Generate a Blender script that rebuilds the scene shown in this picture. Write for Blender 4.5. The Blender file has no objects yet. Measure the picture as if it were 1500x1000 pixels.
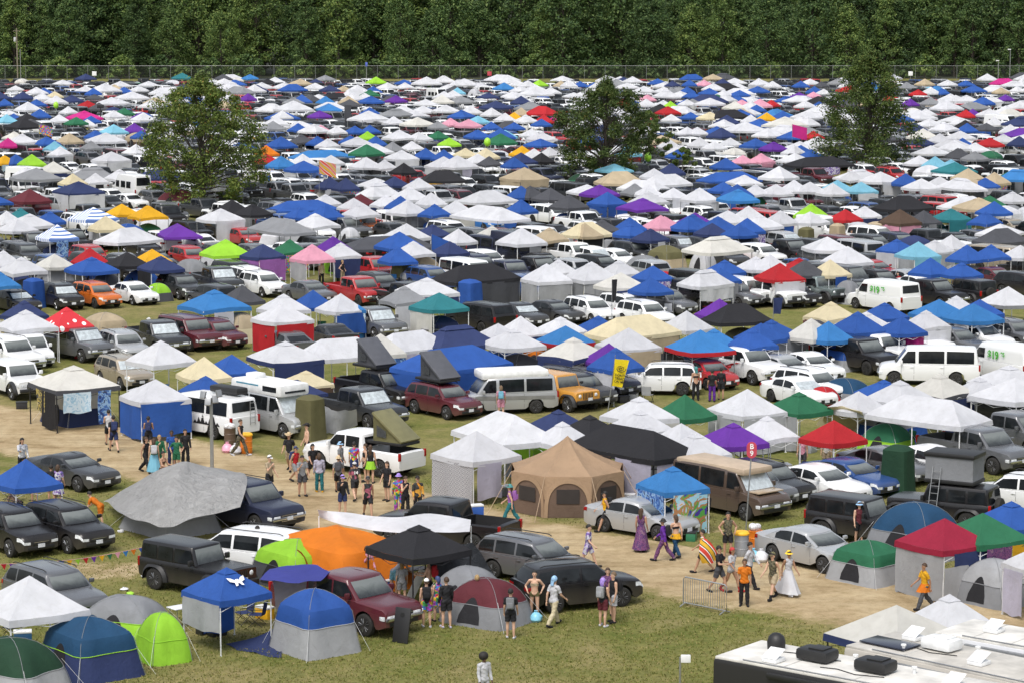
import bpy, bmesh, math, random
from mathutils import Vector, Matrix
random.seed(7)
PI = math.pi
R = math.radians
sc = bpy.context.scene
COL = sc.collection
# ------------------------------------------------------------------ camera geometry
FPX, CAMH, HOR = 4000.0, 23.0, -40.0
PITCH = math.atan((500 - HOR) / FPX)
CP, SP = math.cos(PITCH), math.sin(PITCH)
def at(px, py, z=0.0):
    """world point at height z seen at photo pixel (1500x1000)"""
    a, b = (px - 750) / FPX, (500 - py) / FPX
    dx, dy, dz = a, CP + b * SP, -SP + b * CP
    t = (z - CAMH) / dz
    return Vector((dx * t, dy * t, z))
def pix(p):
    x, y, z = p[0], p[1], p[2] - CAMH
    d = y * CP - z * SP
    return 750 + FPX * x / d, 500 - FPX * (y * SP + z * CP) / d
def ppm(p):
    return FPX / (p[1] * CP - (p[2] - CAMH) * SP)
UANG = R(35)            # rows of the camp run this way
VANG = R(-55)           # cars point this way

# ------------------------------------------------------------------ materials
MATS = {}
def newmat(name):
    m = bpy.data.materials.new(name); m.use_nodes = True
    nt = m.node_tree; nt.nodes.clear()
    out = nt.nodes.new('ShaderNodeOutputMaterial')
    return m, nt, out
def N(nt, t, **kw):
    n = nt.nodes.new(t)
    for k, v in kw.items(): setattr(n, k, v)
    return n
def inp(n, **kw):
    for k, v in kw.items():
        n.inputs[k.replace('_', ' ')].default_value = v
    return n
def rgb(c, a=1): return (c[0], c[1], c[2], a)
def ramp(nt, stops, fac=None):
    r = N(nt, 'ShaderNodeValToRGB')
    els = r.color_ramp.elements
    while len(els) < len(stops): els.new(0.5)
    for e, (p, c) in zip(els, stops): e.position = p; e.color = rgb(c)
    if fac is not None: nt.links.new(fac, r.inputs[0])
    return r
def noise(nt, scale, detail=4, rough=.55, coord='Object', vec=None, dist=0):
    n = N(nt, 'ShaderNodeTexNoise'); inp(n, Scale=scale, Detail=detail, Roughness=rough, Distortion=dist)
    if vec is None:
        tc = N(nt, 'ShaderNodeTexCoord'); vec = tc.outputs[coord]
    nt.links.new(vec, n.inputs['Vector'])
    return n
def mixc(nt, fac, a, b, mode='MIX'):
    m = N(nt, 'ShaderNodeMix', data_type='RGBA', blend_type=mode)
    for i, v in ((0, fac), (6, a), (7, b)):
        if isinstance(v, (int, float)): m.inputs[i].default_value = v
        elif isinstance(v, (tuple, list)): m.inputs[i].default_value = rgb(v)
        else: nt.links.new(v, m.inputs[i])
    return m.outputs[2]

def mat_simple(name, c, rough=.6, metal=0, spec=.5, coat=0, var=.12, scale=3.0, bump=0):
    if name in MATS: return MATS[name]
    m, nt, out = newmat(name)
    b = N(nt, 'ShaderNodeBsdfPrincipled')
    n = noise(nt, scale)
    lo = tuple(v * (1 - var) for v in c); hi = tuple(min(1, v * (1 + var)) for v in c)
    r = ramp(nt, [(.3, lo), (.7, hi)], n.outputs['Fac'])
    nt.links.new(r.outputs[0], b.inputs['Base Color'])
    inp(b, Roughness=rough, Metallic=metal)
    b.inputs['Specular IOR Level'].default_value = spec
    b.inputs['Coat Weight'].default_value = coat
    if bump:
        bp = N(nt, 'ShaderNodeBump'); inp(bp, Strength=bump, Distance=.02)
        nt.links.new(n.outputs['Fac'], bp.inputs['Height']); nt.links.new(bp.outputs[0], b.inputs['Normal'])
    nt.links.new(b.outputs[0], out.inputs[0])
    MATS[name] = m
    return m

def mat_cloth(name, c, trans=.22, rough=.75, wr=1.0):
    """tent and canopy fabric: faint wrinkles, faint dirt, lets a little light through"""
    key = 'fabric_' + name
    if key in MATS: return MATS[key]
    m, nt, out = newmat(key)
    b = N(nt, 'ShaderNodeBsdfPrincipled'); inp(b, Roughness=rough)
    b.inputs['Specular IOR Level'].default_value = .3
    tc = N(nt, 'ShaderNodeTexCoord')
    oi = N(nt, 'ShaderNodeObjectInfo')
    n1 = noise(nt, .9, 5, .6, vec=tc.outputs['Object'])
    n2 = noise(nt, 3.5, 6, .65, vec=tc.outputs['Object'], dist=.8)
    r1 = ramp(nt, [(.32, tuple(v * .84 for v in c)), (.62, c)], n1.outputs['Fac'])
    mul = mixc(nt, 1.0, r1.outputs[0], ramp(nt, [(0, (.86,) * 3), (1, (1.04,) * 3)], oi.outputs['Random']).outputs[0], 'MULTIPLY')
    # folds get faint dirty lines
    r2 = ramp(nt, [(.35, (.88, .87, .84)), (.5, (1, 1, 1))], n2.outputs['Fac'])
    col = mixc(nt, .38, mul, mixc(nt, 1.0, mul, r2.outputs[0], 'MULTIPLY'))
    nt.links.new(col, b.inputs['Base Color'])
    bp = N(nt, 'ShaderNodeBump'); inp(bp, Strength=.38 * wr, Distance=.08 * wr)
    nt.links.new(n2.outputs['Fac'], bp.inputs['Height']); nt.links.new(bp.outputs[0], b.inputs['Normal'])
    t = N(nt, 'ShaderNodeBsdfTranslucent'); nt.links.new(col, t.inputs[0])
    mx = N(nt, 'ShaderNodeMixShader'); mx.inputs[0].default_value = trans
    nt.links.new(b.outputs[0], mx.inputs[1]); nt.links.new(t.outputs[0], mx.inputs[2])
    nt.links.new(mx.outputs[0], out.inputs[0])
    MATS[key] = m
    return m

def mat_paint(name, c, rough=.28, metal=0.0):
    key = 'paint_' + name
    if key in MATS: return MATS[key]
    m, nt, out = newmat(key)
    b = N(nt, 'ShaderNodeBsdfPrincipled'); inp(b, Roughness=rough, Metallic=metal)
    b.inputs['Coat Weight'].default_value = .18 if max(c) < .06 else .4; b.inputs['Specular IOR Level'].default_value = .35 if max(c) < .06 else .5; b.inputs['Coat Roughness'].default_value = .12
    tc = N(nt, 'ShaderNodeTexCoord')
    n = noise(nt, 1.6, 5, .6, vec=tc.outputs['Object'])
    # road dust towards the sills
    sx = N(nt, 'ShaderNodeSeparateXYZ'); nt.links.new(tc.outputs['Object'], sx.inputs[0])
    mr = N(nt, 'ShaderNodeMapRange'); inp(mr, From_Min=.95, From_Max=.25, To_Min=0, To_Max=.30)
    nt.links.new(sx.outputs['Z'], mr.inputs[0])
    mm = N(nt, 'ShaderNodeMath', operation='MULTIPLY'); nt.links.new(mr.outputs[0], mm.inputs[0]); nt.links.new(n.outputs['Fac'], mm.inputs[1])
    ad = N(nt, 'ShaderNodeMath', operation='ADD'); ad.inputs[1].default_value = .012
    nt.links.new(mm.outputs[0], ad.inputs[0])
    col = mixc(nt, ad.outputs[0], c, (.28, .24, .18))
    nt.links.new(col, b.inputs['Base Color'])
    rr = N(nt, 'ShaderNodeMath', operation='ADD'); rr.inputs[1].default_value = rough - .03
    nt.links.new(ad.outputs[0], rr.inputs[0]); nt.links.new(rr.outputs[0], b.inputs['Roughness'])
    nt.links.new(b.outputs[0], out.inputs[0])
    MATS[key] = m
    return m

def mat_pattern(name, cols, scale=6.0, kind='voronoi', trans=.1):
    """printed cloth: tapestries, tie-dye, patterned shirts, camouflage"""
    key = 'print_' + name
    if key in MATS: return MATS[key]
    m, nt, out = newmat(key)
    b = N(nt, 'ShaderNodeBsdfPrincipled'); inp(b, Roughness=.8)
    tc = N(nt, 'ShaderNodeTexCoord')
    k = len(cols)
    if kind == 'voronoi':
        v = N(nt, 'ShaderNodeTexVoronoi'); inp(v, Scale=scale)
        nt.links.new(tc.outputs['Object'], v.inputs['Vector'])
        sp = N(nt, 'ShaderNodeSeparateColor'); nt.links.new(v.outputs['Color'], sp.inputs[0]); f = sp.outputs[0]
    elif kind == 'noise':
        n = noise(nt, scale, 3, .5, vec=tc.outputs['Object'], dist=1.5)
        mr = N(nt, 'ShaderNodeMapRange'); inp(mr, From_Min=.3, From_Max=.7); nt.links.new(n.outputs['Fac'], mr.inputs[0]); f = mr.outputs[0]
    elif kind == 'stripe':
        w = N(nt, 'ShaderNodeTexWave', bands_direction='DIAGONAL'); inp(w, Scale=scale, Distortion=.6)
        nt.links.new(tc.outputs['Object'], w.inputs['Vector']); f = w.outputs['Fac']
    else:   # lattice print
        v = N(nt, 'ShaderNodeTexVoronoi', distance='MANHATTAN'); inp(v, Scale=scale, Randomness=0)
        nt.links.new(tc.outputs['Object'], v.inputs['Vector'])
        mt = N(nt, 'ShaderNodeMath', operation='MULTIPLY'); mt.inputs[1].default_value = 2.2
        fr = N(nt, 'ShaderNodeMath', operation='FRACT')
        nt.links.new(v.outputs['Distance'], mt.inputs[0]); nt.links.new(mt.outputs[0], fr.inputs[0]); f = fr.outputs[0]
    r = ramp(nt, [(i / k, c) for i, c in enumerate(cols)], f); r.color_ramp.interpolation = 'CONSTANT'
    nt.links.new(r.outputs[0], b.inputs['Base Color'])
    t = N(nt, 'ShaderNodeBsdfTranslucent'); nt.links.new(r.outputs[0], t.inputs[0])
    mx = N(nt, 'ShaderNodeMixShader'); mx.inputs[0].default_value = trans
    nt.links.new(b.outputs[0], mx.inputs[1]); nt.links.new(t.outputs[0], mx.inputs[2])
    nt.links.new(mx.outputs[0], out.inputs[0])
    MATS[key] = m
    return m

def mat_mesh_net(name, c, alpha=.55):
    """insect-screen netting"""
    key = 'net_' + name
    if key in MATS: return MATS[key]
    m, nt, out = newmat(key)
    b = N(nt, 'ShaderNodeBsdfPrincipled'); inp(b, Roughness=.8)
    n = noise(nt, 2.0); r = ramp(nt, [(.3, tuple(v * .8 for v in c)), (.7, c)], n.outputs['Fac'])
    nt.links.new(r.outputs[0], b.inputs['Base Color'])
    t = N(nt, 'ShaderNodeBsdfTransparent')
    mx = N(nt, 'ShaderNodeMixShader'); mx.inputs[0].default_value = alpha
    nt.links.new(t.outputs[0], mx.inputs[1]); nt.links.new(b.outputs[0], mx.inputs[2])
    nt.links.new(mx.outputs[0], out.inputs[0])
    MATS[key] = m
    return m

CLOTH = {  # fabric colours
 'w': ('white', (.65, .66, .70)), 'o': ('off-white', (.66, .65, .61)), 'g': ('grey', (.27, .28, .30)),
 'd': ('dark grey', (.075, .078, .09)), 'k': ('black', (.022, .022, .026)), 'n': ('navy blue', (.030, .045, .13)),
 'b': ('royal blue', (.030, .105, .40)), 's': ('bright blue', (.045, .21, .52)), 'c': ('light blue', (.22, .52, .68)),
 't': ('beige', (.50, .41, .28)), 'y': ('yellow', (.80, .43, .02)), 'O': ('orange', (.72, .20, .015)),
 'r': ('red', (.50, .022, .03)), 'm': ('maroon', (.13, .025, .035)), 'p': ('pink', (.72, .34, .45)),
 'P': ('purple', (.14, .035, .34)), 'M': ('magenta', (.60, .03, .25)), 'G': ('green', (.03, .17, .085)),
 'L': ('lime green', (.33, .66, .045)), 'e': ('teal', (.03, .20, .23)), 'q': ('cream', (.70, .62, .42)),
 'B': ('brown', (.10, .065, .045)), 'f': ('forest green', (.02, .065, .035)), 'l': ('silver', (.42, .43, .45)), 'a': ('steel blue', (.018, .075, .165)), 'i': ('light lilac', (.52, .50, .62)), 'C': ('crimson', (.34, .018, .05)), 'v': ('lilac', (.40, .16, .50)), 'u': ('olive', (.16, .15, .07)),
}
def cloth(k): return mat_cloth(CLOTH[k][0], CLOTH[k][1], trans=.16 if k in 'kdmnB' else .24)
PAINT = {
 'w': ('white', (.74, .75, .76)), 'l': ('silver', (.42, .43, .44)), 'g': ('grey', (.13, .135, .145)), 'd': ('dark grey', (.032, .035, .04)),
 'k': ('black', (.009, .009, .011)), 'r': ('red', (.34, .015, .018)), 'm': ('maroon', (.085, .012, .02)), 'b': ('blue', (.015, .055, .19)),
 'n': ('navy', (.015, .02, .045)), 'O': ('orange', (.52, .12, .012)), 'y': ('amber', (.55, .26, .04)), 't': ('tan', (.36, .31, .24)),
 'G': ('grey-green', (.17, .21, .21)), 'B': ('brown', (.075, .052, .04)), 's': ('bright blue', (.02, .16, .50)), 'f': ('dark green', (.015, .04, .025)),
}
def paint(k):
    nm, c = PAINT[k]
    return mat_paint(nm, c, metal=.35 if k in 'lgGt' else 0)
M_GLASS = mat_simple('dark_glass', (.012, .014, .016), rough=.05, spec=.28, var=.5, scale=1.5)
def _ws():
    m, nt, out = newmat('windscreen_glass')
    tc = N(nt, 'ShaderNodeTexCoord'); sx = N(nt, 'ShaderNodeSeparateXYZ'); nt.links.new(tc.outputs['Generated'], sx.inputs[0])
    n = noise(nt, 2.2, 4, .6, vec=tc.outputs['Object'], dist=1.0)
    # painted interior: dark below, paler green above; noise paints dashboard reflections into the colour
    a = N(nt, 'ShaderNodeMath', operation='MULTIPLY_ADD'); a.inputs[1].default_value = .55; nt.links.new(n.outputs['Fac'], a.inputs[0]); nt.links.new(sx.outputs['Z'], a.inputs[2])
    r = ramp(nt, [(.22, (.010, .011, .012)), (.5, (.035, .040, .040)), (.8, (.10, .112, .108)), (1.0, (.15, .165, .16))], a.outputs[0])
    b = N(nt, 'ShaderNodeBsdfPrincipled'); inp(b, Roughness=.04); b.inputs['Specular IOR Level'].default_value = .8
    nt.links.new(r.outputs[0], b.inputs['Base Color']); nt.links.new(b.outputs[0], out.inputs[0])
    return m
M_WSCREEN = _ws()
M_SHADE = mat_simple('silver_sunshade', (.55, .60, .61), rough=.3, metal=.4, var=.25, scale=5)
M_BLACK = mat_simple('black_plastic', (.014, .014, .015), rough=.5)
M_TYRE = mat_simple('tyre_rubber', (.018, .017, .016), rough=.85, var=.3)
M_RIM = mat_simple('alloy', (.40, .41, .43), rough=.3, metal=.8)
M_DRIM = mat_simple('dark_alloy', (.03, .03, .032), rough=.35, metal=.6)
M_LAMP = mat_simple('headlamp_lens', (.62, .64, .66), rough=.12, var=.3, scale=14)
M_RED = mat_simple('tail_lamp_lens', (.30, .008, .008), rough=.15, var=.3)
M_AMBER = mat_simple('amber_lens', (.6, .2, .02), rough=.2)
M_CHROME = mat_simple('chrome', (.58, .59, .60), rough=.16, metal=.9)
M_PLATE = mat_simple('number_plate', (.62, .64, .68), rough=.4, var=.35, scale=30)
M_STEEL = mat_simple('galvanised_steel', (.36, .37, .38), rough=.4, metal=.7)
M_WPOLE = mat_simple('white_pole', (.68, .69, .70), rough=.4)
M_GPOLE = mat_simple('grey_pole', (.25, .26, .27), rough=.4, metal=.4)
M_KPOLE = mat_simple('black_pole', (.02, .02, .022), rough=.4)
M_WPLAST = mat_simple('white_plastic', (.72, .73, .73), rough=.4)

# ------------------------------------------------------------------ objects
def tag(o, label=None, cat=None, group=None, kind=None):
    if label: o['label'] = label
    if cat: o['category'] = cat
    if group: o['group'] = group
    if kind: o['kind'] = kind
    return o
def link(name, data, parent=None, loc=None, mat=None, rot=None):
    o = bpy.data.objects.new(name, data); COL.objects.link(o)
    if parent is not None: o.parent = parent
    if loc is not None: o.location = loc
    if rot is not None: o.rotation_euler = rot
    if mat is not None:
        s = o.material_slots[0]; s.link = 'OBJECT'; s.material = mat
    return o
def empty(name, loc, rz=0, label=None, cat=None, group=None, scale=1.0):
    o = bpy.data.objects.new(name, None); COL.objects.link(o)
    o.location = loc; o.rotation_euler = (0, 0, rz); o.scale = (scale,) * 3
    o.empty_display_size = .3
    tag(o, label, cat, group)
    return o

class MB:
    """mesh builder: collects shapes, then links them as one mesh"""
    def __init__(s): s.v = []; s.f = []; s.m = []
    def add(s, vs, fs, mi=0):
        o = len(s.v); s.v += [tuple(v) for v in vs]
        for f in fs: s.f.append(tuple(i + o for i in f)); s.m.append(mi)
        return s
    def box(s, c, d, mi=0, rz=0, taper=1.0, rx=0, ry=0):
        hx, hy, hz = d[0] / 2, d[1] / 2, d[2] / 2
        vs = [Vector((x * (hx if z < 0 else hx * taper), y * (hy if z < 0 else hy * taper), z * hz)) for z in (-1, 1) for x, y in ((-1, -1), (1, -1), (1, 1), (-1, 1))]
        M = Matrix.Rotation(rz, 3, 'Z') @ Matrix.Rotation(ry, 3, 'Y') @ Matrix.Rotation(rx, 3, 'X')
        vs = [M @ v + Vector(c) for v in vs]
        return s.add(vs, [(3, 2, 1, 0), (4, 5, 6, 7), (0, 1, 5, 4), (1, 2, 6, 5), (2, 3, 7, 6), (3, 0, 4, 7)], mi)
    def rbox(s, c, d, b=.03, mi=0, rz=0):
        """box with chamfered edges"""
        bm = bmesh.new(); bmesh.ops.create_cube(bm, size=1)
        for v in bm.verts: v.co = Vector((v.co.x * d[0], v.co.y * d[1], v.co.z * d[2]))
        bmesh.ops.bevel(bm, geom=list(bm.edges), offset=min(b, min(d) * .45), segments=2, affect='EDGES', profile=.6)
        M = Matrix.Rotation(rz, 3, 'Z')
        bm.verts.index_update()
        vs = [M @ v.co + Vector(c) for v in bm.verts]; fs = [[v.index for v in f.verts] for f in bm.faces]
        bm.free()
        return s.add(vs, fs, mi)
    def tube(s, pts, rad, n=6, mi=0, cap=True):
        pts = [Vector(p) for p in pts]
        if isinstance(rad, (int, float)): rad = [rad] * len(pts)
        vs = []; up = Vector((0, 0, 1))
        for i, p in enumerate(pts):
            d = (pts[min(i + 1, len(pts) - 1)] - pts[max(i - 1, 0)]).normalized()
            a = d.cross(up if abs(d.z) < .95 else Vector((1, 0, 0))).normalized(); b = d.cross(a)
            for k in range(n):
                t = 2 * PI * k / n
                vs.append(p + (a * math.cos(t) + b * math.sin(t)) * rad[i])
        fs = [(i * n + k, i * n + (k + 1) % n, (i + 1) * n + (k + 1) % n, (i + 1) * n + k) for i in range(len(pts) - 1) for k in range(n)]
        if cap: fs += [tuple(range(n - 1, -1, -1)), tuple(range((len(pts) - 1) * n, len(pts) * n))]
        return s.add(vs, fs, mi)
    def lathe(s, prof, n=16, mi=0, c=(0, 0, 0), axis='Z', squash=(1, 1)):
        vs = []
        for r, z in prof:
            for k in range(n):
                t = 2 * PI * k / n
                p = (r * math.cos(t) * squash[0], r * math.sin(t) * squash[1], z)
                if axis == 'Y': p = (p[0], p[2], p[1])
                if axis == 'X': p = (p[2], p[0], p[1])
                vs.append((p[0] + c[0], p[1] + c[1], p[2] + c[2]))
        m = len(prof)
        fs = [(i * n + k, i * n + (k + 1) % n, (i + 1) * n + (k + 1) % n, (i + 1) * n + k) for i in range(m - 1) for k in range(n)]
        if prof[0][0] > 1e-4: fs.append(tuple(range(n - 1, -1, -1)))
        if prof[-1][0] > 1e-4: fs.append(tuple(range((m - 1) * n, m * n)))
        return s.add(vs, fs, mi)
    def grid(s, fn, nu, nv, mi=0, wrapu=False):
        vs = [fn(i / nu, j / nv) for j in range(nv + 1) for i in range(nu + 1)]
        w = nu + 1
        return s.add(vs, [(j * w + i, j * w + i + 1, (j + 1) * w + i + 1, (j + 1) * w + i) for j in range(nv) for i in range(nu)], mi)
    def ball(s, c, r, n=10, mi=0):
        r = r if isinstance(r, (tuple, list)) else (r, r, r)
        prof = [(max(1e-5, math.sin(PI * i / (n // 2 + 2))), -math.cos(PI * i / (n // 2 + 2))) for i in range(n // 2 + 3)]
        o = len(s.v); s.lathe(prof, n, mi)
        s.v[o:] = [(v[0] * r[0] + c[0], v[1] * r[1] + c[1], v[2] * r[2] + c[2]) for v in s.v[o:]]
        return s
    def xform(s, M, start=0):
        s.v[start:] = [tuple(M @ Vector(v)) for v in s.v[start:]]; return s
    def mesh(s, name, mats, smooth=True, ang=35, merge=False):
        me = bpy.data.meshes.new(name)
        me.from_pydata(s.v, [], s.f)
        for m in (mats if isinstance(mats, (list, tuple)) else [mats]): me.materials.append(m)
        if any(s.m): me.polygons.foreach_set('material_index', s.m)
        if merge:
            bm = bmesh.new(); bm.from_mesh(me); bmesh.ops.remove_doubles(bm, verts=bm.verts, dist=1e-4); bm.to_mesh(me); bm.free()
        if smooth:
            me.polygons.foreach_set('use_smooth', [True] * len(me.polygons))
            me.set_sharp_from_angle(angle=R(ang))
        me.update()
        return me
    def build(s, name, mats, parent=None, loc=None, rot=None, **kw):
        return link(name, s.mesh(name, mats, **kw), parent, loc, None, rot)

def text_mesh(name, txt, size, mat, ext=.004, bold=0):
    cu = bpy.data.curves.new(name, 'FONT'); cu.body = txt; cu.size = size; cu.extrude = ext; cu.offset = bold
    cu.align_x = 'CENTER'; cu.align_y = 'CENTER'
    o = bpy.data.objects.new(name, cu); COL.objects.link(o)
    bpy.context.view_layer.update()
    me = bpy.data.meshes.new_from_object(o.evaluated_get(bpy.context.evaluated_depsgraph_get()))
    bpy.data.objects.remove(o); me.name = name
    me.materials.clear(); me.materials.append(mat)
    return me

THINGS = []   # every countable thing, for the labels at the end
FOOT = []     # footprints already taken: (x, y, radius)
def note(o, base, kind, p, r, label=None, h=1.5):
    """remember a thing: base = plain description, kind = word used when others refer to it"""
    THINGS.append(dict(o=o, base=base, kind=kind, p=Vector(p), r=r, label=label, h=h))
    FOOT.append((p[0], p[1], r))
def free(x, y, r, slack=0.0):
    for a, b, c in FOOT:
        if abs(a - x) < 8 and (a - x) ** 2 + (b - y) ** 2 < (c + r - slack) ** 2: return False
    return True
# ------------------------------------------------------------------ vehicles (front = +x, left = +y)
CAR = {
 # L, W, H, wheelbase, front overhang, wheel r, nose z, hood z, belt z, deck z, windscreen base x / top x, roof end x, rear glass base x (fractions of L from the front), clearance
 'sedan':  dict(L=4.85, W=1.84, H=1.46, wb=2.82, fo=.93, r=.33, nose=.74, hood=.93, belt=.97, deck=1.04, x=(.275, .425, .72, .89), gc=.20, panes=((.06, .45), (.48, .80)), words='sedan'),
 'coupe':  dict(L=5.0, W=1.90, H=1.45, wb=3.05, fo=.95, r=.36, nose=.80, hood=.97, belt=1.0, deck=1.06, x=(.30, .45, .68, .86), gc=.20, panes=((.08, .48), (.51, .78)), words='sedan'),
 'hatch':  dict(L=4.3, W=1.79, H=1.50, wb=2.63, fo=.88, r=.32, nose=.76, hood=.96, belt=1.0, deck=1.05, x=(.26, .40, .86, .97), gc=.20, panes=((.06, .42), (.45, .78), (.81, .92)), words='hatchback'),
 'suv':    dict(L=4.65, W=1.87, H=1.70, wb=2.70, fo=.92, r=.365, nose=.86, hood=1.07, belt=1.10, deck=1.14, x=(.26, .385, .90, .975), gc=.26, panes=((.05, .38), (.41, .70), (.73, .93)), words='SUV', rails=1),
 'wagon':  dict(L=4.8, W=1.84, H=1.66, wb=2.74, fo=.95, r=.36, nose=.84, hood=1.02, belt=1.05, deck=1.1, x=(.265, .40, .90, .985), gc=.27, panes=((.05, .37), (.40, .68), (.71, .93)), words='station wagon', rails=1),
 'bigsuv': dict(L=5.25, W=2.04, H=1.92, wb=2.98, fo=1.0, r=.40, nose=1.02, hood=1.20, belt=1.22, deck=1.25, x=(.25, .355, .93, .985), gc=.30, panes=((.05, .35), (.38, .66), (.69, .95)), words='large SUV', rails=1, box=1),
 'pickup': dict(L=5.85, W=2.03, H=1.92, wb=3.72, fo=.97, r=.41, nose=1.05, hood=1.21, belt=1.24, deck=1.22, x=(.235, .33, .605, .63), gc=.33, panes=((.06, .50), (.54, .90)), words='pickup truck', bed=(.645, .975), box=1),
 'minivan':dict(L=5.15, W=2.0, H=1.78, wb=3.05, fo=.98, r=.35, nose=.82, hood=1.04, belt=1.07, deck=1.12, x=(.20, .36, .93, .985), gc=.20, panes=((.07, .34), (.37, .66), (.69, .94)), words='minivan', rails=1),
 'van':    dict(L=5.6, W=2.02, H=2.12, wb=3.45, fo=.85, r=.38, nose=.98, hood=1.18, belt=1.22, deck=1.22, x=(.165, .275, .965, .99), gc=.28, panes=((.05, .22), (.26, .58), (.61, .95)), words='passenger van', box=1),
 'cargo':  dict(L=5.5, W=2.02, H=2.15, wb=3.45, fo=.95, r=.36, nose=.92, hood=1.15, belt=1.2, deck=1.2, x=(.165, .29, .965, .99), gc=.24, panes=((.05, .24),), words='cargo van', box=1),
 'tallvan':dict(L=5.95, W=2.05, H=2.68, wb=3.65, fo=.98, r=.36, nose=.95, hood=1.2, belt=1.25, deck=1.25, x=(.155, .30, .975, .995), gc=.24, panes=((.09, .26), (.34, .55), (.60, .80)), words='high-roof van', box=1),
 'smallvan':dict(L=4.4, W=1.83, H=1.84, wb=2.66, fo=.9, r=.33, nose=.86, hood=1.08, belt=1.1, deck=1.12, x=(.21, .35, .955, .99), gc=.22, panes=((.06, .33), (.36, .65)), words='small van', box=1),
 'jeep':   dict(L=4.55, W=1.74, H=1.84, wb=3.0, fo=.62, r=.42, nose=1.12, hood=1.16, belt=1.17, deck=1.17, x=(.335, .385, .965, .985), gc=.36, panes=((.05, .36), (.40, .66), (.70, .96)), words='boxy off-roader', box=2, flare=1, spare=1),
 'bronco': dict(L=4.75, W=1.92, H=1.84, wb=2.95, fo=.80, r=.42, nose=1.10, hood=1.18, belt=1.19, deck=1.19, x=(.29, .36, .955, .985), gc=.34, panes=((.05, .36), (.40, .68), (.71, .95)), words='boxy SUV', box=2, flare=1),
}
def wheel_meshes():
    t = MB(); t.lathe([(.62, -.11), (.90, -.125), (.985, -.10), (1.0, -.05), (1.0, .05), (.985, .10), (.90, .125), (.62, .11)], 22, axis='Y')
    rm = MB()
    rm.lathe([(1e-5, .07), (.12, .075), (.12, .05)], 10, axis='Y')
    for k in range(5):
        for s in (-1, 1):
            a = 2 * PI * k / 5 + s * .13; b = 2 * PI * k / 5 + s * .20
            p = [(.08 * math.cos(a), .06, .08 * math.sin(a)), (.60 * math.cos(b), .085, .60 * math.sin(b))]
            rm.tube(p, [.05, .06], 4)
    rm.lathe([(.53, .085), (.63, .105), (.64, .09), (.60, .04), (.56, .02)], 22, axis='Y')
    rm.lathe([(1e-5, .005), (.58, .012)], 18, mi=1, axis='Y')
    return t, rm
WT, WR = wheel_meshes()
TYRE = WT.mesh('tyre', M_TYRE); RIM = WR.mesh('rim', [M_RIM, M_BLACK]); DRIMM = WR.mesh('rim', [M_DRIM, M_BLACK])

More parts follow.
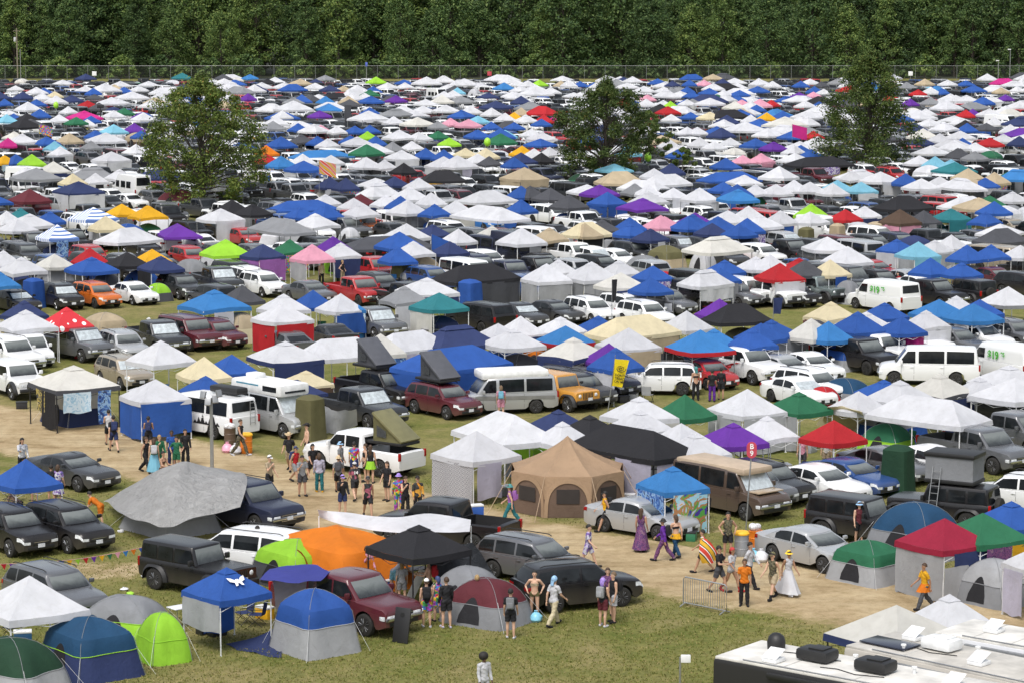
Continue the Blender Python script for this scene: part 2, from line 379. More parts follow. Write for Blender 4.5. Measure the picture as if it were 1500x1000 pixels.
def car_parts(kind):
    s = CAR[kind]; L, W, H, r = s['L'], s['W'], s['H'], s['r']; hw = W / 2; gc = s['gc']; box = s.get('box', 0)
    X = lambda f: L / 2 - f * L
    xa, xb, xc, xd = [X(f) for f in s['x']]
    xw = (L / 2 - s['fo'], L / 2 - s['fo'] - s['wb'])
    bed = s.get('bed')
    nose, hood, belt, deck = s['nose'], s['hood'], s['belt'], s['deck']
    def top(x):
        if x >= xa:
            t = (L / 2 - x) / (L / 2 - xa)
            z = nose + (hood - nose) * (t ** (.55 if box < 2 else .8))
            e = L / 2 - x
            if e < .14: z -= (.14 - e) * (.75 if box < 2 else .3)
            return z
        if x >= xd: return belt
        t = (x + L / 2) / max(.05, xd + L / 2)
        z = deck + (belt - deck) * t
        e = x + L / 2
        if e < .12: z -= (.12 - e) * .5
        return z
    def hwid(x):
        e = L / 2 - x; k = 1.0
        fl, fa = (.75, .17) if box < 1 else ((.5, .09) if box == 1 else (.3, .05))
        if e < fl: k -= fa * ((fl - e) / fl) ** 2
        e = x + L / 2
        if e < .5: k -= (.10 if box < 1 else .045) * ((.5 - e) / .5) ** 2
        return hw * k
    ra = r + .075
    def zb(x):
        b = gc
        e = min(L / 2 - x, x + L / 2)
        if e < .3: b += (.3 - e) * .35
        for c in xw:
            d = abs(x - c)
            if d < ra: b = max(b, r + math.sqrt(ra * ra - d * d) * .98)
        return b
    inbed = lambda x: bed and X(bed[1]) - .001 <= x <= X(bed[0]) + .001
    xs = {-L / 2, L / 2, -L / 2 + .05, L / 2 - .04, L / 2 - .14, L / 2 - .3, -L / 2 + .14, -L / 2 + .3, xa, xd}
    for c in xw:
        for k in range(-5, 6): xs.add(c + ra * math.sin(k * PI / 10) * .999)
    x = -L / 2
    while x < L / 2: xs.add(x); x += .32
    if bed:
        for f in bed: xs |= {X(f), X(f) + (.004 if f == bed[0] else -.004)}
    xs = sorted(x for x in xs if -L / 2 <= x <= L / 2)
    xs = [x for i, x in enumerate(xs) if i == 0 or x - xs[i - 1] > .003]
    def ring(x):
        w, t, b = hwid(x), top(x), zb(x)
        b0 = gc + (b - gc) * .0 if False else b
        h = t - gc
        sh = .97 if box < 2 else .995
        z3 = max(b + .03, gc + .38 * h); z4 = max(z3 + .03, gc + .66 * h)
        p = [(0, b0), (w * .80, b0), (w * .965, b + .015), (w * 1.0, z3), (w * .995, z4), (w * sh, max(z4 + .02, t - .06)), (w * (.88 if box < 2 else .95), t)]
        if inbed(x): p += [(w * .84, gc + .32), (0, gc + .32)]
        else: p += [(w * .5, t + .022), (0, t + .03)]
        return p
    rings = [ring(x) for x in xs]
    n = len(rings[0]); mb = MB()
    full = []
    for x, rg in zip(xs, rings):
        full.append([(x, y, z) for y, z in rg] + [(x, -y, z) for y, z in rg[-2:0:-1]])
    m = len(full[0])
    vs = [p for f in full for p in f]
    mb.v += vs
    for i in range(len(xs) - 1):
        for k in range(m):
            kk = (k + 1) % m
            kh = k if k < n - 1 else m - 1 - k
            mi = 1 if kh < 1 else 0
            if kh == 1: mi = 1
            if kh in (6, 7) and inbed(xs[i]) and inbed(xs[i + 1]): mi = 1
            mb.f.append((i * m + k, (i + 1) * m + k, (i + 1) * m + kk, i * m + kk)); mb.m.append(mi)
    mb.f.append(tuple(range(m))); mb.m.append(0)
    o = (len(xs) - 1) * m
    mb.f.append(tuple(range(o + m - 1, o - 1, -1))); mb.m.append(0)
    # surface sampler for lamps and trim
    def S(x, k, off=.006, side=1):
        rg = ring(x); i = min(int(k), n - 2); t = k - i
        y = rg[i][0] * (1 - t) + rg[i + 1][0] * t; z = rg[i][1] * (1 - t) + rg[i + 1][1] * t
        dy, dz = rg[i + 1][0] - rg[i][0], rg[i + 1][1] - rg[i][1]; l = math.hypot(dy, dz) or 1
        e = off if x < L / 2 - .06 else off
        return (x + (off if x > L / 2 - .4 else (-off if x < -L / 2 + .3 else 0)), side * (y + dz / l * off), z - dy / l * off * -1 if False else z + (-dy / l) * -off)
    # ---- cabin
    roof = H
    tum = .80 if box == 0 else (.88 if box == 1 else .90)
    hB, hT = hw * (.955 if box < 2 else .97), hw * tum
    bow = .10 if box == 0 else (.07 if box == 1 else .015)
    fr_rake = lambda t: xa + (xb - xa) * t
    rr = lambda t: xd + (xc - xd) * t
    drop = .085 if box == 0 else (.045 if box == 1 else .01); mx_ = (xb + xc) / 2; hl_ = (xb - xc) / 2
    def zd(x, t): return drop * max(0, t) * min(1.6, ((x - mx_) / hl_) ** 2)
    zc0 = belt - .03; zc1 = roof - .075
    def hwt(t): return hB + (hT - hB) * (t ** 1.25)
    def zt(t): return zc0 + (zc1 - zc0) * t
    def rg_pts(t, sx=1, sy=1, z=None):
        f, b, h = fr_rake(t), rr(t), hwt(t)
        pts = [(f + bow * (1 - u * u), u * h * .9) for u in (0, .35, .7, 1)]
        pts += [(f - .05 + (b - f + .09) * u, h * (1 - .03 * abs(2 * u - 1) ** 3)) for u in (0, .25, .5, .75, 1)]
        pts += [(b - bow * .5 * (1 - u * u), u * h * .9) for u in (1, .7, .35, 0)]
        pts = pts + [(x, -y) for x, y in pts[-2:0:-1]]
        cx = (f + b) / 2; zz = zt(t) if z is None else z
        return [(cx + (x - cx) * sx, y * sy, zz - zd(cx + (x - cx) * sx, t ** 2)) for x, y in pts]
    levels = [rg_pts(0), rg_pts(.35), rg_pts(.7), rg_pts(1), rg_pts(1, .985, .95, roof - .028), rg_pts(1, .93, .82, roof - .006), rg_pts(1, .75, .45, roof + .008)]
    q = len(levels[0]); o = len(mb.v)
    mb.v += [p for lv in levels for p in lv]
    for i in range(len(levels) - 1):
        for k in range(q):
            mb.f.append((o + i * q + k, o + i * q + (k + 1) % q, o + (i + 1) * q + (k + 1) % q, o + (i + 1) * q + k)); mb.m.append(0)
    mb.f.append(tuple(o + (len(levels) - 1) * q + k for k in range(q))); mb.m.append(0)
    parts = [('body', mb, 'P')]
    # ---- glass
    def front_pt(u, t, off):
        h = hwt(t) * .9; f = fr_rake(t)
        return (f + bow * (1 - u * u) + off, u * h, zt(t) - zd(f, t ** 2) + off * .6)
    def rear_pt(u, t, off):
        h = hwt(t) * .9; b = rr(t)
        return (b - bow * .5 * (1 - u * u) - off, u * h, zt(t) - zd(b, t ** 2) + off * .3)
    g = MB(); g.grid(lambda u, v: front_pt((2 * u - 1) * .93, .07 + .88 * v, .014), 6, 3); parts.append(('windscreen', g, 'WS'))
    g = MB()
    lo = .30 if kind in ('van', 'cargo', 'tallvan', 'bigsuv') else .14
    g.grid(lambda u, v: rear_pt((1 - 2 * u) * .88, lo + (.9 - lo) * v, .014), 6, 3); parts.append(('rear_window', g, 'GL'))
    tl = {'tallvan': (.08, .56), 'cargo': (.1, .72)}.get(kind, (.09, .90))
    for f0, f1 in s['panes']:
        for sd in (1, -1):
            g = MB()
            def sp(u, v):
                t = tl[0] + (tl[1] - tl[0]) * v
                a, b = fr_rake(t) - .05, rr(t) + .04
                a0, b0 = fr_rake(tl[0]) - .05, rr(tl[0]) + .04
                # inner posts stay upright, the first and last edges follow the rake
                xf0 = a - .05 if f0 < .1 and t >= 0 else a0 + (b0 - a0) * f0
                xf1 = max(b0 + (a0 - b0) * (1 - f1), b + .06)
                if f0 < .1: xf0 = min(xf0, a0 + (b0 - a0) * f0)
                xx = xf0 + (xf1 - xf0) * u
                uu = (xx - (fr_rake(t) - .05)) / ((rr(t) + .04) - (fr_rake(t) - .05))
                y = hwt(t) * (1 - .03 * abs(2 * min(1, max(0, uu)) - 1) ** 3) + .010
                return (xx, sd * y, zt(t) - zd(xx, t ** 2))
            g.grid(sp if sd > 0 else (lambda u, v: sp(1 - u, v)), 3, 3)
            parts.append(('side_window', g, 'GL'))
    # ---- lamps, grille, bumpers
    for sd in (1, -1):
        g = MB()
        if kind == 'jeep':
            g.lathe([(1e-5, .05), (.08, .045), (.105, .02), (.11, 0)], 14, axis='X', c=(L / 2 - .02, sd * .56, nose - .22))
        elif box:
            xx = L / 2 + .008; yy = hwid(L / 2) * .70; wd = hwid(L / 2) * .40
            g.rbox((xx - .03, sd * yy, nose - (.30 if box == 1 else .26)), (.08, wd, .17), .03)
            g.rbox((xx - .16, sd * (hwid(L / 2 - .15) - .012), nose - (.29 if box == 1 else .26)), (.30, .05, .15), .02)
        else:
            g.grid(lambda u, v: S(L / 2 - .36 + .355 * u, 4.25 + .85 * v - .25 * (1 - u), .012, sd), 6, 3)
            xx = L / 2 + .006; yy = hwid(L / 2)
            g.grid(lambda u, v: (xx, sd * yy * (.985 - .38 * u), nose - .25 + .11 * v - .02 * u), 3, 2)
        parts.append(('headlight', g, 'LA'))
    fw = hwid(L / 2)
    g = MB()
    if kind == 'jeep':
        for k in range(7): g.rbox((L / 2 + .004, (k - 3) * .105, nose - .24), (.02, .055, .34), .01)
    elif box:
        gh = .36 if kind in ('pickup', 'bigsuv') else .24
        g.rbox((L / 2 + .004, 0, nose - .18 - gh / 2), (.04, fw * .98, gh), .02)
        for k in range(3): g.box((L / 2 + .028, 0, nose - .22 - gh * .32 * k), (.012, fw * .92, .022), 1)
    else:
        g.rbox((L / 2 + .003, 0, nose - .245), (.03, fw * .98, .13), .02)
        g.box((L / 2 + .021, 0, nose - .19), (.012, fw * .85, .018), 1)
    parts.append(('grille', g, 'GR'))
    g = MB()
    if box == 2:
        g.rbox((L / 2 + .09, 0, .58), (.2, W * .92, .2), .04)
    else:
        zz = gc + .17
        g.rbox((L / 2 - .012, 0, zz + .02), (.06, fw * 1.55, .15), .03)
        if box == 1: g.rbox((L / 2 + .02, 0, zz + .21), (.12, fw * 1.98, .12), .03, mi=1)
    parts.append(('bumper', g, 'BU'))
    g = MB(); g.box((L / 2 + (.20 if box == 2 else .095 if box == 1 else .035), 0, gc + (.38 if box else .27)), (.012, .31, .15)); parts.append(('number_plate', g, 'PL'))
    for sd in (1, -1):
        g = MB()
        if box:
            g.rbox((-L / 2 + .02, sd * (hwid(-L / 2) - .055), belt - .18), (.10, .13, .36), .02)
        else:
            g.grid(lambda u, v: S(-L / 2 + .002 + .22 * u, 4.3 + .8 * v, .012, sd), 4, 2)
            g.grid(lambda u, v: (-L / 2 - .008, sd * hwid(-L / 2) * (.98 - .42 * u), belt - .24 + .13 * v), 2, 2)
        parts.append(('taillight', g, 'RE'))
    for sd in (1, -1):
        g = MB(); mx = xa - .32 if box < 2 else xa - .12
        g.rbox((mx, sd * (hB + .14), belt + .11), (.12, .20, .15 if box < 1 else .22), .04)
        g.box((mx, sd * (hB + .02), belt + .05), (.07, .14, .04))
        parts.append(('wing_mirror', g, 'P' if kind not in ('jeep',) else 'BK'))
    # doors: shut lines and handles
    dx = [fr_rake(.0) - .30] + [X(s['x'][0]) + (xd - xa) * f1 for f0, f1 in s['panes'][:2]]
    for sd in (1, -1):
        for x in dx[:3]:
            g = MB()
            b0 = min((abs(x - c) for c in xw))
            k0 = 2.2 if b0 > ra else 3.0
            g.grid(lambda u, v: S(x - .006 + .012 * u, k0 + (5.0 - k0) * v, .003, sd), 1, 5)
            parts.append(('door_seam', g, 'BK'))
        for i in range(1, min(3, len(dx))):
            g = MB(); x = dx[i] + .12
            y = hwid(x) + .012; g.rbox((x, sd * y, belt - .17), (.19, .03, .035), .012)
            parts.append(('door_handle', g, 'P'))
    if s.get('rails'):
        for sd in (1, -1):
            g = MB(); g.tube([(xb - .10, sd * hT * .86, roof - .02), (xb - .25, sd * hT * .88, roof + .035), (xc + .25, sd * hT * .88, roof + .035), (xc + .08, sd * hT * .86, roof - .02)], .02, 5)
            parts.append(('roof_rail', g, 'BK'))
    if s.get('flare'):
        for c in xw:
            for sd in (1, -1):
                g = MB()
                def fl(u, v):
                    a = -.12 * PI + 1.24 * PI * u; rr_ = ra + .0 + .12 * v
                    zz = r + math.sin(a) * rr_
                    if kind == 'jeep': zz = min(zz, r + ra * .96 + .07 * v)
                    return (c + math.cos(a) * (rr_ + .05), sd * (hw + .15 - .10 * v), max(gc, zz))
                g.grid(fl if sd < 0 else (lambda u, v: fl(1 - u, v)), 14, 1)
                g.grid((lambda u, v: (fl(u, 1)[0], sd * (hw - .06 + .11 * v), fl(u, 1)[2])), 14, 1)
                parts.append(('fender_flare', g, 'BK'))
    if s.get('spare'):
        g = MB(); g.lathe([(1e-5, -.14), (.3, -.14), (.38, -.12), (.40, -.05), (.40, .05), (.38, .09), (.3, .1)], 20, axis='X', c=(-L / 2 - .12, 0, 1.0)); parts.append(('spare_wheel', g, 'TY'))
    wheels = [(c, sd * (hw - .10 + (.06 if s.get('flare') else 0))) for c in xw for sd in (1, -1)]
    return parts, wheels
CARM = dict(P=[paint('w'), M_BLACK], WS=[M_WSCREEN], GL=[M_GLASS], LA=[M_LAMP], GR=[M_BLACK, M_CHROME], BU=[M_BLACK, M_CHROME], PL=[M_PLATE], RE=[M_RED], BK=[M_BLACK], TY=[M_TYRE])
CARS = {}
def car_proto(kind):
    if kind in CARS: return CARS[kind]
    parts, wheels = car_parts(kind)
    res = [(nm, mb.mesh(kind + '_' + nm, CARM[c], ang=38 if nm == 'body' else 50), c) for nm, mb, c in parts]
    # one merged mesh for the cars that are only a few pixels long
    far = MB(); slot = dict(P=0, WS=2, GL=2, LA=3, RE=4)
    for nm, mb, c in parts:
        if nm in ('door_seam', 'door_handle', 'number_plate'): continue
        o = len(far.v); far.v += mb.v
        for f, mi in zip(mb.f, mb.m): far.f.append(tuple(i + o for i in f)); far.m.append(slot.get(c, 1) if mi == 0 else 1)
    r = CAR[kind]['r']
    for x, y in wheels:
        far.lathe([(1e-5, .09), (.6, .1), (.62, .12), (.95, .12), (1, .06), (1, -.1)], 12, mi=1, axis='Y')
        k = 12 * 6; sd = 1 if y > 0 else -1
        far.v[-k:] = [(v[0] * r + x, v[1] * sd + y, v[2] * r + r) for v in far.v[-k:]]
    CARS[kind] = (res, wheels, far, far.mesh(kind + '_far', [paint('w'), M_BLACK, M_GLASS, M_LAMP, M_RED]))
    return CARS[kind]
CAT = {'sedan': 'car', 'coupe': 'car', 'hatch': 'car', 'suv': 'car', 'wagon': 'car', 'bigsuv': 'car', 'pickup': 'pickup truck', 'minivan': 'van', 'van': 'van', 'cargo': 'van', 'tallvan': 'van', 'smallvan': 'van', 'jeep': 'car', 'bronco': 'car'}
NAMES = {'sedan': 'sedan', 'coupe': 'sedan', 'hatch': 'hatchback', 'suv': 'sport_utility_vehicle', 'wagon': 'station_wagon', 'bigsuv': 'sport_utility_vehicle', 'pickup': 'pickup_truck', 'minivan': 'minivan', 'van': 'passenger_van', 'cargo': 'cargo_van', 'tallvan': 'camper_van', 'smallvan': 'small_van', 'jeep': 'off_roader', 'bronco': 'off_roader'}
NCAR = [0]
def car(kind, col, p, rz, label=None, shade=False, dark_rim=False, extra='', far=0, scale=1.0):
    res, wheels, farmb, farme = car_proto(kind)
    base = (PAINT[col][0] + ' ' + CAR[kind]['words'] + extra)
    grp = 'vehicles parked on the camping field'
    NCAR[0] += 1
    if far == 2:
        o = link(NAMES[kind], farme, None, p, paint(col), (0, 0, rz)); o.scale = (scale,) * 3
        tag(o, None, CAT[kind], grp)
    else:
        o = empty(NAMES[kind], p, rz, None, CAT[kind], grp, scale)
        for nm, me, c in res:
            if far and nm in ('door_seam', 'door_handle', 'number_plate', 'roof_rail', 'bumper'): continue
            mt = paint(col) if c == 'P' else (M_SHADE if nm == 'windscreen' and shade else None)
            link(nm, me, o, None, mt)
        r = CAR[kind]['r']
        for x, y in wheels:
            w = link('wheel', TYRE, o, (x, y, r), None, (0, random.uniform(0, 6), 0 if y > 0 else PI))
            w.scale = (r, 1, r)
            link('rim', DRIMM if dark_rim else RIM, w)
    note(o, base, base, p, 1.9 * CAR[kind]['L'] / 4.8, label, CAR[kind]['H'])
    return o
# ------------------------------------------------------------------ ground, track, sky, light
def grass_nodes(nt):
    tc = N(nt, 'ShaderNodeTexCoord'); v = tc.outputs['Object']
    big = noise(nt, .055, 5, .6, vec=v); mid = noise(nt, .45, 5, .65, vec=v, dist=.5); fine = noise(nt, 9.0, 6, .75, vec=v); clump = noise(nt, 2.6, 5, .7, vec=v)
    a = ramp(nt, [(.36, (.090, .114, .024)), (.48, (.142, .158, .044)), (.62, (.225, .196, .086))], big.outputs['Fac'])
    b = ramp(nt, [(.35, (.105, .125, .028)), (.52, (.185, .172, .058)), (.70, (.285, .230, .115))], mid.outputs['Fac'])
    c = mixc(nt, .5, a.outputs[0], b.outputs[0])
    d = ramp(nt, [(.30, (.55, .57, .52)), (.5, (1, 1, 1)), (.72, (1.3, 1.25, 1.15))], fine.outputs['Fac'])
    c = mixc(nt, .8, c, mixc(nt, 1.0, c, d.outputs[0], 'MULTIPLY'))
    e = ramp(nt, [(.34, (.62, .66, .6)), (.55, (1, 1, 1)), (.75, (1.22, 1.15, 1.0))], clump.outputs['Fac'])
    c = mixc(nt, .8, c, mixc(nt, 1.0, c, e.outputs[0], 'MULTIPLY'))
    dry = noise(nt, .14, 6, .68, vec=v, dist=.4); dr = ramp(nt, [(.50, (0, 0, 0)), (.66, (.42, .42, .42))], dry.outputs['Fac'])
    c = mixc(nt, dr.outputs[0], c, mixc(nt, 1.0, (.30, .235, .125), d.outputs[0], 'MULTIPLY'))
    return c, v, fine
def ground_material():
    m, nt, out = newmat('grass_turf')
    c, v, fine = grass_nodes(nt)
    b = N(nt, 'ShaderNodeBsdfPrincipled'); inp(b, Roughness=.95); b.inputs['Specular IOR Level'].default_value = .1
    nt.links.new(c, b.inputs['Base Color'])
    bp = N(nt, 'ShaderNodeBump'); inp(bp, Strength=.7, Distance=.06); nt.links.new(fine.outputs['Fac'], bp.inputs['Height']); nt.links.new(bp.outputs[0], b.inputs['Normal'])
    nt.links.new(b.outputs[0], out.inputs[0])
    return m
def track_material():
    m, nt, out = newmat('dirt_track')
    c, v, fine = grass_nodes(nt)
    n1 = noise(nt, .35, 6, .65, vec=v, dist=.6); n2 = noise(nt, 2.2, 6, .7, vec=v); n3 = noise(nt, 14, 4, .7, vec=v)
    d = ramp(nt, [(.32, (.290, .214, .120)), (.5, (.400, .310, .186)), (.68, (.455, .366, .234))], n1.outputs['Fac'])
    d2 = ramp(nt, [(.3, (.74, .72, .66)), (.55, (1, 1, 1)), (.8, (1.1, 1.1, 1.1))], n2.outputs['Fac'])
    d3 = ramp(nt, [(.28, (.62, .6, .56)), (.45, (1, 1, 1))], n3.outputs['Fac'])
    mp = N(nt, 'ShaderNodeMapping'); mp.inputs['Rotation'].default_value = (0, 0, R(41)); mp.inputs['Scale'].default_value = (.05, 1.0, 1); nt.links.new(v, mp.inputs['Vector'])
    rut = noise(nt, 1.1, 4, .6, vec=mp.outputs[0], dist=.3)
    d = mixn = type('o', (), dict(outputs=[mixc(nt, 1.0, d.outputs[0], ramp(nt, [(.34, (.80, .78, .74)), (.52, (1, 1, 1)), (.7, (1.08, 1.08, 1.08))], rut.outputs['Fac']).outputs[0], 'MULTIPLY')]))
    dc = mixc(nt, 1.0, mixc(nt, 1.0, d.outputs[0], d2.outputs[0], 'MULTIPLY'), d3.outputs[0], 'MULTIPLY')
    at_ = N(nt, 'ShaderNodeAttribute', attribute_name='wear')
    # wear + noise, pushed through a soft threshold
    s = N(nt, 'ShaderNodeMath', operation='MULTIPLY_ADD'); s.inputs[1].default_value = .9
    nt.links.new(n1.outputs['Fac'], s.inputs[0]); nt.links.new(at_.outputs['Fac'], s.inputs[2])
    s2 = N(nt, 'ShaderNodeMath', operation='MULTIPLY_ADD'); s2.inputs[1].default_value = .5
    nt.links.new(n2.outputs['Fac'], s2.inputs[0]); nt.links.new(s.outputs[0], s2.inputs[2])
    s3 = N(nt, 'ShaderNodeMath', operation='MULTIPLY_ADD'); s3.inputs[1].default_value = .35
    nt.links.new(n3.outputs['Fac'], s3.inputs[0]); nt.links.new(s2.outputs[0], s3.inputs[2])
    mr = N(nt, 'ShaderNodeMapRange', interpolation_type='SMOOTHSTEP'); inp(mr, From_Min=1.14, From_Max=1.60); nt.links.new(s3.outputs[0], mr.inputs[0])
    # the middle ground is a dry tan, half worn
    dry = mixc(nt, .5, c, (.27, .205, .10))
    tri = ramp(nt, [(0, (0, 0, 0)), (.5, (1, 1, 1)), (1, (1, 1, 1))], mr.outputs[0])
    c2 = mixc(nt, tri.outputs[0], c, dry)
    hi = N(nt, 'ShaderNodeMapRange'); inp(hi, From_Min=.4, From_Max=1.0); nt.links.new(mr.outputs[0], hi.inputs[0])
    cc = mixc(nt, hi.outputs[0], c2, dc)
    b = N(nt, 'ShaderNodeBsdfPrincipled'); inp(b, Roughness=.95); b.inputs['Specular IOR Level'].default_value = .1
    nt.links.new(cc, b.inputs['Base Color'])
    bp = N(nt, 'ShaderNodeBump'); inp(bp, Strength=.6, Distance=.05); nt.links.new(n3.outputs['Fac'], bp.inputs['Height']); nt.links.new(bp.outputs[0], b.inputs['Normal'])
    nt.links.new(b.outputs[0], out.inputs[0])
    return m
M_GRASS, M_TRACK = ground_material(), track_material()
g = MB(); NG = 24
g.grid(lambda u, v: (-2500 + 5000 * u, -300 + 5300 * v, 0), NG, NG)
tag(g.build('ground', M_GRASS), kind='structure')

def strip(name, upper, lower, grow, z, prof):
    """a worn strip between two edges; the wear fades out to grass over the grown margin"""
    up = [at(*p) for p in upper]; lo = [at(*p) for p in lower]
    def samp(pl, u):
        ds = [0]
        for a, b in zip(pl, pl[1:]): ds.append(ds[-1] + (b - a).length)
        s = u * ds[-1]
        for i in range(len(pl) - 1):
            if s <= ds[i + 1] or i == len(pl) - 2:
                t = (s - ds[i]) / (ds[i + 1] - ds[i]); return pl[i].lerp(pl[i + 1], t)
    nu, nv = 60, 16; mb = MB(); wear = []
    for j in range(nv + 1):
        for i in range(nu + 1):
            a, b = samp(up, i / nu), samp(lo, i / nu); d = (b - a); w = d.length; d = d / w
            t = j / nv; s = -grow + (w + 2 * grow) * t
            p = a + d * s
            mb.v.append((p.x, p.y, z)); e = min(s, w - s)
            endf = min(1, min(i, nu - i) / 5) if prof.get('ends') else 1
            wear.append(max(0, min(1, .5 + e / (2 * grow))) * prof['max'] * endf)
    wdt = nu + 1
    for j in range(nv):
        for i in range(nu): mb.f.append((j * wdt + i, (j + 1) * wdt + i, (j + 1) * wdt + i + 1, j * wdt + i + 1)); mb.m.append(0)
    me = mb.mesh(name, M_TRACK)
    a = me.attributes.new('wear', 'FLOAT', 'POINT'); a.data.foreach_set('value', wear)
    return tag(link(name, me), kind='structure')
TRK_U = [(-120, 578), (0, 592), (100, 607), (200, 628), (300, 650), (400, 672), (500, 692), (600, 712), (700, 738), (800, 763), (900, 780), (1000, 792), (1100, 806), (1200, 828), (1300, 850), (1400, 868), (1500, 888), (1640, 912)]
TRK_L = [(-120, 645), (0, 662), (100, 684), (200, 705), (300, 735), (400, 768), (470, 790), (600, 805), (740, 815), (830, 838), (900, 855), (1000, 880), (1100, 895), (1200, 914), (1300, 935), (1400, 955), (1500, 975), (1640, 1000)]
strip('dirt_road', TRK_U, TRK_L, 3.2, .004, dict(max=1.0))
strip('worn_path', [(60, 822), (130, 816), (200, 812), (260, 805)], [(60, 850), (130, 855), (200, 850), (260, 840)], 2.2, .008, dict(max=.62, ends=1))
strip('worn_lane', [(930, 752), (1040, 762), (1110, 772)], [(930, 772), (1040, 790), (1110, 800)], 2.0, .008, dict(max=.5, ends=1))

# blades of grass on the open ground in front
def inpoly(x, y, poly):
    c = False
    for i in range(len(poly)):
        x1, y1 = poly[i]; x2, y2 = poly[i - 1]
        if (y1 > y) != (y2 > y) and x < (x2 - x1) * (y - y1) / (y2 - y1) + x1: c = not c
    return c
TRK_POLY = [tuple(at(*p).xy) for p in TRK_U] + [tuple(at(*p).xy) for p in TRK_L[::-1]]
def grass_stuff():
    rnd = random.Random(3); mb = MB(); n = 0
    while n < 42000:
        py = rnd.uniform(690, 1010); px = rnd.uniform(-20, 1520)
        if rnd.random() > (py / 1010) ** 1.5: continue
        p = at(px, py)
        if inpoly(p.x, p.y, TRK_POLY): continue
        n += 1
        for k in range(2):
            a = rnd.uniform(0, PI); h = rnd.uniform(.03, .075); w = rnd.uniform(.012, .03); q = p + Vector((rnd.uniform(-.05, .05), rnd.uniform(-.05, .05), 0))
            dx, dy = math.cos(a) * w, math.sin(a) * w
            mb.add([(q.x - dx, q.y - dy, .004), (q.x + dx, q.y + dy, .004), (q.x + rnd.uniform(-.04, .04), q.y + rnd.uniform(-.04, .04), h)], [(0, 1, 2)])
    m, nt, out = newmat('grass_blades')
    gi = N(nt, 'ShaderNodeNewGeometry')
    r = ramp(nt, [(0, (.085, .105, .022)), (.45, (.145, .155, .040)), (.8, (.24, .21, .08)), (1, (.32, .26, .13))], gi.outputs['Random Per Island'])
    b = N(nt, 'ShaderNodeBsdfDiffuse'); nt.links.new(r.outputs[0], b.inputs[0]); nt.links.new(b.outputs[0], out.inputs[0])
    tag(mb.build('grass', m, smooth=False), 'short green and yellowing grass on the open camping ground', 'grass', kind='stuff')
grass_stuff()

w = bpy.data.worlds.new('World'); sc.world = w; w.use_nodes = True
nt = w.node_tree; nt.nodes.clear()
SUN_EL, SUN_AZ = R(58), R(40)
sky = N(nt, 'ShaderNodeTexSky', sky_type='NISHITA'); sky.sun_disc = False; sky.sun_elevation = SUN_EL; sky.sun_rotation = R(200); sky.dust_density = 4.0; sky.air_density = 1.2; sky.ozone_density = 1.0
hs = N(nt, 'ShaderNodeHueSaturation'); inp(hs, Saturation=.45)
bg = N(nt, 'ShaderNodeBackground'); bg.inputs[1].default_value = .205
wo = N(nt, 'ShaderNodeOutputWorld')
nt.links.new(sky.outputs[0], hs.inputs['Color']); nt.links.new(hs.outputs[0], bg.inputs[0]); nt.links.new(bg.outputs[0], wo.inputs[0])
l = bpy.data.lights.new('sun', 'SUN'); l.energy = 1.95; l.angle = R(28); l.color = (1, .965, .91)
lo = bpy.data.objects.new('sun', l); COL.objects.link(lo)
# light comes from behind the camera's right shoulder, high up
d = Vector((math.sin(R(200)) * math.cos(SUN_EL), math.cos(R(200)) * math.cos(SUN_EL), math.sin(SUN_EL)))
lo.rotation_euler = (-d).to_track_quat('-Z', 'Y').to_euler(); lo.location = d * 200
cam = bpy.data.cameras.new('camera'); co = bpy.data.objects.new('camera', cam); COL.objects.link(co)
co.location = (0, 0, CAMH); co.rotation_euler = (PI / 2 - PITCH, 0, 0)
cam.sensor_width = 36; cam.lens = 36 * FPX / 1500; cam.clip_start = 1; cam.clip_end = 6000
sc.camera = co
sc.view_settings.view_transform = 'Standard'; sc.view_settings.look = 'None'; sc.view_settings.exposure = 0

# ------------------------------------------------------------------ trees
def leaf_mat(name, stops, trans=.25):
    m, nt, out = newmat(name)
    gi = N(nt, 'ShaderNodeNewGeometry'); oi = N(nt, 'ShaderNodeObjectInfo')
    r = ramp(nt, stops, gi.outputs['Random Per Island'])
    tc = N(nt, 'ShaderNodeTexCoord'); n = noise(nt, .5, 3, .6, vec=tc.outputs['Object'])
    v = ramp(nt, [(.3, (.55, .6, .6)), (.7, (1.3, 1.25, 1.0))], n.outputs['Fac'])
    c = mixc(nt, 1.0, r.outputs[0], v.outputs[0], 'MULTIPLY')
    t = ramp(nt, [(0, (.60, .66, .66)), (.55, (.95, 1.0, .92)), (1, (1.35, 1.28, 1.0))], oi.outputs['Random'])
    c = mixc(nt, 1.0, c, t.outputs[0], 'MULTIPLY')
    b = N(nt, 'ShaderNodeBsdfPrincipled'); inp(b, Roughness=.6); b.inputs['Specular IOR Level'].default_value = .25
    nt.links.new(c, b.inputs['Base Color'])
    tr = N(nt, 'ShaderNodeBsdfTranslucent'); nt.links.new(c, tr.inputs[0])
    mx = N(nt, 'ShaderNodeMixShader'); mx.inputs[0].default_value = trans
    nt.links.new(b.outputs[0], mx.inputs[1]); nt.links.new(tr.outputs[0], mx.inputs[2]); nt.links.new(mx.outputs[0], out.inputs[0])
    return m
M_LEAF_WOOD = leaf_mat('wood_leaves', [(0, (.050, .094, .046)), (.45, (.098, .162, .062)), (.8, (.155, .222, .085)), (1, (.21, .265, .115))], .34)
M_LEAF = leaf_mat('field_tree_leaves', [(0, (.042, .072, .020)), (.45, (.100, .150, .040)), (.88, (.160, .205, .062)), (.98, (.22, .22, .08)), (1, (.26, .15, .05))], .32)
M_BARK = mat_simple('bark', (.055, .045, .036), rough=.9, var=.4, scale=2, bump=.6)
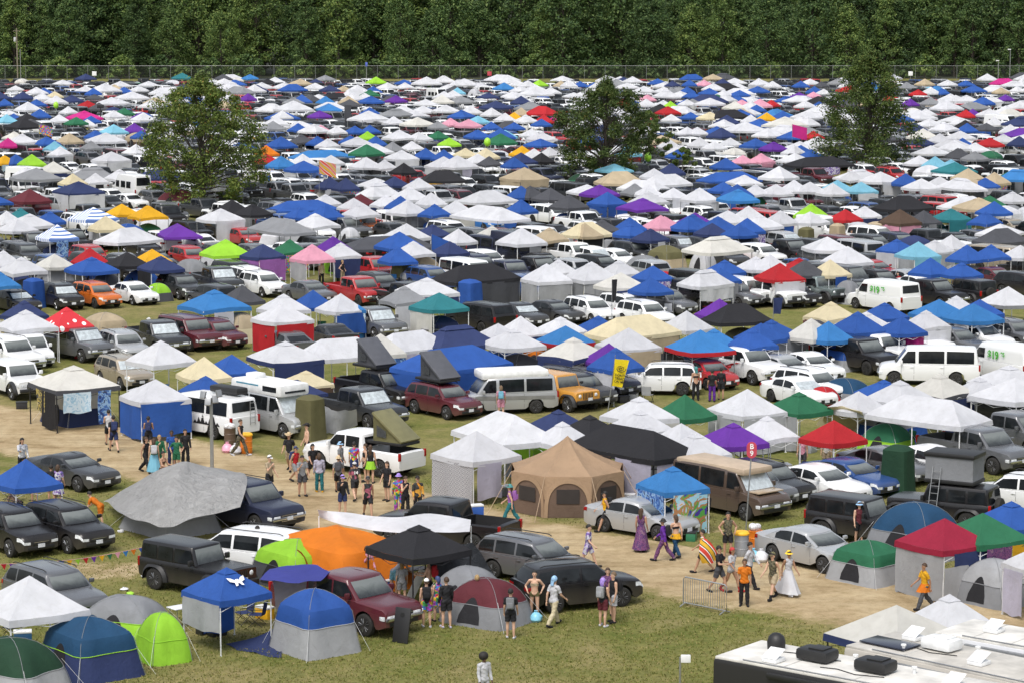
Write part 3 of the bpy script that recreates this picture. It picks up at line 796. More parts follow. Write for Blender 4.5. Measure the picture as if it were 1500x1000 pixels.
def grow_tree(seed, H, wd, base, leaf, nl, clumps, crown='round', trunk_r=.28, fill=.7, spread=(.10, .185)):
    """trunk with limbs (one mesh) and a crown of leaf-sized faces gathered in clumps along the limbs"""
    rnd = random.Random(seed); tb = MB()
    lean = Vector((rnd.uniform(-.03, .03) * H, rnd.uniform(-.03, .03) * H, 0))
    tr = [Vector((0, 0, -.2)), Vector((0, 0, H * .12)) + lean * .2, Vector((0, 0, H * .45)) + lean * .7, Vector((0, 0, H * .86)) + lean]
    tb.tube(tr, [trunk_r * 1.25, trunk_r, trunk_r * .62, trunk_r * .12], 7)
    cl = []
    for k in range(clumps):
        t = (k + .5) / clumps; z = base + (H - base) * (t ** .85)
        u = (z - base) / (H - base)
        if crown == 'round': rad = wd / 2 * (math.sin(PI * min(1, (.10 + u * .93)) ** .8)) ** .55
        elif crown == 'cone': rad = wd / 2 * max(.12, (1 - u ** 1.7) ** .8) * (.78 + .22 * min(1, u * 5))
        else: rad = wd / 2 * (.95 - .45 * u) * (1 if u < .75 else (1 - (u - .75) * 2.6))
        a = k * 2.399 + rnd.uniform(-.5, .5); rr = rad * math.sqrt(rnd.uniform(.12, 1)) * rnd.uniform(.85, 1.1)
        cpt = Vector((math.cos(a) * rr, math.sin(a) * rr, z + rnd.uniform(-.03, .03) * H)) + lean * u
        cl.append((cpt, wd * rnd.uniform(*spread) * (1.0 if u < .8 else .75)))
        if rr > rad * .3:
            s = tr[1].lerp(tr[2], max(0, min(1, u * .9))) if u < .7 else tr[2].lerp(tr[3], (u - .7) * 2)
            s.z = min(s.z, cpt.z - .08 * rr); md = s.lerp(cpt, .55) + Vector((0, 0, .06 * rr))
            tb.tube([s, md, cpt], [trunk_r * .34 * (1 - .6 * u), trunk_r * .2 * (1 - .6 * u), .02], 5)
    lb = MB(); per = nl // len(cl)
    for c, r in cl:
        for i in range(per):
            d = Vector((rnd.gauss(0, 1), rnd.gauss(0, 1), rnd.gauss(0, 1))).normalized()
            q = c + Vector((d.x, d.y, d.z * .72)) * r * (rnd.random() ** (1 - fill * .75))
            if q.z < .3: continue
            nrm = (d * .6 + Vector((rnd.uniform(-1, 1), rnd.uniform(-1, 1), rnd.uniform(-.1, 1.3)))).normalized()
            x = nrm.orthogonal().normalized(); y = nrm.cross(x); a = rnd.uniform(0, 6.28)
            x, y = x * math.cos(a) + y * math.sin(a), y * math.cos(a) - x * math.sin(a)
            s = leaf * rnd.uniform(.6, 1.25)
            lb.add([q - x * s * .5, q + y * s * .28 + x * s * .05, q + x * s * .55, q - y * s * .28 + x * s * .05], [(0, 1, 2, 3)])
    return tb.mesh('trunk', M_BARK), lb
def plant_tree(name, px, py, protos, rz, label, group=None, sc_=(1, 1, 1), p=None):
    p = at(px, py) if p is None else p
    o = empty(name, p, rz, label, 'tree', group); o.scale = sc_
    link('trunk', protos[0], o); link('crown', protos[1], o)
    FOOT.append((p.x, p.y, .8))
    return o
def field_tree(px, py, H, wd, seed, label, crown='round', base=1.4, nl=26000, clumps=90, tr=.3, leaf=.27):
    t, lb = grow_tree(seed, H, wd, base, leaf, nl, clumps, crown, tr, .55, (.06, .125))
    return plant_tree('broadleaf_tree', px, py, (t, lb.mesh('crown', M_LEAF, smooth=False)), 0, label)
field_tree(297, 304, 12.6, 13.0, 11, 'round spreading tree standing among the tents, leftmost of the three big field trees', clumps=135, base=.8, nl=33000)
field_tree(884, 268, 11.0, 11.8, 23, 'round open-crowned tree in the middle of the field with gaps showing tents', clumps=120, base=1.2, nl=27000)
field_tree(951, 243, 6.6, 5.6, 31, 'small slender tree just right of the middle field tree', clumps=34, base=1.4, nl=7000, tr=.15)
field_tree(1272, 252, 13.8, 13.6, 47, 'tall cone-shaped tree rising above the tents, rightmost of the three big field trees', crown='cone', clumps=135, base=.6, nl=33000)
field_tree(1000, 268, 3.8, 4.0, 53, 'low bushy sapling right of the small slender tree', clumps=22, base=.6, nl=4000, tr=.1)

WOOD = []
for i in range(8):
    H = [24, 27, 22, 26, 29, 23, 25, 21][i]; wd = [12, 13, 14, 11, 12.5, 13, 10.5, 14][i]
    t, lb = grow_tree(100 + i, H, wd, .8, .62, 9500, 52, ['oval', 'oval', 'round', 'oval', 'oval', 'round', 'cone', 'round'][i], .35, .62, (.13, .24))
    WOOD.append((t, lb.mesh('crown', M_LEAF_WOOD, smooth=False), H))
def row_name(i, n): return i
rnd = random.Random(5)
ORD = ['first', 'second', 'third', 'fourth', 'fifth', 'sixth', 'seventh', 'eighth', 'ninth', 'tenth', 'eleventh', 'twelfth', 'thirteenth', 'fourteenth', 'fifteenth', 'sixteenth', 'seventeenth', 'eighteenth', 'nineteenth', 'twentieth']
def ordinal(i):
    if i < 20: return ORD[i]
    t = ['', '', 'twenty', 'thirty', 'forty', 'fifty', 'sixty', 'seventy', 'eighty', 'ninety']; n = i + 1
    h = ''
    if n >= 100: h = 'hundred and '; n -= 100
    if n == 0: return 'hundredth'
    if n <= 20: return h + ORD[n - 1]
    return h + (t[n // 10] + '-' + ORD[n % 10 - 1] if n % 10 else t[n // 10][:-1] + 'ieth')
YF = at(750, 117).y      # where the fence runs
for row, (yoff, n, hs_) in enumerate([(14, 32, .84), (23, 34, 1.0), (33, 34, 1.14), (46, 32, 1.3)]):
    for i in range(n):
        y = YF + yoff + rnd.uniform(-4, 4); half = .192 * y
        x = -half - 4 + (2 * half + 8) * (i + .5 + rnd.uniform(-.5, .5)) / n
        t, c, H = WOOD[rnd.randrange(8)]
        k = hs_ * rnd.uniform(.74, 1.2)
        words = ['leafy tree on the front edge of the wood', 'tall tree just behind the front edge of the wood', 'tree in the third row of the wood', 'tall tree at the very back of the wood'][row]
        plant_tree('woodland_tree', 0, 0, (t, c), rnd.uniform(0, 6.28), '%s, %s from the left' % (words, ordinal(i)), 'trees of the wood beyond the fence', (k * rnd.uniform(.9, 1.1), k * rnd.uniform(.9, 1.1), k), Vector((x, y, 0)))
SHR = []
for i in range(3):
    t, lb = grow_tree(140 + i, 4.2, 6.5, .2, .7, 1500, 18, 'round', .1, .6); SHR.append((t, lb.mesh('crown', M_LEAF_WOOD, smooth=False)))
nsh = 34
for i in range(nsh):
    y = YF + 6 + rnd.uniform(-1.5, 2); half = .192 * y
    x = -half + 2 * half * (i + .5 + rnd.uniform(-.3, .3)) / nsh; k = rnd.uniform(.6, 1.25)
    o = plant_tree('woodland_shrub', 0, 0, SHR[i % 3], rnd.uniform(0, 6), 'leafy shrub growing right behind the fence, %s from the left' % ordinal(i), 'shrubs along the fence', (k, k, k), Vector((x, y, 0)))
    o['category'] = 'shrub'
# dark floor of the wood and the rise behind it
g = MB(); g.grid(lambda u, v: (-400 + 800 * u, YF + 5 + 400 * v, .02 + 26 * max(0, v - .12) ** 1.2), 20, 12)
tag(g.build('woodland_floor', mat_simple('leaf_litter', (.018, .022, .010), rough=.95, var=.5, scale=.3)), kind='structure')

# chain-link fence along the wood
fo = empty('chain_link_fence', (0, YF, 0), 0, 'long grey chain-link fence between the tents and the wood', 'fence')
half = .2 * YF
def net_mat():
    m, nt, out = newmat('chain_link')
    tc = N(nt, 'ShaderNodeTexCoord'); n = noise(nt, .2, 3, .6, vec=tc.outputs['Object'])
    r = ramp(nt, [(.3, (.07, .085, .065)), (.7, (.15, .165, .14))], n.outputs['Fac'])
    b = N(nt, 'ShaderNodeBsdfPrincipled'); inp(b, Roughness=.6); nt.links.new(r.outputs[0], b.inputs['Base Color'])
    t = N(nt, 'ShaderNodeBsdfTransparent'); mx = N(nt, 'ShaderNodeMixShader'); mx.inputs[0].default_value = .09
    nt.links.new(t.outputs[0], mx.inputs[1]); nt.links.new(b.outputs[0], mx.inputs[2]); nt.links.new(mx.outputs[0], out.inputs[0])
    return m
g = MB(); g.grid(lambda u, v: (-half + 2 * half * u, 0, .05 + 2.9 * v), 40, 1); g.build('chain_link_panel', net_mat(), fo)
pst = MB(); pst.tube([(0, 0, 0), (0, 0, 3.1)], .05, 6); pm = pst.mesh('fence_post', M_GPOLE)
for i in range(54): link('fence_post', pm, fo, (-half + 2 * half * i / 53, .06, 0))
g = MB(); g.tube([(-half, .06, 2.98), (half, .06, 2.98)], .03, 5); g.build('top_rail', M_GPOLE, fo)
def lone_pole(name, px, py, h, label, cat, build):
    p = at(px, py); o = empty(name, p, 0, label, cat); build(o, h); return o
def b_utility(o, h):
    g = MB(); g.tube([(0, 0, 0), (0, 0, h)], [.17, .12], 8); g.build('pole', mat_simple('weathered_wood', (.20, .17, .13), rough=.9, var=.3), o)
    g = MB(); g.lathe([(.25, h - 2.9), (.28, h - 2.8), (.28, h - 2.1), (.2, h - 1.95)], 12, c=(-.4, -.1, 0)); g.build('transformer', mat_simple('transformer_grey', (.45, .46, .47)), o)
    g = MB(); g.box((0, 0, h - .6), (1.6, .1, .12)); g.build('cross_arm', mat_simple('weathered_wood', (.20, .17, .13)), o)
lone_pole('utility_pole', 26, 116, 11.0, 'wooden utility pole with grey transformer at the far left edge of the wood', 'pole', b_utility)
def b_post(o, h): MB().tube([(0, 0, 0), (0, 0, h)], [.10, .08], 8).build('pole', M_STEEL, o)
lone_pole('wooden_post', 30.5, 116, 6.4, 'shorter bare post right beside the utility pole', 'pole', b_post)
def b_lamp(o, h):
    MB().tube([(0, 0, 0), (0, 0, h)], [.10, .07], 8).build('pole', M_STEEL, o)
    MB().rbox((-.25, -.1, h), (.7, .3, .2), .05).build('lamp_head', M_WPLAST, o)
lone_pole('light_pole', 1479, 118, 6.6, 'tall thin light pole near the fence at the far right', 'light pole', b_lamp)
lone_pole('light_pole', 1462, 118, 4.2, 'shorter thin pole left of the tall light pole by the far right fence', 'light pole', b_lamp)
def b_blue(o, h):
    MB().tube([(0, 0, 0), (0, 0, h)], [.09, .07], 8).build('pole', M_STEEL, o)
    MB().rbox((0, -.1, h), (.5, .4, .9), .1).build('lamp_head', mat_simple('blue_lamp', (.08, .12, .45)), o)
lone_pole('light_pole', 537, 122, 3.9, 'pole with a blue lamp head in front of the fence', 'light pole', b_blue)
def b_sign(c):
    def f(o, h):
        MB().tube([(0, 0, 0), (0, 0, h)], .05, 6).build('post', M_STEEL, o)
        MB().rbox((0, -.08, h), (.9, .04, .9), .02).build('panel', mat_simple('sign_' + c, (.75, .76, .78) if c == 'white' else (.45, .05, .08)), o)
    return f
for px, c, lb in ((138.5, 'white', 'small white square sign on the fence left of the big left tree'), (717, 'red', 'small red and white sign on a post in front of the fence'), (1333.5, 'white', 'small white square sign on the fence right of the tall cone-shaped tree')):
    lone_pole('fence_sign', px, 123, 2.1, lb, 'sign', b_sign(c))
# ------------------------------------------------------------------ pop-up canopies
def roof_mb(L, W, eave, peak, seed, vent=True, curve=1.08, val=.24, arch=0.0):
    rnd = random.Random(seed); mb = MB(); rl = max(0, L - W) / 2; hx, hy = L / 2, W / 2
    E = [(-hx, -hy), (hx, -hy), (hx, hy), (-hx, hy)]
    T = [(-rl, 0), (rl, 0), (rl, 0), (-rl, 0)]
    pk = [peak, peak, peak, peak]
    off = [(rnd.uniform(-.05, .05), rnd.uniform(-.05, .05), rnd.uniform(-.05, .04)) for _ in range(4)]
    ph = [rnd.uniform(0, 6) for _ in range(8)]
    nu, nv = (8, 6) if rl == 0 else (12, 6)
    for k in range(4):
        a, b, c, d = k, (k + 1) % 4, T[(k + 1) % 4], T[k]
        A = Vector((E[a][0] + off[a][0], E[a][1] + off[a][1], eave + off[a][2])); B = Vector((E[b][0] + off[b][0], E[b][1] + off[b][1], eave + off[b][2]))
        C = Vector((c[0], c[1], peak)); D = Vector((d[0], d[1], peak))
        def fn(u, v):
            p = (A.lerp(B, u)).lerp(D.lerp(C, u), v)
            ez = A.z + (B.z - A.z) * u
            z = ez + (peak - ez) * (v ** curve)
            s = math.sin(PI * u)
            z -= .05 * s * (1 - v) ** 2 + .05 * s * math.sin(PI * v) * (1 - v) + .012 * math.sin(9 * u + ph[k]) * math.sin(7 * v + ph[k + 4]) * s * (1 - v)
            z += arch * s * (1 - v)
            q = 1 - .018 * s * (1 - v)
            return (p.x * q, p.y * q, z)
        mb.grid(fn, nu, nv)
        def vl(u, v):
            p = fn(u, 0); f = 1.004 + .012 * v
            w = .018 * math.sin(PI * u * 7 + ph[k]) * v * math.sin(PI * u)
            return (p[0] * f + w, p[1] * f + w, p[2] - val * (1 - v) * (1 - .12 * math.sin(PI * u)) if False else p[2] - val * v)
        mb.grid(lambda u, v: vl(u, 1 - v), nu, 1, mi=1)
    if vent:
        h = .12 * W; q = [(-h - rl, -h), (h + rl, -h), (h + rl, h), (-h - rl, h)]; zb_ = peak - (peak - eave) * .21
        vs = [(x, y, zb_ + .015) for x, y in q] + [(-rl, 0, peak + .03), (rl, 0, peak + .03)]
        mb.add(vs, [(0, 1, 5, 4), (1, 2, 5), (2, 3, 4, 5), (3, 0, 4)])
    return mb
EAVE, PEAK = 2.08, 3.08
ROOFS = {}
for i in range(5): ROOFS['1', i] = roof_mb(3.05, 3.05, EAVE, PEAK - .12 + .06 * i, i, i % 2 == 0, [.93, 1.0, .96, 1.08, .90][i], arch=[0, 0, .12, 0, .05][i])
for i in range(3): ROOFS['2', i] = roof_mb(6.1, 3.05, EAVE, PEAK, 20 + i, False, [.95, 1.04, 1.0][i])
for i in range(2): ROOFS['3', i] = roof_mb(4.6, 3.05, EAVE, PEAK, 30 + i, i == 0, 1.1)
RM = {k: mb.mesh('roof', [cloth('w'), cloth('w')], ang=14, merge=False) for k, mb in ROOFS.items()}
lg = MB(); lg.box((0, 0, .85), (.045, .045, 1.7)); lg.box((0, 0, 1.72), (.035, .035, .6)); lg.box((0, 0, .01), (.1, .1, .02)); LEG = lg.mesh('leg', M_WPOLE)
def truss(n, axis):
    g = MB(); w = 3.0
    for k in range(2):
        a = -1.45 + k * 1.45
        for z0, z1 in ((1.65, 1.98), (1.98, 1.65)):
            p, q = ((a, 0, z0), (a + 1.45, 0, z1)); g.tube([p, q], .012, 4)
    return g.mesh('truss_bar', M_WPOLE)
TRUSS = truss(0, 0)
def far_canopy(k):
    mb = MB(); o = ROOFS[k]; mb.v = list(o.v); mb.f = list(o.f); mb.m = [0] * len(o.f)
    L, W = {'1': (3.05, 3.05), '2': (6.1, 3.05), '3': (4.6, 3.05)}[k[0]]
    for sx in (-1, 1):
        for sy in (-1, 1): mb.box((sx * (L / 2 - .05), sy * (W / 2 - .05), 1.02), (.05, .05, 2.04), 1)
    return mb
FAR = {k: far_canopy(k) for k in ROOFS}
FARM = {k: mb.mesh('canopy', [cloth('w'), M_GPOLE], ang=14) for k, mb in FAR.items()}
def drape(w, top, bot, seed, amp=.05, hem=.06, tuck=0.0):
    """a hanging cloth: width w along x, from height top to bot, rippling in y"""
    rnd = random.Random(seed); ph = [rnd.uniform(0, 6) for _ in range(4)]; mb = MB()
    fr = rnd.uniform(2.2, 3.6)
    def fn(u, v):
        z = top + (bot - top) * v
        rip = math.sin(u * w * fr + ph[0]) * amp * (.25 + v) + math.sin(u * w * fr * 2.3 + ph[1] + v * 1.5) * amp * .4 * v
        sag = .10 * math.sin(PI * ((u * 3) % 1)) * (1 - v) * amp * 6
        return (-w / 2 + w * u + .02 * math.sin(ph[2] + 6 * v), rip - tuck * v, z - sag * .5 + hem * math.sin(ph[3] + 7 * u) * v)
    mb.grid(fn, max(8, int(w * 6)), 7)
    return mb
DRAPES = {}
def drape_mesh(w, top, bot, i, tuck=0.0):
    k = (round(w, 1), round(top, 1), round(bot, 1), i % 4, tuck)
    if k not in DRAPES: DRAPES[k] = drape(k[0], k[1], k[2], i % 4, tuck=tuck).mesh('side_wall', cloth('w'), ang=80)
    return DRAPES[k]
SIDES = {'R': (0, -1, 0), 'BL': (0, 1, PI), 'L': (-1, 0, -PI / 2), 'BR': (1, 0, PI / 2)}
NCAN = [0]; CANS = []
def wallmat(c):
    return c if not isinstance(c, str) else cloth(c)
def canopy(col, px, py, wpx, kind='1', rot=None, walls=None, legs='w', label=None, lod=0, trim=None, var=None, p=None, size=None, long_v=False, flat=1.0, roofmat=None, extra=''):
    """a pop-up canopy whose roof peak shows at photo pixel (px, py) and whose roof spans wpx pixels"""
    rnd = random.Random(int(px * 31 + py * 17))
    rot = UANG + R(rnd.uniform(-9, 9)) if rot is None else R(rot)
    if long_v: rot -= PI / 2
    k = (kind, (rnd.randrange({'1': 5, '2': 3, '3': 2}[kind]) if var is None else var))
    if p is None: p = at(px, py, PEAK)
    L = {'1': 1, '2': 2, '3': 1.5}[kind]
    c, s = abs(math.cos(rot)), abs(math.sin(rot))
    span = (L * c + s) * 3.05
    if size is None: size = wpx / (ppm((p.x, p.y, 2.1)) * span)
    size = max(.72, min(1.6, size)); zs = (.72 + .28 * size) * flat
    p = at(px, py, PEAK * zs) if px is not None else p
    loc = Vector((p.x, p.y, 0))
    base = CLOTH[col][0] + (' pop-up canopy' if kind == '1' else ' long canopy') + extra
    NCAN[0] += 1
    mt = roofmat or cloth(col); tr = cloth(trim) if trim else mt
    if lod == 2:
        o = link('pop_up_canopy', FARM[k], None, loc, mt, (0, 0, rot)); o.scale = (size, size, zs)
        tag(o, None, 'canopy', 'pop-up canopies on the camping field')
    else:
        o = empty('pop_up_canopy', loc, rot, None, 'canopy', 'pop-up canopies on the camping field')
        o.scale = (size, size, zs)
        r = link('roof', RM[k], o, None, mt); r.material_slots[1].link = 'OBJECT'; r.material_slots[1].material = tr
        lm = {'w': M_WPOLE, 'g': M_GPOLE, 'k': M_KPOLE}[legs]
        hx, hy = L * 1.525 - .05, 1.475
        for sx in (-1, 1):
            for sy in (-1, 1): link('leg', LEG, o, (sx * hx, sy * hy, 0), lm)
        if kind == '2':
            for sy in (-1, 1): link('leg', LEG, o, (0, sy * hy, 0), lm)
        if lod == 0 and kind == '1':
            for sd in ('R', 'L'):
                sx, sy, a = SIDES[sd]; link('truss_bar', TRUSS, o, (sx * hx, sy * hy, 0), lm, (0, 0, a))
    if walls:
        for i, (sd, wc, frac, top, bot, *rest) in enumerate(walls):
            sx, sy, a = SIDES[sd]; w = (L if sd in ('R', 'BL') else 1) * 3.0 * abs(frac)
            off = rest[0] if rest else 0
            me = drape_mesh(w, top, bot, int(px) + i, .0)
            hx, hy = L * 1.525 + .01, 1.535
            ox, oy = (off, 0) if sd in ('R', 'BL') else (0, -off if sd == 'L' else off)
            if lod == 2:
                cw = link('side_wall', me, o, (sx * hx + ox, sy * hy + oy, 0), wallmat(wc), (0, 0, a))
            else:
                cw = link('side_wall', me, o, (sx * hx + ox, sy * hy + oy, 0), wallmat(wc), (0, 0, a))
    CANS.append((o, loc))
    note(o, base, base, loc, 1.55 * size * (L + 1) / 2, label, 2.6)
    return o

# ------------------------------------------------------------------ tents
def dome_mb(L, W, H, ex=2.6, poles=2, band=.34, nu=32, nv=12, seed=0, prof=.75):
    """fabric skin with creases along the poles; faces under `band` take material 1"""
    mb = MB(); rnd = random.Random(seed)
    def fn(u, v):
        a = 2 * PI * u; ca, sa = math.cos(a), math.sin(a)
        e2 = ex + (1.9 - ex) * v ** 1.6 if ex < 5 else ex + (3 - ex) * v ** 3
        k = (abs(ca) ** e2 + abs(sa) ** e2) ** (-1 / e2)
        off = abs(math.sin(2 * (a - PI / 4)))          # 0 on the poles (corners), 1 mid-side
        if prof < .36: rad, z = (1 - .12 * v if v < .8 else max(0, (1 - v) / .2) ** .8 * .90), min(1, v * 1.12) if v < .8 else .896 + .104 * math.sin((v - .8) / .2 * PI / 2)
        elif ex >= 5:   # upright walls, then a pitched, slightly sagging top
            if v < .55: rad, z = 1 - .17 * (v / .55) ** 1.2, .72 * v / .55
            else: w_ = (v - .55) / .45; rad, z = .83 * (1 - w_), .72 + .28 * math.sin(w_ * PI / 2) ** .9 - .05 * off * math.sin(PI * w_)
        else:
            t = v * PI / 2; rad = math.cos(t) ** prof; z = math.sin(t) ** 1.05
        sag = (.15 if ex < 5 else .06) * off ** 1.2 * math.sin(PI * min(1, v * 1.05)) ** .8
        rad *= 1 - sag; wr = 1 + .010 * math.sin(13 * a + 5 * v + seed) * (1 - v)
        hem = 1 + .05 * (1 - off) * (1 - v) ** 6
        return (ca * k * L / 2 * rad * wr * hem, sa * k * W / 2 * rad * wr * hem, z * H)
    vs = [fn(i / nu, j / nv) for j in range(nv) for i in range(nu)] + [(0, 0, H)]
    fs, ms = [], []
    for j in range(nv - 1):
        for i in range(nu):
            fs.append((j * nu + i, j * nu + (i + 1) % nu, (j + 1) * nu + (i + 1) % nu, (j + 1) * nu + i)); ms.append(1 if (j + 1) / nv <= band else 0)
    for i in range(nu): fs.append(((nv - 1) * nu + i, (nv - 1) * nu + (i + 1) % nu, len(vs) - 1)); ms.append(0)
    for f, m in zip(fs, ms): mb.f.append(f); mb.m.append(m)
    mb.v = vs
    return mb, fn
TENTS = {}
def tent(style, c1, c2, px, py, rz, label=None, L=2.6, W=2.3, H=1.45, z0=.6, door='k', group=None, words=None, p=None):
    """dome or cabin tent centred so that its middle shows at the pixel; two fabric colours, door, poles, guy lines"""
    p = at(px, py, z0) if p is None else p; loc = Vector((p.x, p.y, 0)); rz = R(rz)
    word = words or {'dome': 'dome tent', 'cabin': 'cabin tent', 'pod': 'pop-up changing tent'}[style]
    o = empty({'dome': 'dome_tent', 'cabin': 'cabin_tent', 'pod': 'changing_tent'}[style], loc, rz, None, 'tent', group)
    key = (style, round(L, 1), round(W, 1), round(H, 1))
    if key not in TENTS:
        if style == 'dome': mb, fn = dome_mb(L, W, H, 4.2, 2, .34, prof=.8, nu=40)
        elif style == 'cabin': mb, fn = dome_mb(L, W, H, 7, 2, .42, prof=.42, nu=40, nv=14)
        else: mb, fn = dome_mb(L, W, H, 6, 2, .05, nu=32, nv=10, prof=.30)
        me = mb.mesh('canvas', [cloth('g'), cloth('g')], ang=28)
        d = MB(); w0, w1, zt = (.36, .64, .62) if style != 'pod' else (.42, .58, .72)
        # arched door panel lying just outside the right-hand and left-hand faces
        def dr(c, half, lo, hi, off):
            g = MB()
            def f(u, v):
                x = 2 * u - 1; vv = lo + (hi - lo) * v * math.sqrt(max(.05, 1 - (x * x) * .92))
                q = fn((c + half * x) % 1.0, vv); s_ = 1 + off / (W / 2)
                return (q[0] * s_, q[1] * s_, q[2] + .004)
            g.grid(f, 8, 5); return g.mesh('door', M_BLACK, ang=80)
        dR = dr(.75, .05 if style != 'cabin' else .055, .05, .46, .012)
        dL = dr(.5, .04 if style != 'cabin' else .05, .22, .45, .012)
        pl = []
        for a0 in ((PI / 4, PI * 5 / 4), (PI * 3 / 4, PI * 7 / 4)):
            g = MB(); pts = []
            for k in range(17):
                v = k / 8 if k <= 8 else 2 - k / 8; a = a0[0] if k <= 8 else a0[1]
                q = fn(a / (2 * PI), min(.999, v)); pts.append((q[0] * 1.012, q[1] * 1.012, q[2] + .008))
            g.tube(pts, .009, 5); pl.append(g.mesh('tent_pole', M_GPOLE))
        TENTS[key] = (me, dR, dL, pl)
    me, dR, dL, pl = TENTS[key]
    cv = link('canvas', me, o, None, cloth(c1)); cv.material_slots[1].link = 'OBJECT'; cv.material_slots[1].material = cloth(c2)
    if door:
        link('door', dR, o, None, cloth(door) if style != 'pod' else cloth(c1))
        if style != 'pod': link('window', dL, o, None, mat_mesh_net('dark', (.05, .055, .06), .8))
    if style != 'pod':
        for q in pl: link('tent_pole', q, o)
    if style != 'pod' and loc.y < 140:
        for sx in (-1, 1):
            for sy in (-1, 1):
                g = MB(); g.tube([(sx * L * .36, sy * W * .36, H * .62), (sx * L * .57, sy * W * .57, .02)], .005, 4); g.build('guy_line', M_WPOLE, o)
        if label:
            g = MB(); pts = [me.vertices[i].co * 1.006 for i in range(40 * (5 if style == 'cabin' else 4), 40 * (6 if style == 'cabin' else 5))]; g.tube(pts + pts[:1], .016, 4)
            g.build('piping', cloth('L' if 'steel blue' in label else c2), o)
    a, b = CLOTH[c1][0], CLOTH[c2][0]
    base = (a if a == b else a + ' and ' + b) + ' ' + word
    note(o, base, base, loc, max(L, W) / 2, label, H)
    return o

def roof_tent(p, rz, z, c, label, group=None, wedge=True, col2='d'):
    """wedge-shaped hard-shell tent on a car roof: floor tray, hinged lid, canvas sides"""
    o = empty('roof_tent', (p[0], p[1], z), rz, label, 'tent', group)
    L, W, H = 2.15, 1.35, 1.25
    g = MB(); g.rbox((0, 0, .07), (L, W, .14), .04); g.build('floor_tray', M_BLACK, o)
    # lid hinged at the front (+x), open at the back
    g = MB(); a = math.asin(H / L)
    g.rbox((0, 0, 0), (L, W + .04, .13), .04); M = Matrix.Translation((L / 2 - math.cos(a) * L / 2, 0, .19 + math.sin(a) * L / 2)) @ Matrix.Rotation(a, 4, 'Y'); g.xform(M)
    g.build('lid', mat_simple('shell_' + c, CLOTH[c][1], rough=.5), o)
    b = L / 2 - math.cos(a) * L
    for sd in (1, -1):
        g = MB()
        g.grid(lambda u, v: ((L / 2 - .06) + (b - L / 2 + .1) * u, sd * (W / 2 - .04 - .03 * math.sin(PI * u) * math.sin(PI * v)), .14 + (math.sin(a) * L * .97) * u * v), 6, 4)
        g.build('side_canvas', cloth(col2), o, ang=80)
        g = MB(); g.grid(lambda u, v: ((L / 2 - .06) + (b - L / 2 + .1) * (.52 + .34 * u), sd * (W / 2 + .004), .26 + (math.sin(a) * L * .9) * (.52 + .34 * u) * (.1 + .55 * v)), 3, 3)
        g.build('window', mat_mesh_net('dark', (.05, .055, .06), .8), o)
    g = MB(); g.grid(lambda u, v: (b + .05, (W - .1) * (u - .5), .14 + math.sin(a) * L * .94 * v), 4, 4); g.build('rear_canvas', cloth(col2), o)
    return o

# ------------------------------------------------------------------ loose things of a camp
def chair_mb():
    parts = []
    g = MB()
    for sx in (-1, 1):
        g.tube([(sx * .27, -.26, 0), (sx * .27, .24, .44)], .012, 5); g.tube([(sx * .27, .26, 0), (sx * .27, -.26, .44), ], .012, 5); g.tube([(sx * .27, .24, .44), (sx * .28, .34, .92)], .012, 5)
        g.tube([(sx * .29, -.26, .44), (sx * .30, -.26, .64), (sx * .30, .28, .66)], .015, 5)
    g.tube([(-.27, -.2, .05), (.27, -.2, .05)], .012, 5)
    parts.append(('frame', g, 'k'))
    g = MB(); g.grid(lambda u, v: (-.26 + .52 * u, -.26 + .5 * v, .43 - .06 * math.sin(PI * u) * math.sin(PI * v)), 5, 5); parts.append(('seat', g, 'c'))
    g = MB(); g.grid(lambda u, v: (-.26 + .52 * u, .24 + .10 * v + .05 * math.sin(PI * u), .43 + .5 * v), 5, 5); parts.append(('backrest', g, 'c'))
    return [(nm, mb.mesh(nm, M_BLACK if c == 'k' else cloth('b'), ang=80), c) for nm, mb, c in parts]
CHAIR = chair_mb()
def cooler_mb():
    g = MB(); g.rbox((0, 0, .19), (.62, .38, .38), .03); b = g
    l_ = MB(); l_.rbox((0, 0, .42), (.64, .40, .08), .03)
    h = MB(); h.tube([(-.34, 0, .26), (-.38, -.08, .30), (-.38, .08, .30), (-.34, 0, .26)], .012, 5)
    return [('tub', b.mesh('tub', cloth('b')), 'c'), ('lid', l_.mesh('lid', M_WPLAST), None), ('handle', h.mesh('handle', M_BLACK), None)]
COOLER = cooler_mb()
def table_mb():
    t = MB(); t.rbox((0, 0, .72), (1.22, .6, .04), .015)
    res = [('table_top', t.mesh('table_top', M_WPLAST), 'c')]
    for sx in (-1, 1):
        for sy in (-1, 1):
            g = MB(); g.tube([(sx * .5, sy * .24, 0), (sx * .5, sy * .24, .7)], .014, 5); res.append(('leg', g.mesh('leg', M_GPOLE), None))
    return res
TABLE = table_mb()
def bin_mb():
    g = MB(); g.rbox((0, 0, .17), (.6, .4, .34), .03); l_ = MB(); l_.rbox((0, 0, .36), (.63, .43, .05), .02)
    return [('tub', g.mesh('tub', M_BLACK), 'c'), ('lid', l_.mesh('lid', M_BLACK), None)]
BIN = bin_mb()
PROPM = {}
def propmat(c):
    if c not in PROPM: PROPM[c] = mat_simple('plastic_' + CLOTH[c][0], CLOTH[c][1], rough=.45)
    return PROPM[c]
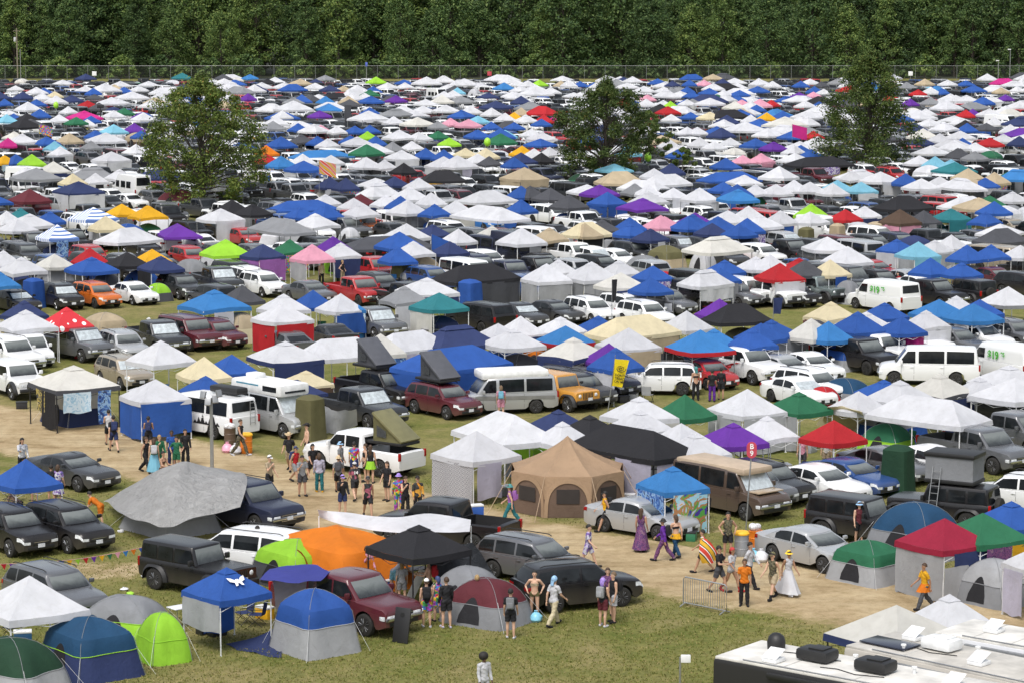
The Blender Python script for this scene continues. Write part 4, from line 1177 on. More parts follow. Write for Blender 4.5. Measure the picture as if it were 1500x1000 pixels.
def prop(kind, c, p, rz, label=None, z=0):
    nm, parts, cat, w = {'chair': ('camp_chair', CHAIR, 'chair', 'folding camp chair'), 'cooler': ('cooler', COOLER, 'cooler', 'cooler box'), 'table': ('folding_table', TABLE, 'table', 'folding table'), 'bin': ('storage_bin', BIN, 'bin', 'storage bin')}[kind]
    o = empty(nm, (p[0], p[1], z), rz, None, cat, {'chair': 'folding chairs at the camps', 'cooler': 'cooler boxes at the camps', 'table': 'folding tables at the camps', 'bin': 'storage bins at the camps'}[kind])
    for n_, me, s in parts: link(n_, me, o, None, (cloth(c) if kind == 'chair' else propmat(c)) if s == 'c' else None)
    base = CLOTH[c][0] + ' ' + w
    THINGS.append(dict(o=o, base=base, kind=base, p=Vector((p[0], p[1], z)), r=.5, label=label, h=.6))
    return o
def flag_pole(px, py, h, cloth_mat, label, fw=1.5, fh=.9, top=None, droop=.25, name='flag', rz=0, vertical=False):
    p = at(px, py); o = empty(name, p, rz, label, 'flag')
    MB().tube([(0, 0, 0), (0, 0, h)], [.03, .018], 6).build('pole', M_GPOLE, o)
    g = MB(); t = h if top is None else top
    if vertical: g.grid(lambda u, v: (fw * u * (.75 + .25 * v), .06 * math.sin(5 * u + 4 * v), t - fh * (1 - v)), 6, 12)
    else: g.grid(lambda u, v: (fw * u, .10 * math.sin(6 * u + v), t - fh * (1 - v) - droop * fw * u), 10, 6)
    g.build('cloth', cloth_mat, o, ang=80)
    return o
PRN = {
 'lattice': mat_pattern('lattice', [(.50, .50, .52), (.10, .10, .12), (.42, .42, .44)], 5.5, 'lattice'),
 'yellow': mat_pattern('yellow', [(.03, .03, .03), (.45, .36, .10), (.05, .05, .05), (.5, .42, .2)], 3.0, 'noise'),
 'sky': mat_pattern('sky', [(.30, .48, .62), (.55, .66, .74), (.38, .55, .68)], 2.5, 'noise'),
 'tiedye': mat_pattern('tie_dye', [(.02, .04, .15), (.05, .14, .4), (.25, .4, .6), (.02, .03, .10)], 2.6, 'noise'),
 'scene': mat_pattern('landscape', [(.05, .03, .25), (.08, .30, .05), (.35, .17, .07), (.30, .55, .65), (.55, .50, .55), (.5, .3, .05)], 1.3, 'noise'),
 'rainbow': mat_pattern('rainbow', [(.5, .03, .05), (.05, .2, .5), (.6, .4, .02), (.05, .3, .1), (.3, .05, .35)], 9, 'voronoi'),
 'stripes': mat_pattern('bold_stripes', [(.55, .05, .03), (.75, .72, .68), (.02, .02, .02), (.6, .35, .02)], .9, 'stripe'),
 'floral': mat_pattern('floral', [(.10, .08, .25), (.45, .40, .55), (.20, .12, .35), (.55, .55, .6)], 11, 'voronoi'),
 'camo': mat_pattern('camouflage', [(.05, .055, .03), (.14, .12, .07), (.02, .02, .018), (.20, .17, .11)], 5, 'noise'),
 'purple': mat_pattern('purple_print', [(.05, .02, .08), (.18, .06, .16), (.08, .03, .12), (.22, .12, .18)], 5, 'noise'),
 'plaid': mat_pattern('pale_plaid', [(.45, .46, .5), (.62, .62, .64), (.30, .32, .38)], 8, 'voronoi'),
 'jersey': mat_pattern('black_jersey', [(.015, .015, .018), (.03, .03, .035), (.02, .02, .022), (.35, .1, .15)], 6, 'voronoi'),
 'vest': mat_pattern('orange_vest', [(.55, .22, .02), (.03, .03, .03), (.6, .3, .04)], 6, 'voronoi'),
}
# ------------------------------------------------------------------ people (front = +x)
V3 = Vector
def skeleton(ps):
    """joints of a 1.75 m figure from pose angles (degrees)"""
    g = lambda k, d=0: R(ps.get(k, d))
    J = {}; lean = g('lean'); pz = .93
    def rot(v, a): return V3((v.x * math.cos(a) + v.z * math.sin(a), v.y, -v.x * math.sin(a) + v.z * math.cos(a)))
    P = V3((0, 0, 0)); up = lambda z, x=0, y=0: P + rot(V3((x, y, z)), lean)
    J['pelvis'] = P; J['waist'] = up(.17, .005); J['chest'] = up(.36, .0); J['neck'] = up(.535, -.01)
    nod = g('nod')
    hd = lambda z, x=0, y=0: J['neck'] + rot(V3((x, y, z)), lean * .55 + nod)
    J['head'] = hd(.155, .02); J['crown'] = hd(.255, .005); J['HX'] = (lean * .55 + nod, hd)
    for s, n in ((1, 'l'), (-1, 'r')):
        J['hip' + n] = V3((0, s * .09, -.02))
        th, kn = g('th' + n), g('kn' + n); sp = g('sp' + n, 3)
        d = V3((math.sin(th), s * math.sin(sp), -math.cos(th)))
        J['knee' + n] = J['hip' + n] + d * .435
        a = th - kn; d2 = V3((math.sin(a), s * math.sin(sp) * .3, -math.cos(a)))
        J['ank' + n] = J['knee' + n] + d2 * .41
        f = a * .55
        J['toe' + n] = J['ank' + n] + V3((math.cos(f) * .17, s * .03, math.sin(f) * .17 - .045))
        J['heel' + n] = J['ank' + n] + V3((-.045, 0, -.05))
        J['sh' + n] = up(.47, 0, s * .175)
        sa, ab, el, tw = g('sa' + n, 5), g('ab' + n, 9), g('el' + n, 14), g('tw' + n)
        d = rot(V3((math.sin(sa) * math.cos(ab), s * math.sin(ab), -math.cos(sa) * math.cos(ab))), lean * .6)
        J['elb' + n] = J['sh' + n] + d * .29
        a = sa + el
        d = rot(V3((math.sin(a) * math.cos(ab), s * (math.sin(ab) * .4 - math.sin(tw)), -math.cos(a) * math.cos(ab))), lean * .6).normalized()
        J['wri' + n] = J['elb' + n] + d * .25
        J['dir' + n] = d
        J['palm' + n] = J['wri' + n] + d * .075
    return J
def capsule(mb, a, b, ra, rb, n=12, sq=1.0, sqa=None):
    """tapered round-ended limb; sq flattens it front to back"""
    d = b - a; l = d.length; d = d / l
    if abs(d.z) > .8: x = V3((1, 0, 0)) - d * d.x
    elif abs(d.x) > .6: x = V3((0, 0, 1)) - d * d.z
    else: x = V3((1, 0, 0)) - d * d.x
    x.normalize(); y = d.cross(x)
    prof = [(-.9, .42), (-.6, .8), (0, 1)]
    rows = [(a + d * (k * ra * .9), ra * r) for k, r in prof] + [(a.lerp(b, .5), (ra + rb) / 2)] + [(b - d * (k * rb * .9), rb * r) for k, r in prof[::-1]]
    vs = [c + (x * math.cos(2 * PI * k / n) * sq + y * math.sin(2 * PI * k / n)) * r for c, r in rows for k in range(n)]
    fs = [(i * n + k, i * n + (k + 1) % n, (i + 1) * n + (k + 1) % n, (i + 1) * n + k) for i in range(len(rows) - 1) for k in range(n)]
    fs += [tuple(range(n - 1, -1, -1)), tuple(range((len(rows) - 1) * n, len(rows) * n))]
    mb.add(vs, fs)
POSES = {
 'stand': dict(thl=4, thr=-3, knl=4, knr=3, sal=2, sar=6, ell=18, elr=22),
 'walk': dict(thl=27, knl=8, thr=-18, knr=22, sal=-22, sar=24, ell=20, elr=30, lean=4),
 'walk2': dict(thr=25, knr=6, thl=-20, knl=26, sar=-20, sal=22, elr=24, ell=26, lean=4),
 'hips': dict(thl=5, thr=-4, knl=6, sal=-25, abl=35, ell=70, twl=30, sar=-22, abr=34, elr=72, twr=30),
 'phone': dict(thl=3, thr=-5, sal=10, ell=30, sar=28, elr=118, twr=22, nod=10),
 'carry': dict(thl=24, knl=10, thr=-16, knr=20, sal=25, ell=70, sar=22, elr=74, twl=10, twr=10),
 'bend': dict(lean=58, thl=-8, thr=6, knl=8, knr=14, sal=50, sar=62, ell=25, elr=30, nod=-10),
 'reach': dict(thl=8, thr=-8, knl=6, sal=6, ell=20, sar=62, abr=16, elr=35, lean=6),
 'head': dict(thl=5, thr=-4, sal=5, ell=20, sar=120, abr=30, elr=110, twr=20),
 'sit': dict(thl=82, thr=78, knl=84, knr=80, sal=28, ell=60, sar=26, elr=64, lean=6),
}
BODYP = {}
def body(pose):
    """one continuous remeshed body per pose, plus the bone each face belongs to"""
    if pose in BODYP: return BODYP[pose]
    J = skeleton(POSES[pose]); mb = MB(); B = []
    def seg(tagn, a, b, ra, rb, sq=1.0):
        capsule(mb, a, b, ra, rb, sq=sq); B.append((tagn, a, b, ra, rb))
    seg('pelvis', J['pelvis'] + V3((0, .065, -.01)), J['pelvis'] + V3((0, -.065, -.01)), .112, .112, .95)
    seg('torso', J['pelvis'] + (J['waist'] - J['pelvis']) * .2, J['waist'], .135, .125, .76)
    seg('torso', J['waist'], J['chest'], .125, .155, .72)
    seg('torso', J['chest'], J['neck'] - (J['neck'] - J['chest']) * .36, .155, .11, .68)
    seg('torso', J['shl'] * .93 + J['shr'] * .07, J['shr'] * .93 + J['shl'] * .07, .062, .062, 1)
    seg('neck', J['neck'] - (J['neck'] - J['chest']) * .25, J['head'] - (J['crown'] - J['head']) * .4, .062, .052)
    hd = J['HX'][1]
    seg('head', hd(.135, .025), hd(.205, .008), .068, .088)
    seg('head', hd(.085, .052), hd(.15, .03), .040, .06)      # jaw
    seg('head', hd(.148, .108), hd(.178, .098), .016, .011)       # nose
    for s in (1, -1): seg('head', hd(.135, .005, s * .078), hd(.175, .0, s * .084), .014, .016)   # ears
    for n, s in (('l', 1), ('r', -1)):
        seg('thigh' + n, J['hip' + n], J['knee' + n], .092, .058)
        seg('shin' + n, J['knee' + n], J['knee' + n].lerp(J['ank' + n], .35) + V3((-.012, 0, 0)), .056, .058)
        seg('shin' + n, J['knee' + n].lerp(J['ank' + n], .35) + V3((-.012, 0, 0)), J['ank' + n], .056, .036)
        seg('foot' + n, J['heel' + n], J['toe' + n], .038, .034, 1)
        seg('uarm' + n, J['sh' + n], J['elb' + n], .056, .041)
        seg('farm' + n, J['elb' + n], J['wri' + n], .042, .027)
        # hand: palm, four fingers of unequal length, thumb off the side of the palm
        d = J['dir' + n]; side = V3((0, -s, 0)) - d * d.y * -s; side.normalize(); fw = d.cross(side).normalized()
        if fw.x < 0: fw = -fw
        seg('hand' + n, J['wri' + n] + d * .025, J['palm' + n], .030, .036, .6)
        for k, ln in enumerate((.062, .075, .070, .054)):
            o = fw * (.030 - .020 * k) + d * .02; p0 = J['palm' + n] + o; p1 = p0 + d * ln * .55 + side * .008; p2 = p1 + d * ln * .4 + side * .024
            seg('hand' + n, p0, p1, .0105, .0095); seg('hand' + n, p1, p2, .0095, .008)
        p0 = J['wri' + n] + d * .035 + fw * .028; p1 = p0 + fw * .026 + d * .022 + side * .012; p2 = p1 + d * .034 + fw * .004 + side * .01
        seg('hand' + n, p0, p1, .012, .0105); seg('hand' + n, p1, p2, .0105, .009)
    me = mb.mesh('body_src', M_BLACK, smooth=False)
    o = bpy.data.objects.new('body_src', me); COL.objects.link(o)
    md = o.modifiers.new('r', 'REMESH'); md.mode = 'VOXEL'; md.voxel_size = .0125; md.use_smooth_shade = True
    sm = o.modifiers.new('s', 'SMOOTH'); sm.iterations = 3; sm.factor = .5
    bpy.context.view_layer.update()
    m2 = bpy.data.meshes.new_from_object(o.evaluated_get(bpy.context.evaluated_depsgraph_get()))
    bpy.data.objects.remove(o); bpy.data.meshes.remove(me)
    # ground the figure: lowest point becomes z = 0
    zs = min(v.co.z for v in m2.vertices)
    for v in m2.vertices: v.co.z -= zs
    off = V3((0, 0, -zs))
    for k in list(J):
        if isinstance(J[k], Vector) and not k.startswith('dir'): J[k] = J[k] + off
    a0, hd0 = J['HX']; J['HD'] = hd0      # reads J['neck'], already moved
    B = [(t, a + off, b + off, ra, rb) for t, a, b, ra, rb in B]
    import numpy as np
    co = np.empty(len(m2.vertices) * 3); m2.vertices.foreach_get('co', co); co = co.reshape(-1, 3)
    bd = np.full(len(co), 9e9); bi = np.zeros(len(co), int); bk = np.zeros(len(co))
    for i, (t, a, b, ra, rb) in enumerate(B):
        a_, ab = np.array(a), np.array(b - a)
        k = np.clip(((co - a_) @ ab) / (ab @ ab), 0, 1); dd = np.linalg.norm(co - a_ - k[:, None] * ab, axis=1) - (ra + (rb - ra) * k)
        w = dd < bd; bd[w] = dd[w]; bi[w] = i; bk[w] = k[w]
    lab = [(B[i][0], float(k)) for i, k in zip(bi, bk)]
    # overall position along each limb for hems and cuffs
    m2.name = 'body_' + pose
    m2.materials.clear()
    for nm, c in (('skin', (.45, .27, .18)), ('eyes', (.02, .015, .012)), ('lips', (.32, .10, .09))): m2.materials.append(mat_simple('person_' + nm, c, rough=.55, var=.06))
    HD = J['HD']; eyes = [HD(.186, .088, s * .032) for s in (1, -1)]; mouth = HD(.108, .098)
    for f in m2.polygons:
        c = f.center
        if any((c - e).length < .013 for e in eyes): f.material_index = 1
        elif abs((c - mouth).y) < .022 and (c - mouth).length < .024 and abs((c - mouth).z) < .008: f.material_index = 2
    m2.polygons.foreach_set('use_smooth', [True] * len(m2.polygons))
    BODYP[pose] = (m2, J, lab)
    return BODYP[pose]
GARM = {}
def garment(pose, name, test, off):
    key = (pose, name)
    if key in GARM: return GARM[key]
    me, J, lab = body(pose); sel = [test(l, v.co, J) for l, v in zip(lab, me.vertices)]
    idx = {}; vs = []; fs = []
    for f in me.polygons:
        if all(sel[i] for i in f.vertices):
            q = []
            for i in f.vertices:
                if i not in idx:
                    v = me.vertices[i]; o_ = off(lab[i], v.co, J) if callable(off) else off
                    wob = .004 * math.sin(v.co.z * 45 + v.co.y * 30)
                    idx[i] = len(vs); vs.append(v.co + v.normal * (o_ + wob))
                q.append(idx[i])
            fs.append(q)
    m = bpy.data.meshes.new(name); m.from_pydata(vs, [], fs); m.materials.append(cloth('w'))
    m.polygons.foreach_set('use_smooth', [True] * len(m.polygons)); m.update()
    GARM[key] = m
    return m
is_ = lambda *ns: (lambda l: l[0] in ns)
def T_tee(l, c, J): return l[0] in ('torso', 'pelvis') and c.z > J['pelvis'].z - .06 or l[0][:4] == 'uarm' and l[1] < .68
def T_tank(l, c, J): return l[0] == 'torso' and abs(c.y) < .165 or (l[0] == 'pelvis' and c.z > J['pelvis'].z - .05)
def T_long(l, c, J): return T_tee(l, c, J) or l[0][:4] in ('uarm', 'farm')
def T_crop(l, c, J): return l[0] == 'torso' and .24 < (c - J['pelvis']).length < .46 and abs(c.y) < .16
def T_bikini(l, c, J): return l[0] == 'torso' and .30 < (c - J['pelvis']).length < .40
def T_shorts(l, c, J): return l[0] == 'pelvis' or (l[0][:5] == 'thigh' and l[1] < .72) or (l[0] == 'torso' and (c - J['pelvis']).length < .10)
def T_brief(l, c, J): return l[0] == 'pelvis' or (l[0][:5] == 'thigh' and l[1] < .22)
def T_pants(l, c, J): return T_shorts(l, c, J) or l[0][:5] == 'thigh' or l[0][:4] == 'shin'
def T_shoes(l, c, J): return l[0][:4] == 'foot'
def T_boots(l, c, J): return l[0][:4] == 'foot' or (l[0][:4] == 'shin' and c.z < .24)
TOPS = {'tee': (T_tee, .018), 'tank': (T_tank, .013), 'long': (T_long, .018), 'crop': (T_crop, .012), 'bikini': (T_bikini, .010)}
BOTS = {'shorts': (T_shorts, lambda l, c, J: .020 + (.022 * l[1] if l[0][:5] == 'thigh' else 0)), 'brief': (T_brief, .012), 'pants': (T_pants, lambda l, c, J: .016 + (.014 if l[0][:4] == 'shin' else 0))}
SHOE = {'shoes': (T_shoes, .012), 'boots': (T_boots, .014)}
def skirt_mesh(pose, ln, hem):
    key = (pose, 'skirt', ln, hem)
    if key in GARM: return GARM[key]
    me, J, lab = body(pose); mb = MB(); top = J['pelvis'] + V3((0, 0, .09)); mid = (J['kneel'] + J['kneer']) / 2 if ln < .75 else (J['ankl'] + J['ankr']) / 2
    sx = abs(J['anklx'] if 'anklx' in J else (J['ankl'].x - J['ankr'].x)) / 2
    def fn(u, v):
        a = 2 * PI * u; t = v; c = top.lerp(V3((mid.x, 0, top.z - ln)), t)
        rx = .125 + (hem + sx * ln) * t; ry = .165 + hem * t * .9
        w = 1 + .07 * t * math.sin(9 * a + 2 * v)
        return (c.x + math.cos(a) * rx * w, c.y + math.sin(a) * ry * w, c.z)
    mb.grid(fn, 40, 10)
    GARM[key] = mb.mesh('skirt', cloth('w'), ang=80)
    return GARM[key]
HEADM = {}
def hair_mesh(style):
    """hair and hats in head space: origin at the head centre, front = +x"""
    if style in HEADM: return HEADM[style]
    mb = MB(); rnd = random.Random(2)
    def cap(k, zlo, back=0.0, n=20, m=8):
        def fn(u, v):
            a = 2 * PI * u; lo = zlo + (.055 * max(0, math.cos(a)) ** .6 if math.cos(a) > 0 else -back * (-math.cos(a)))
            t0 = math.asin(max(-.98, min(.95, lo / .115))); t = t0 + (PI / 2 - t0) * v
            r = math.cos(t); w = 1 + .035 * math.sin(7 * a + 9 * v)
            return ((.104 * k * r * math.cos(a)) * w - .006, .092 * k * r * math.sin(a) * w, .118 * k * math.sin(t) + .012)
        mb.grid(fn, n, m)
    if style == 'short': cap(1.05, -.01, .04)
    elif style == 'bun': cap(1.05, -.01, .05); mb.ball((-.075, 0, .10), .05)
    elif style == 'afro': mb.ball((-.02, 0, .03), (.155, .165, .15), 14)
    elif style in ('long', 'mid'):
        cap(1.06, -.02, .05); ln = .42 if style == 'long' else .22
        mb.grid(lambda u, v: (-.085 - .03 * math.sin(PI * v) + .035 * (2 * u - 1) ** 2 - (.02 if 0 else 0), (u - .5) * (.20 - .06 * v) + .006 * math.sin(9 * v), .03 - ln * v), 8, 8)
        mb.grid(lambda u, v: (-.105 - .03 * math.sin(PI * v) + .05 * (2 * u - 1) ** 2, (u - .5) * (.19 - .05 * v), .05 - ln * v), 8, 8)
    elif style == 'cap':
        cap(1.13, .03); mb.grid(lambda u, v: (.07 + .11 * v * math.sin(PI * (.15 + .7 * u)), (u - .5) * .16, .045 - .012 * v), 8, 3)
    elif style == 'bucket':
        cap(1.14, .035); mb.grid(lambda u, v: ((.11 + .055 * v) * math.cos(2 * PI * u), (.098 + .055 * v) * math.sin(2 * PI * u), .05 - .04 * v), 24, 2)
    elif style == 'cowboy':
        mb.grid(lambda u, v: ((.10 + .13 * v) * math.cos(2 * PI * u), (.09 + .10 * v) * math.sin(2 * PI * u), .055 + .06 * v * abs(math.sin(2 * PI * u)) ** 2 - .01 * v), 28, 3)
        mb.lathe([(.102, .05), (.100, .10), (.085, .15), (.05, .165), (1e-4, .150)], 20, squash=(1.05, .85))
    elif style == 'scarf': cap(1.12, -.03, .07); mb.grid(lambda u, v: (-.10 - .02 * v, (u - .5) * .14, .0 - .2 * v), 4, 4)
    elif style == 'crown':
        cap(1.05, .0, .05)
    HEADM[style] = mb.mesh('hair' if style in ('short', 'long', 'mid', 'afro', 'bun', 'crown') else 'hat', M_BLACK, ang=80)
    return HEADM[style]
pk = MB(); pk.rbox((0, 0, 0), (.17, .29, .42), .06); pk.rbox((-.10, 0, -.06), (.07, .22, .2), .03); PACK = pk.mesh('backpack', M_BLACK)
SKIN = {'f': (.52, .32, .22), 'm': (.40, .23, .15), 'd': (.10, .052, .03), 't': (.29, .155, .09)}
def skinmat(k): return mat_simple('skin_' + k, SKIN[k], rough=.55, var=.08, scale=6)
HAIRC = {'k': (.012, .010, .009), 'b': (.055, .03, .016), 'y': (.30, .20, .09), 'g': (.14, .09, .05), 'w': (.7, .7, .7), 'n': (.03, .05, .14), 'c': (.25, .42, .62), 't': (.52, .40, .24), 'v': (.30, .2, .55), 'o': (.55, .12, .02), 'G': (.12, .13, .12), 'e': (.05, .2, .2), 'Y': (.75, .5, .03), 'r': (.4, .03, .03), 'p': (.5, .2, .3), 'l': (.45, .45, .46), 'd': (.07, .07, .075), 'u': (.12, .11, .05)}
def hairmat(k): return mat_simple('hair_' + k, HAIRC[k], rough=.7, var=.35, scale=25)
def person(px, py, hd, pose='stand', h=1.72, skin='f', top=None, bot=None, shoes=('shoes', 'k'), hair=('short', 'k'), hat=None, pack=None, skirt=None, label=None, z=0, p=None):
    p = at(px, py, z) if p is None else p
    me, J, lab = body(pose)
    o = empty('person', (p.x, p.y, z), R(hd), label, 'person', 'people at the festival camp'); k = h / 1.75; o.scale = (k, k, k)
    link('body', me, o, None, skinmat(skin))
    mt = lambda c: c if not isinstance(c, str) else cloth(c)
    if top:
        t, f = TOPS[top[0]]; link({'tee': 'shirt', 'tank': 'tank_top', 'long': 'long_sleeved_shirt', 'crop': 'crop_top', 'bikini': 'bikini_top'}[top[0]], garment(pose, top[0], t, f), o, None, mt(top[1]))
    if bot:
        t, f = BOTS[bot[0]]; link({'shorts': 'shorts', 'brief': 'briefs', 'pants': 'trousers'}[bot[0]], garment(pose, bot[0], t, f), o, None, mt(bot[1]))
    if shoes:
        t, f = SHOE[shoes[0]]
        for sd in 'lr':
            m_ = garment(pose, shoes[0] + sd, lambda l, c, J: t(l, c, J) and l[0].endswith(sd), f); m_.name = shoes[0][:-1]
            link(shoes[0][:-1], m_, o, None, mt(shoes[1]))
    if skirt: link('skirt', skirt_mesh(pose, skirt[0], skirt[1]), o, None, mt(skirt[2]))
    a0 = J['HX'][0]; hc = J['HD'](.19, .0)
    if hair: link('hair', hair_mesh(hair[0]), o, hc, hairmat(hair[1]), (0, a0, 0))
    if hat: link('hat', hair_mesh(hat[0]), o, hc, hairmat(hat[1]), (0, a0, 0))
    if pack:
        c = J['chest']; ln = R(POSES[pose].get('lean', 0)); link('backpack', PACK, o, c + V3((-.21 * math.cos(ln), 0, .0 + .21 * math.sin(ln))), mt(pack), (0, ln, 0))
    note(o, 'person', 'person', (p.x, p.y, 0), .35, label, 1.7)
    return o
# ------------------------------------------------------------------ what stands where: read off the photograph, frame by frame
FR = {'A': (0, 0, 3), 'B': (500, 0, 3), 'C': (1000, 0, 3), 'D': (0, 320, 3.947), 'E': (370, 320, 3.947), 'F': (740, 320, 3.947), 'G': (1120, 320, 3.947),
      'H': (0, 540, 5), 'I': (290, 540, 5), 'J': (580, 540, 5), 'K': (870, 540, 4.6875), 'L': (1180, 540, 4.6875),
      'M': (0, 720, 3.571), 'N': (220, 720, 3.571), 'O': (520, 720, 3.571), 'P': (820, 720, 3.571), 'Q': (1160, 720, 3.571)}
def fr(f, x, y): a, b, s = FR[f]; return a + x / s, b + y / s
CSPEC = []
def cans(f, text):
    for e in text.replace('\n', ' ').split(';'):
        e = e.strip()
        if not e: continue
        e, _, lb = e.partition('|'); t = e.split()
        px, py = fr(f, float(t[1]), float(t[2])); w = float(t[3]) / FR[f][2]
        CSPEC.append((px, py, w, t[0], t[4:], lb.strip() or None))
VSPEC = []
def cars(f, text):
    for e in text.replace('\n', ' ').split(';'):
        e = e.strip()
        if not e: continue
        e, _, lb = e.partition('|'); t = e.split()
        px, py = fr(f, float(t[2]), float(t[3]))
        VSPEC.append((px, py, t[0], t[1], t[4:], lb.strip() or None))
# ---- far field, left third
cans('A', '''w 375 375 100;b 410 385 80;w 460 380 150;w 160 385 110;n 100 405 100;q 240 395 80;b 545 378 90;w 610 372 90;w 985 346 110;w 1015 375 150;n 1130 375 110;w 1150 362 110;w 1250 362 110;t 1320 347 110;w 1385 365 110;n 1450 372 100;
b 20 430 90;b 160 434 100;n 315 420 120;r 385 440 100|bright red pop-up canopy in the back left of the field beside a white one;w 490 430 140;w 580 410 160;P 1090 408 70;g 1290 425 110;d 1370 415 90;s 1430 422 90;w 700 400 80;
w 300 462 80;G 545 468 100;w 500 480 110;w 1290 460 190;P 1405 480 110;w 1240 482 100;c 30 500 110;b 60 490 80;k 120 495 120;b 175 480 110;M 370 484 170|hot pink pop-up canopy in the back left of the field;b 400 500 90;w 260 500 110;G 335 508 110;w 630 494 120;P 620 484 70;
k 105 530 170;c 500 546 130;P 590 540 110;b 420 562 80;b 1310 535 90;p 1410 540 100;g 1200 530 120;w 1480 545 70;b 205 598 130;t 305 590 130;w 465 580 190;b 620 572 80;d 1325 592 130;b 1395 600 90;w 1440 610 120;b 1235 606 150;c 240 622 90;M 35 608 90;g 400 620 110;
O 1170 640 120|orange pop-up canopy right of the left field tree;w 265 645 110 wR wL;b 70 680 80;L 140 684 140;y 20 680 70;o 235 712 160;w 490 664 180 wR wL;r 1170 674 125;s 1235 692 150;w 1330 682 130;b 1335 704 180 wL;w 1455 680 130 ;
g 160 735 240;w 120 730 140;w 525 745 150;q 320 765 110;w 420 762 100;n 1450 780 140 wR;n 345 793 240 wR wL|navy blue gazebo with white side walls left of the big left tree;m 130 833 200|maroon pop-up canopy at the left edge of the field;
y 535 893 140|left one of two golden yellow canopies standing side by side;y 650 904 190|right one of two golden yellow canopies standing side by side;w 970 912 220 wR;k 1020 880 180|black canopy with a white logo behind the white patterned-wall canopy;k 1110 892 180;b 1320 905 130 wL;b 1430 905 170 wL;w 1430 850 150;S 410 908 230|blue and white striped canopy in the left of the field;q 470 950 170;w 130 934 230;b 220 925 130;w 30 935 110;e 90 915 90''')
cans('B', '''w 375 350 140;w 470 368 100;w 740 343 110 wL;w 820 353 90;L 870 348 80;t 965 350 60;b 1050 350 70;b 1110 355 60;w 1120 358 70;w 1280 338 100;b 1390 343 90;n 1455 350 60;w 70 375 100;b 140 375 80;t 10 370 60;
G 125 393 100;w 855 395 200;w 920 383 100;c 510 380 60;w 1330 378 110;p 1345 408 60;g 1450 383 90;w 770 403 100;t 30 423 100;b 130 423 130;P 240 420 110|purple pop-up canopy in the back middle of the field left of a white coach van;n 790 423 100;w 1340 433 90;w 1415 433 90;
b 125 468 100;w 270 462 120;w 460 460 130;n 680 448 150;g 830 453 150;w 570 463 110;w 660 473 100;r 1435 468 120|red canopy right of the middle field tree;w 1450 493 90;t 790 470 80;w 120 502 200;w 230 508 110;w 720 492 100;w 810 503 120;y 760 488 30;r 890 498 90;M 960 490 80;c 600 503 110;p 480 513 100;p 560 522 130|pale pink canopy in the middle of the back field;o 335 518 160;g 425 523 90;b 660 528 90;b 760 528 100;b 880 513 70;
b 60 543 80;b 125 543 100;w 255 572 160;w 340 578 130;G 425 573 100;L 115 578 60;b 600 568 130;b 700 568 140;b 590 573 80;c 720 563 110;G 700 592 150;w 835 558 110;w 880 577 140;b 40 593 110;b 150 603 90;
w 70 598 150;L 475 603 70;w 310 622 120;g 225 628 100;w 265 657 160 wR;b 370 653 120;b 450 663 120;q 545 648 110;q 635 653 130;y 795 643 120|bright yellow canopy left of the middle field tree;n 790 673 150;b 760 693 110;k 880 673 110;d 650 688 120;w 915 648 90;w 1440 612 100;w 1480 638 100;b 1480 653 90;
w 110 693 160;w 190 703 120;k 275 718 120;w 450 690 170 wR wL;w 510 690 190;T 805 738 215|beige gazebo with full walls left of the middle field tree;n 235 773 120;w 340 783 150;n 20 788 110;m 85 850 110;w 300 828 190;V 640 838 280|long white carport canopy in front of the beige gazebo;b 790 823 140;d 830 823 130;d 920 828 170;d 1000 863 180;P 1135 808 180|purple pop-up canopy in front of the middle field tree;b 1170 846 180 wR:b wL:b;g 1290 808 140;w 1350 813 140;w 1350 843 190;w 1460 823 140 wR;n 1450 723 110;w 1375 738 110 wR;
w 55 868 120;w 195 858 150;b 260 868 130;w 395 853 150;w 290 886 190;b 410 898 130;w 505 883 170 wR:o wL:o;b 790 883 150 wL:b;w 85 897 190;p 1420 947 170;b 1270 980 140;t 1070 983 120''')
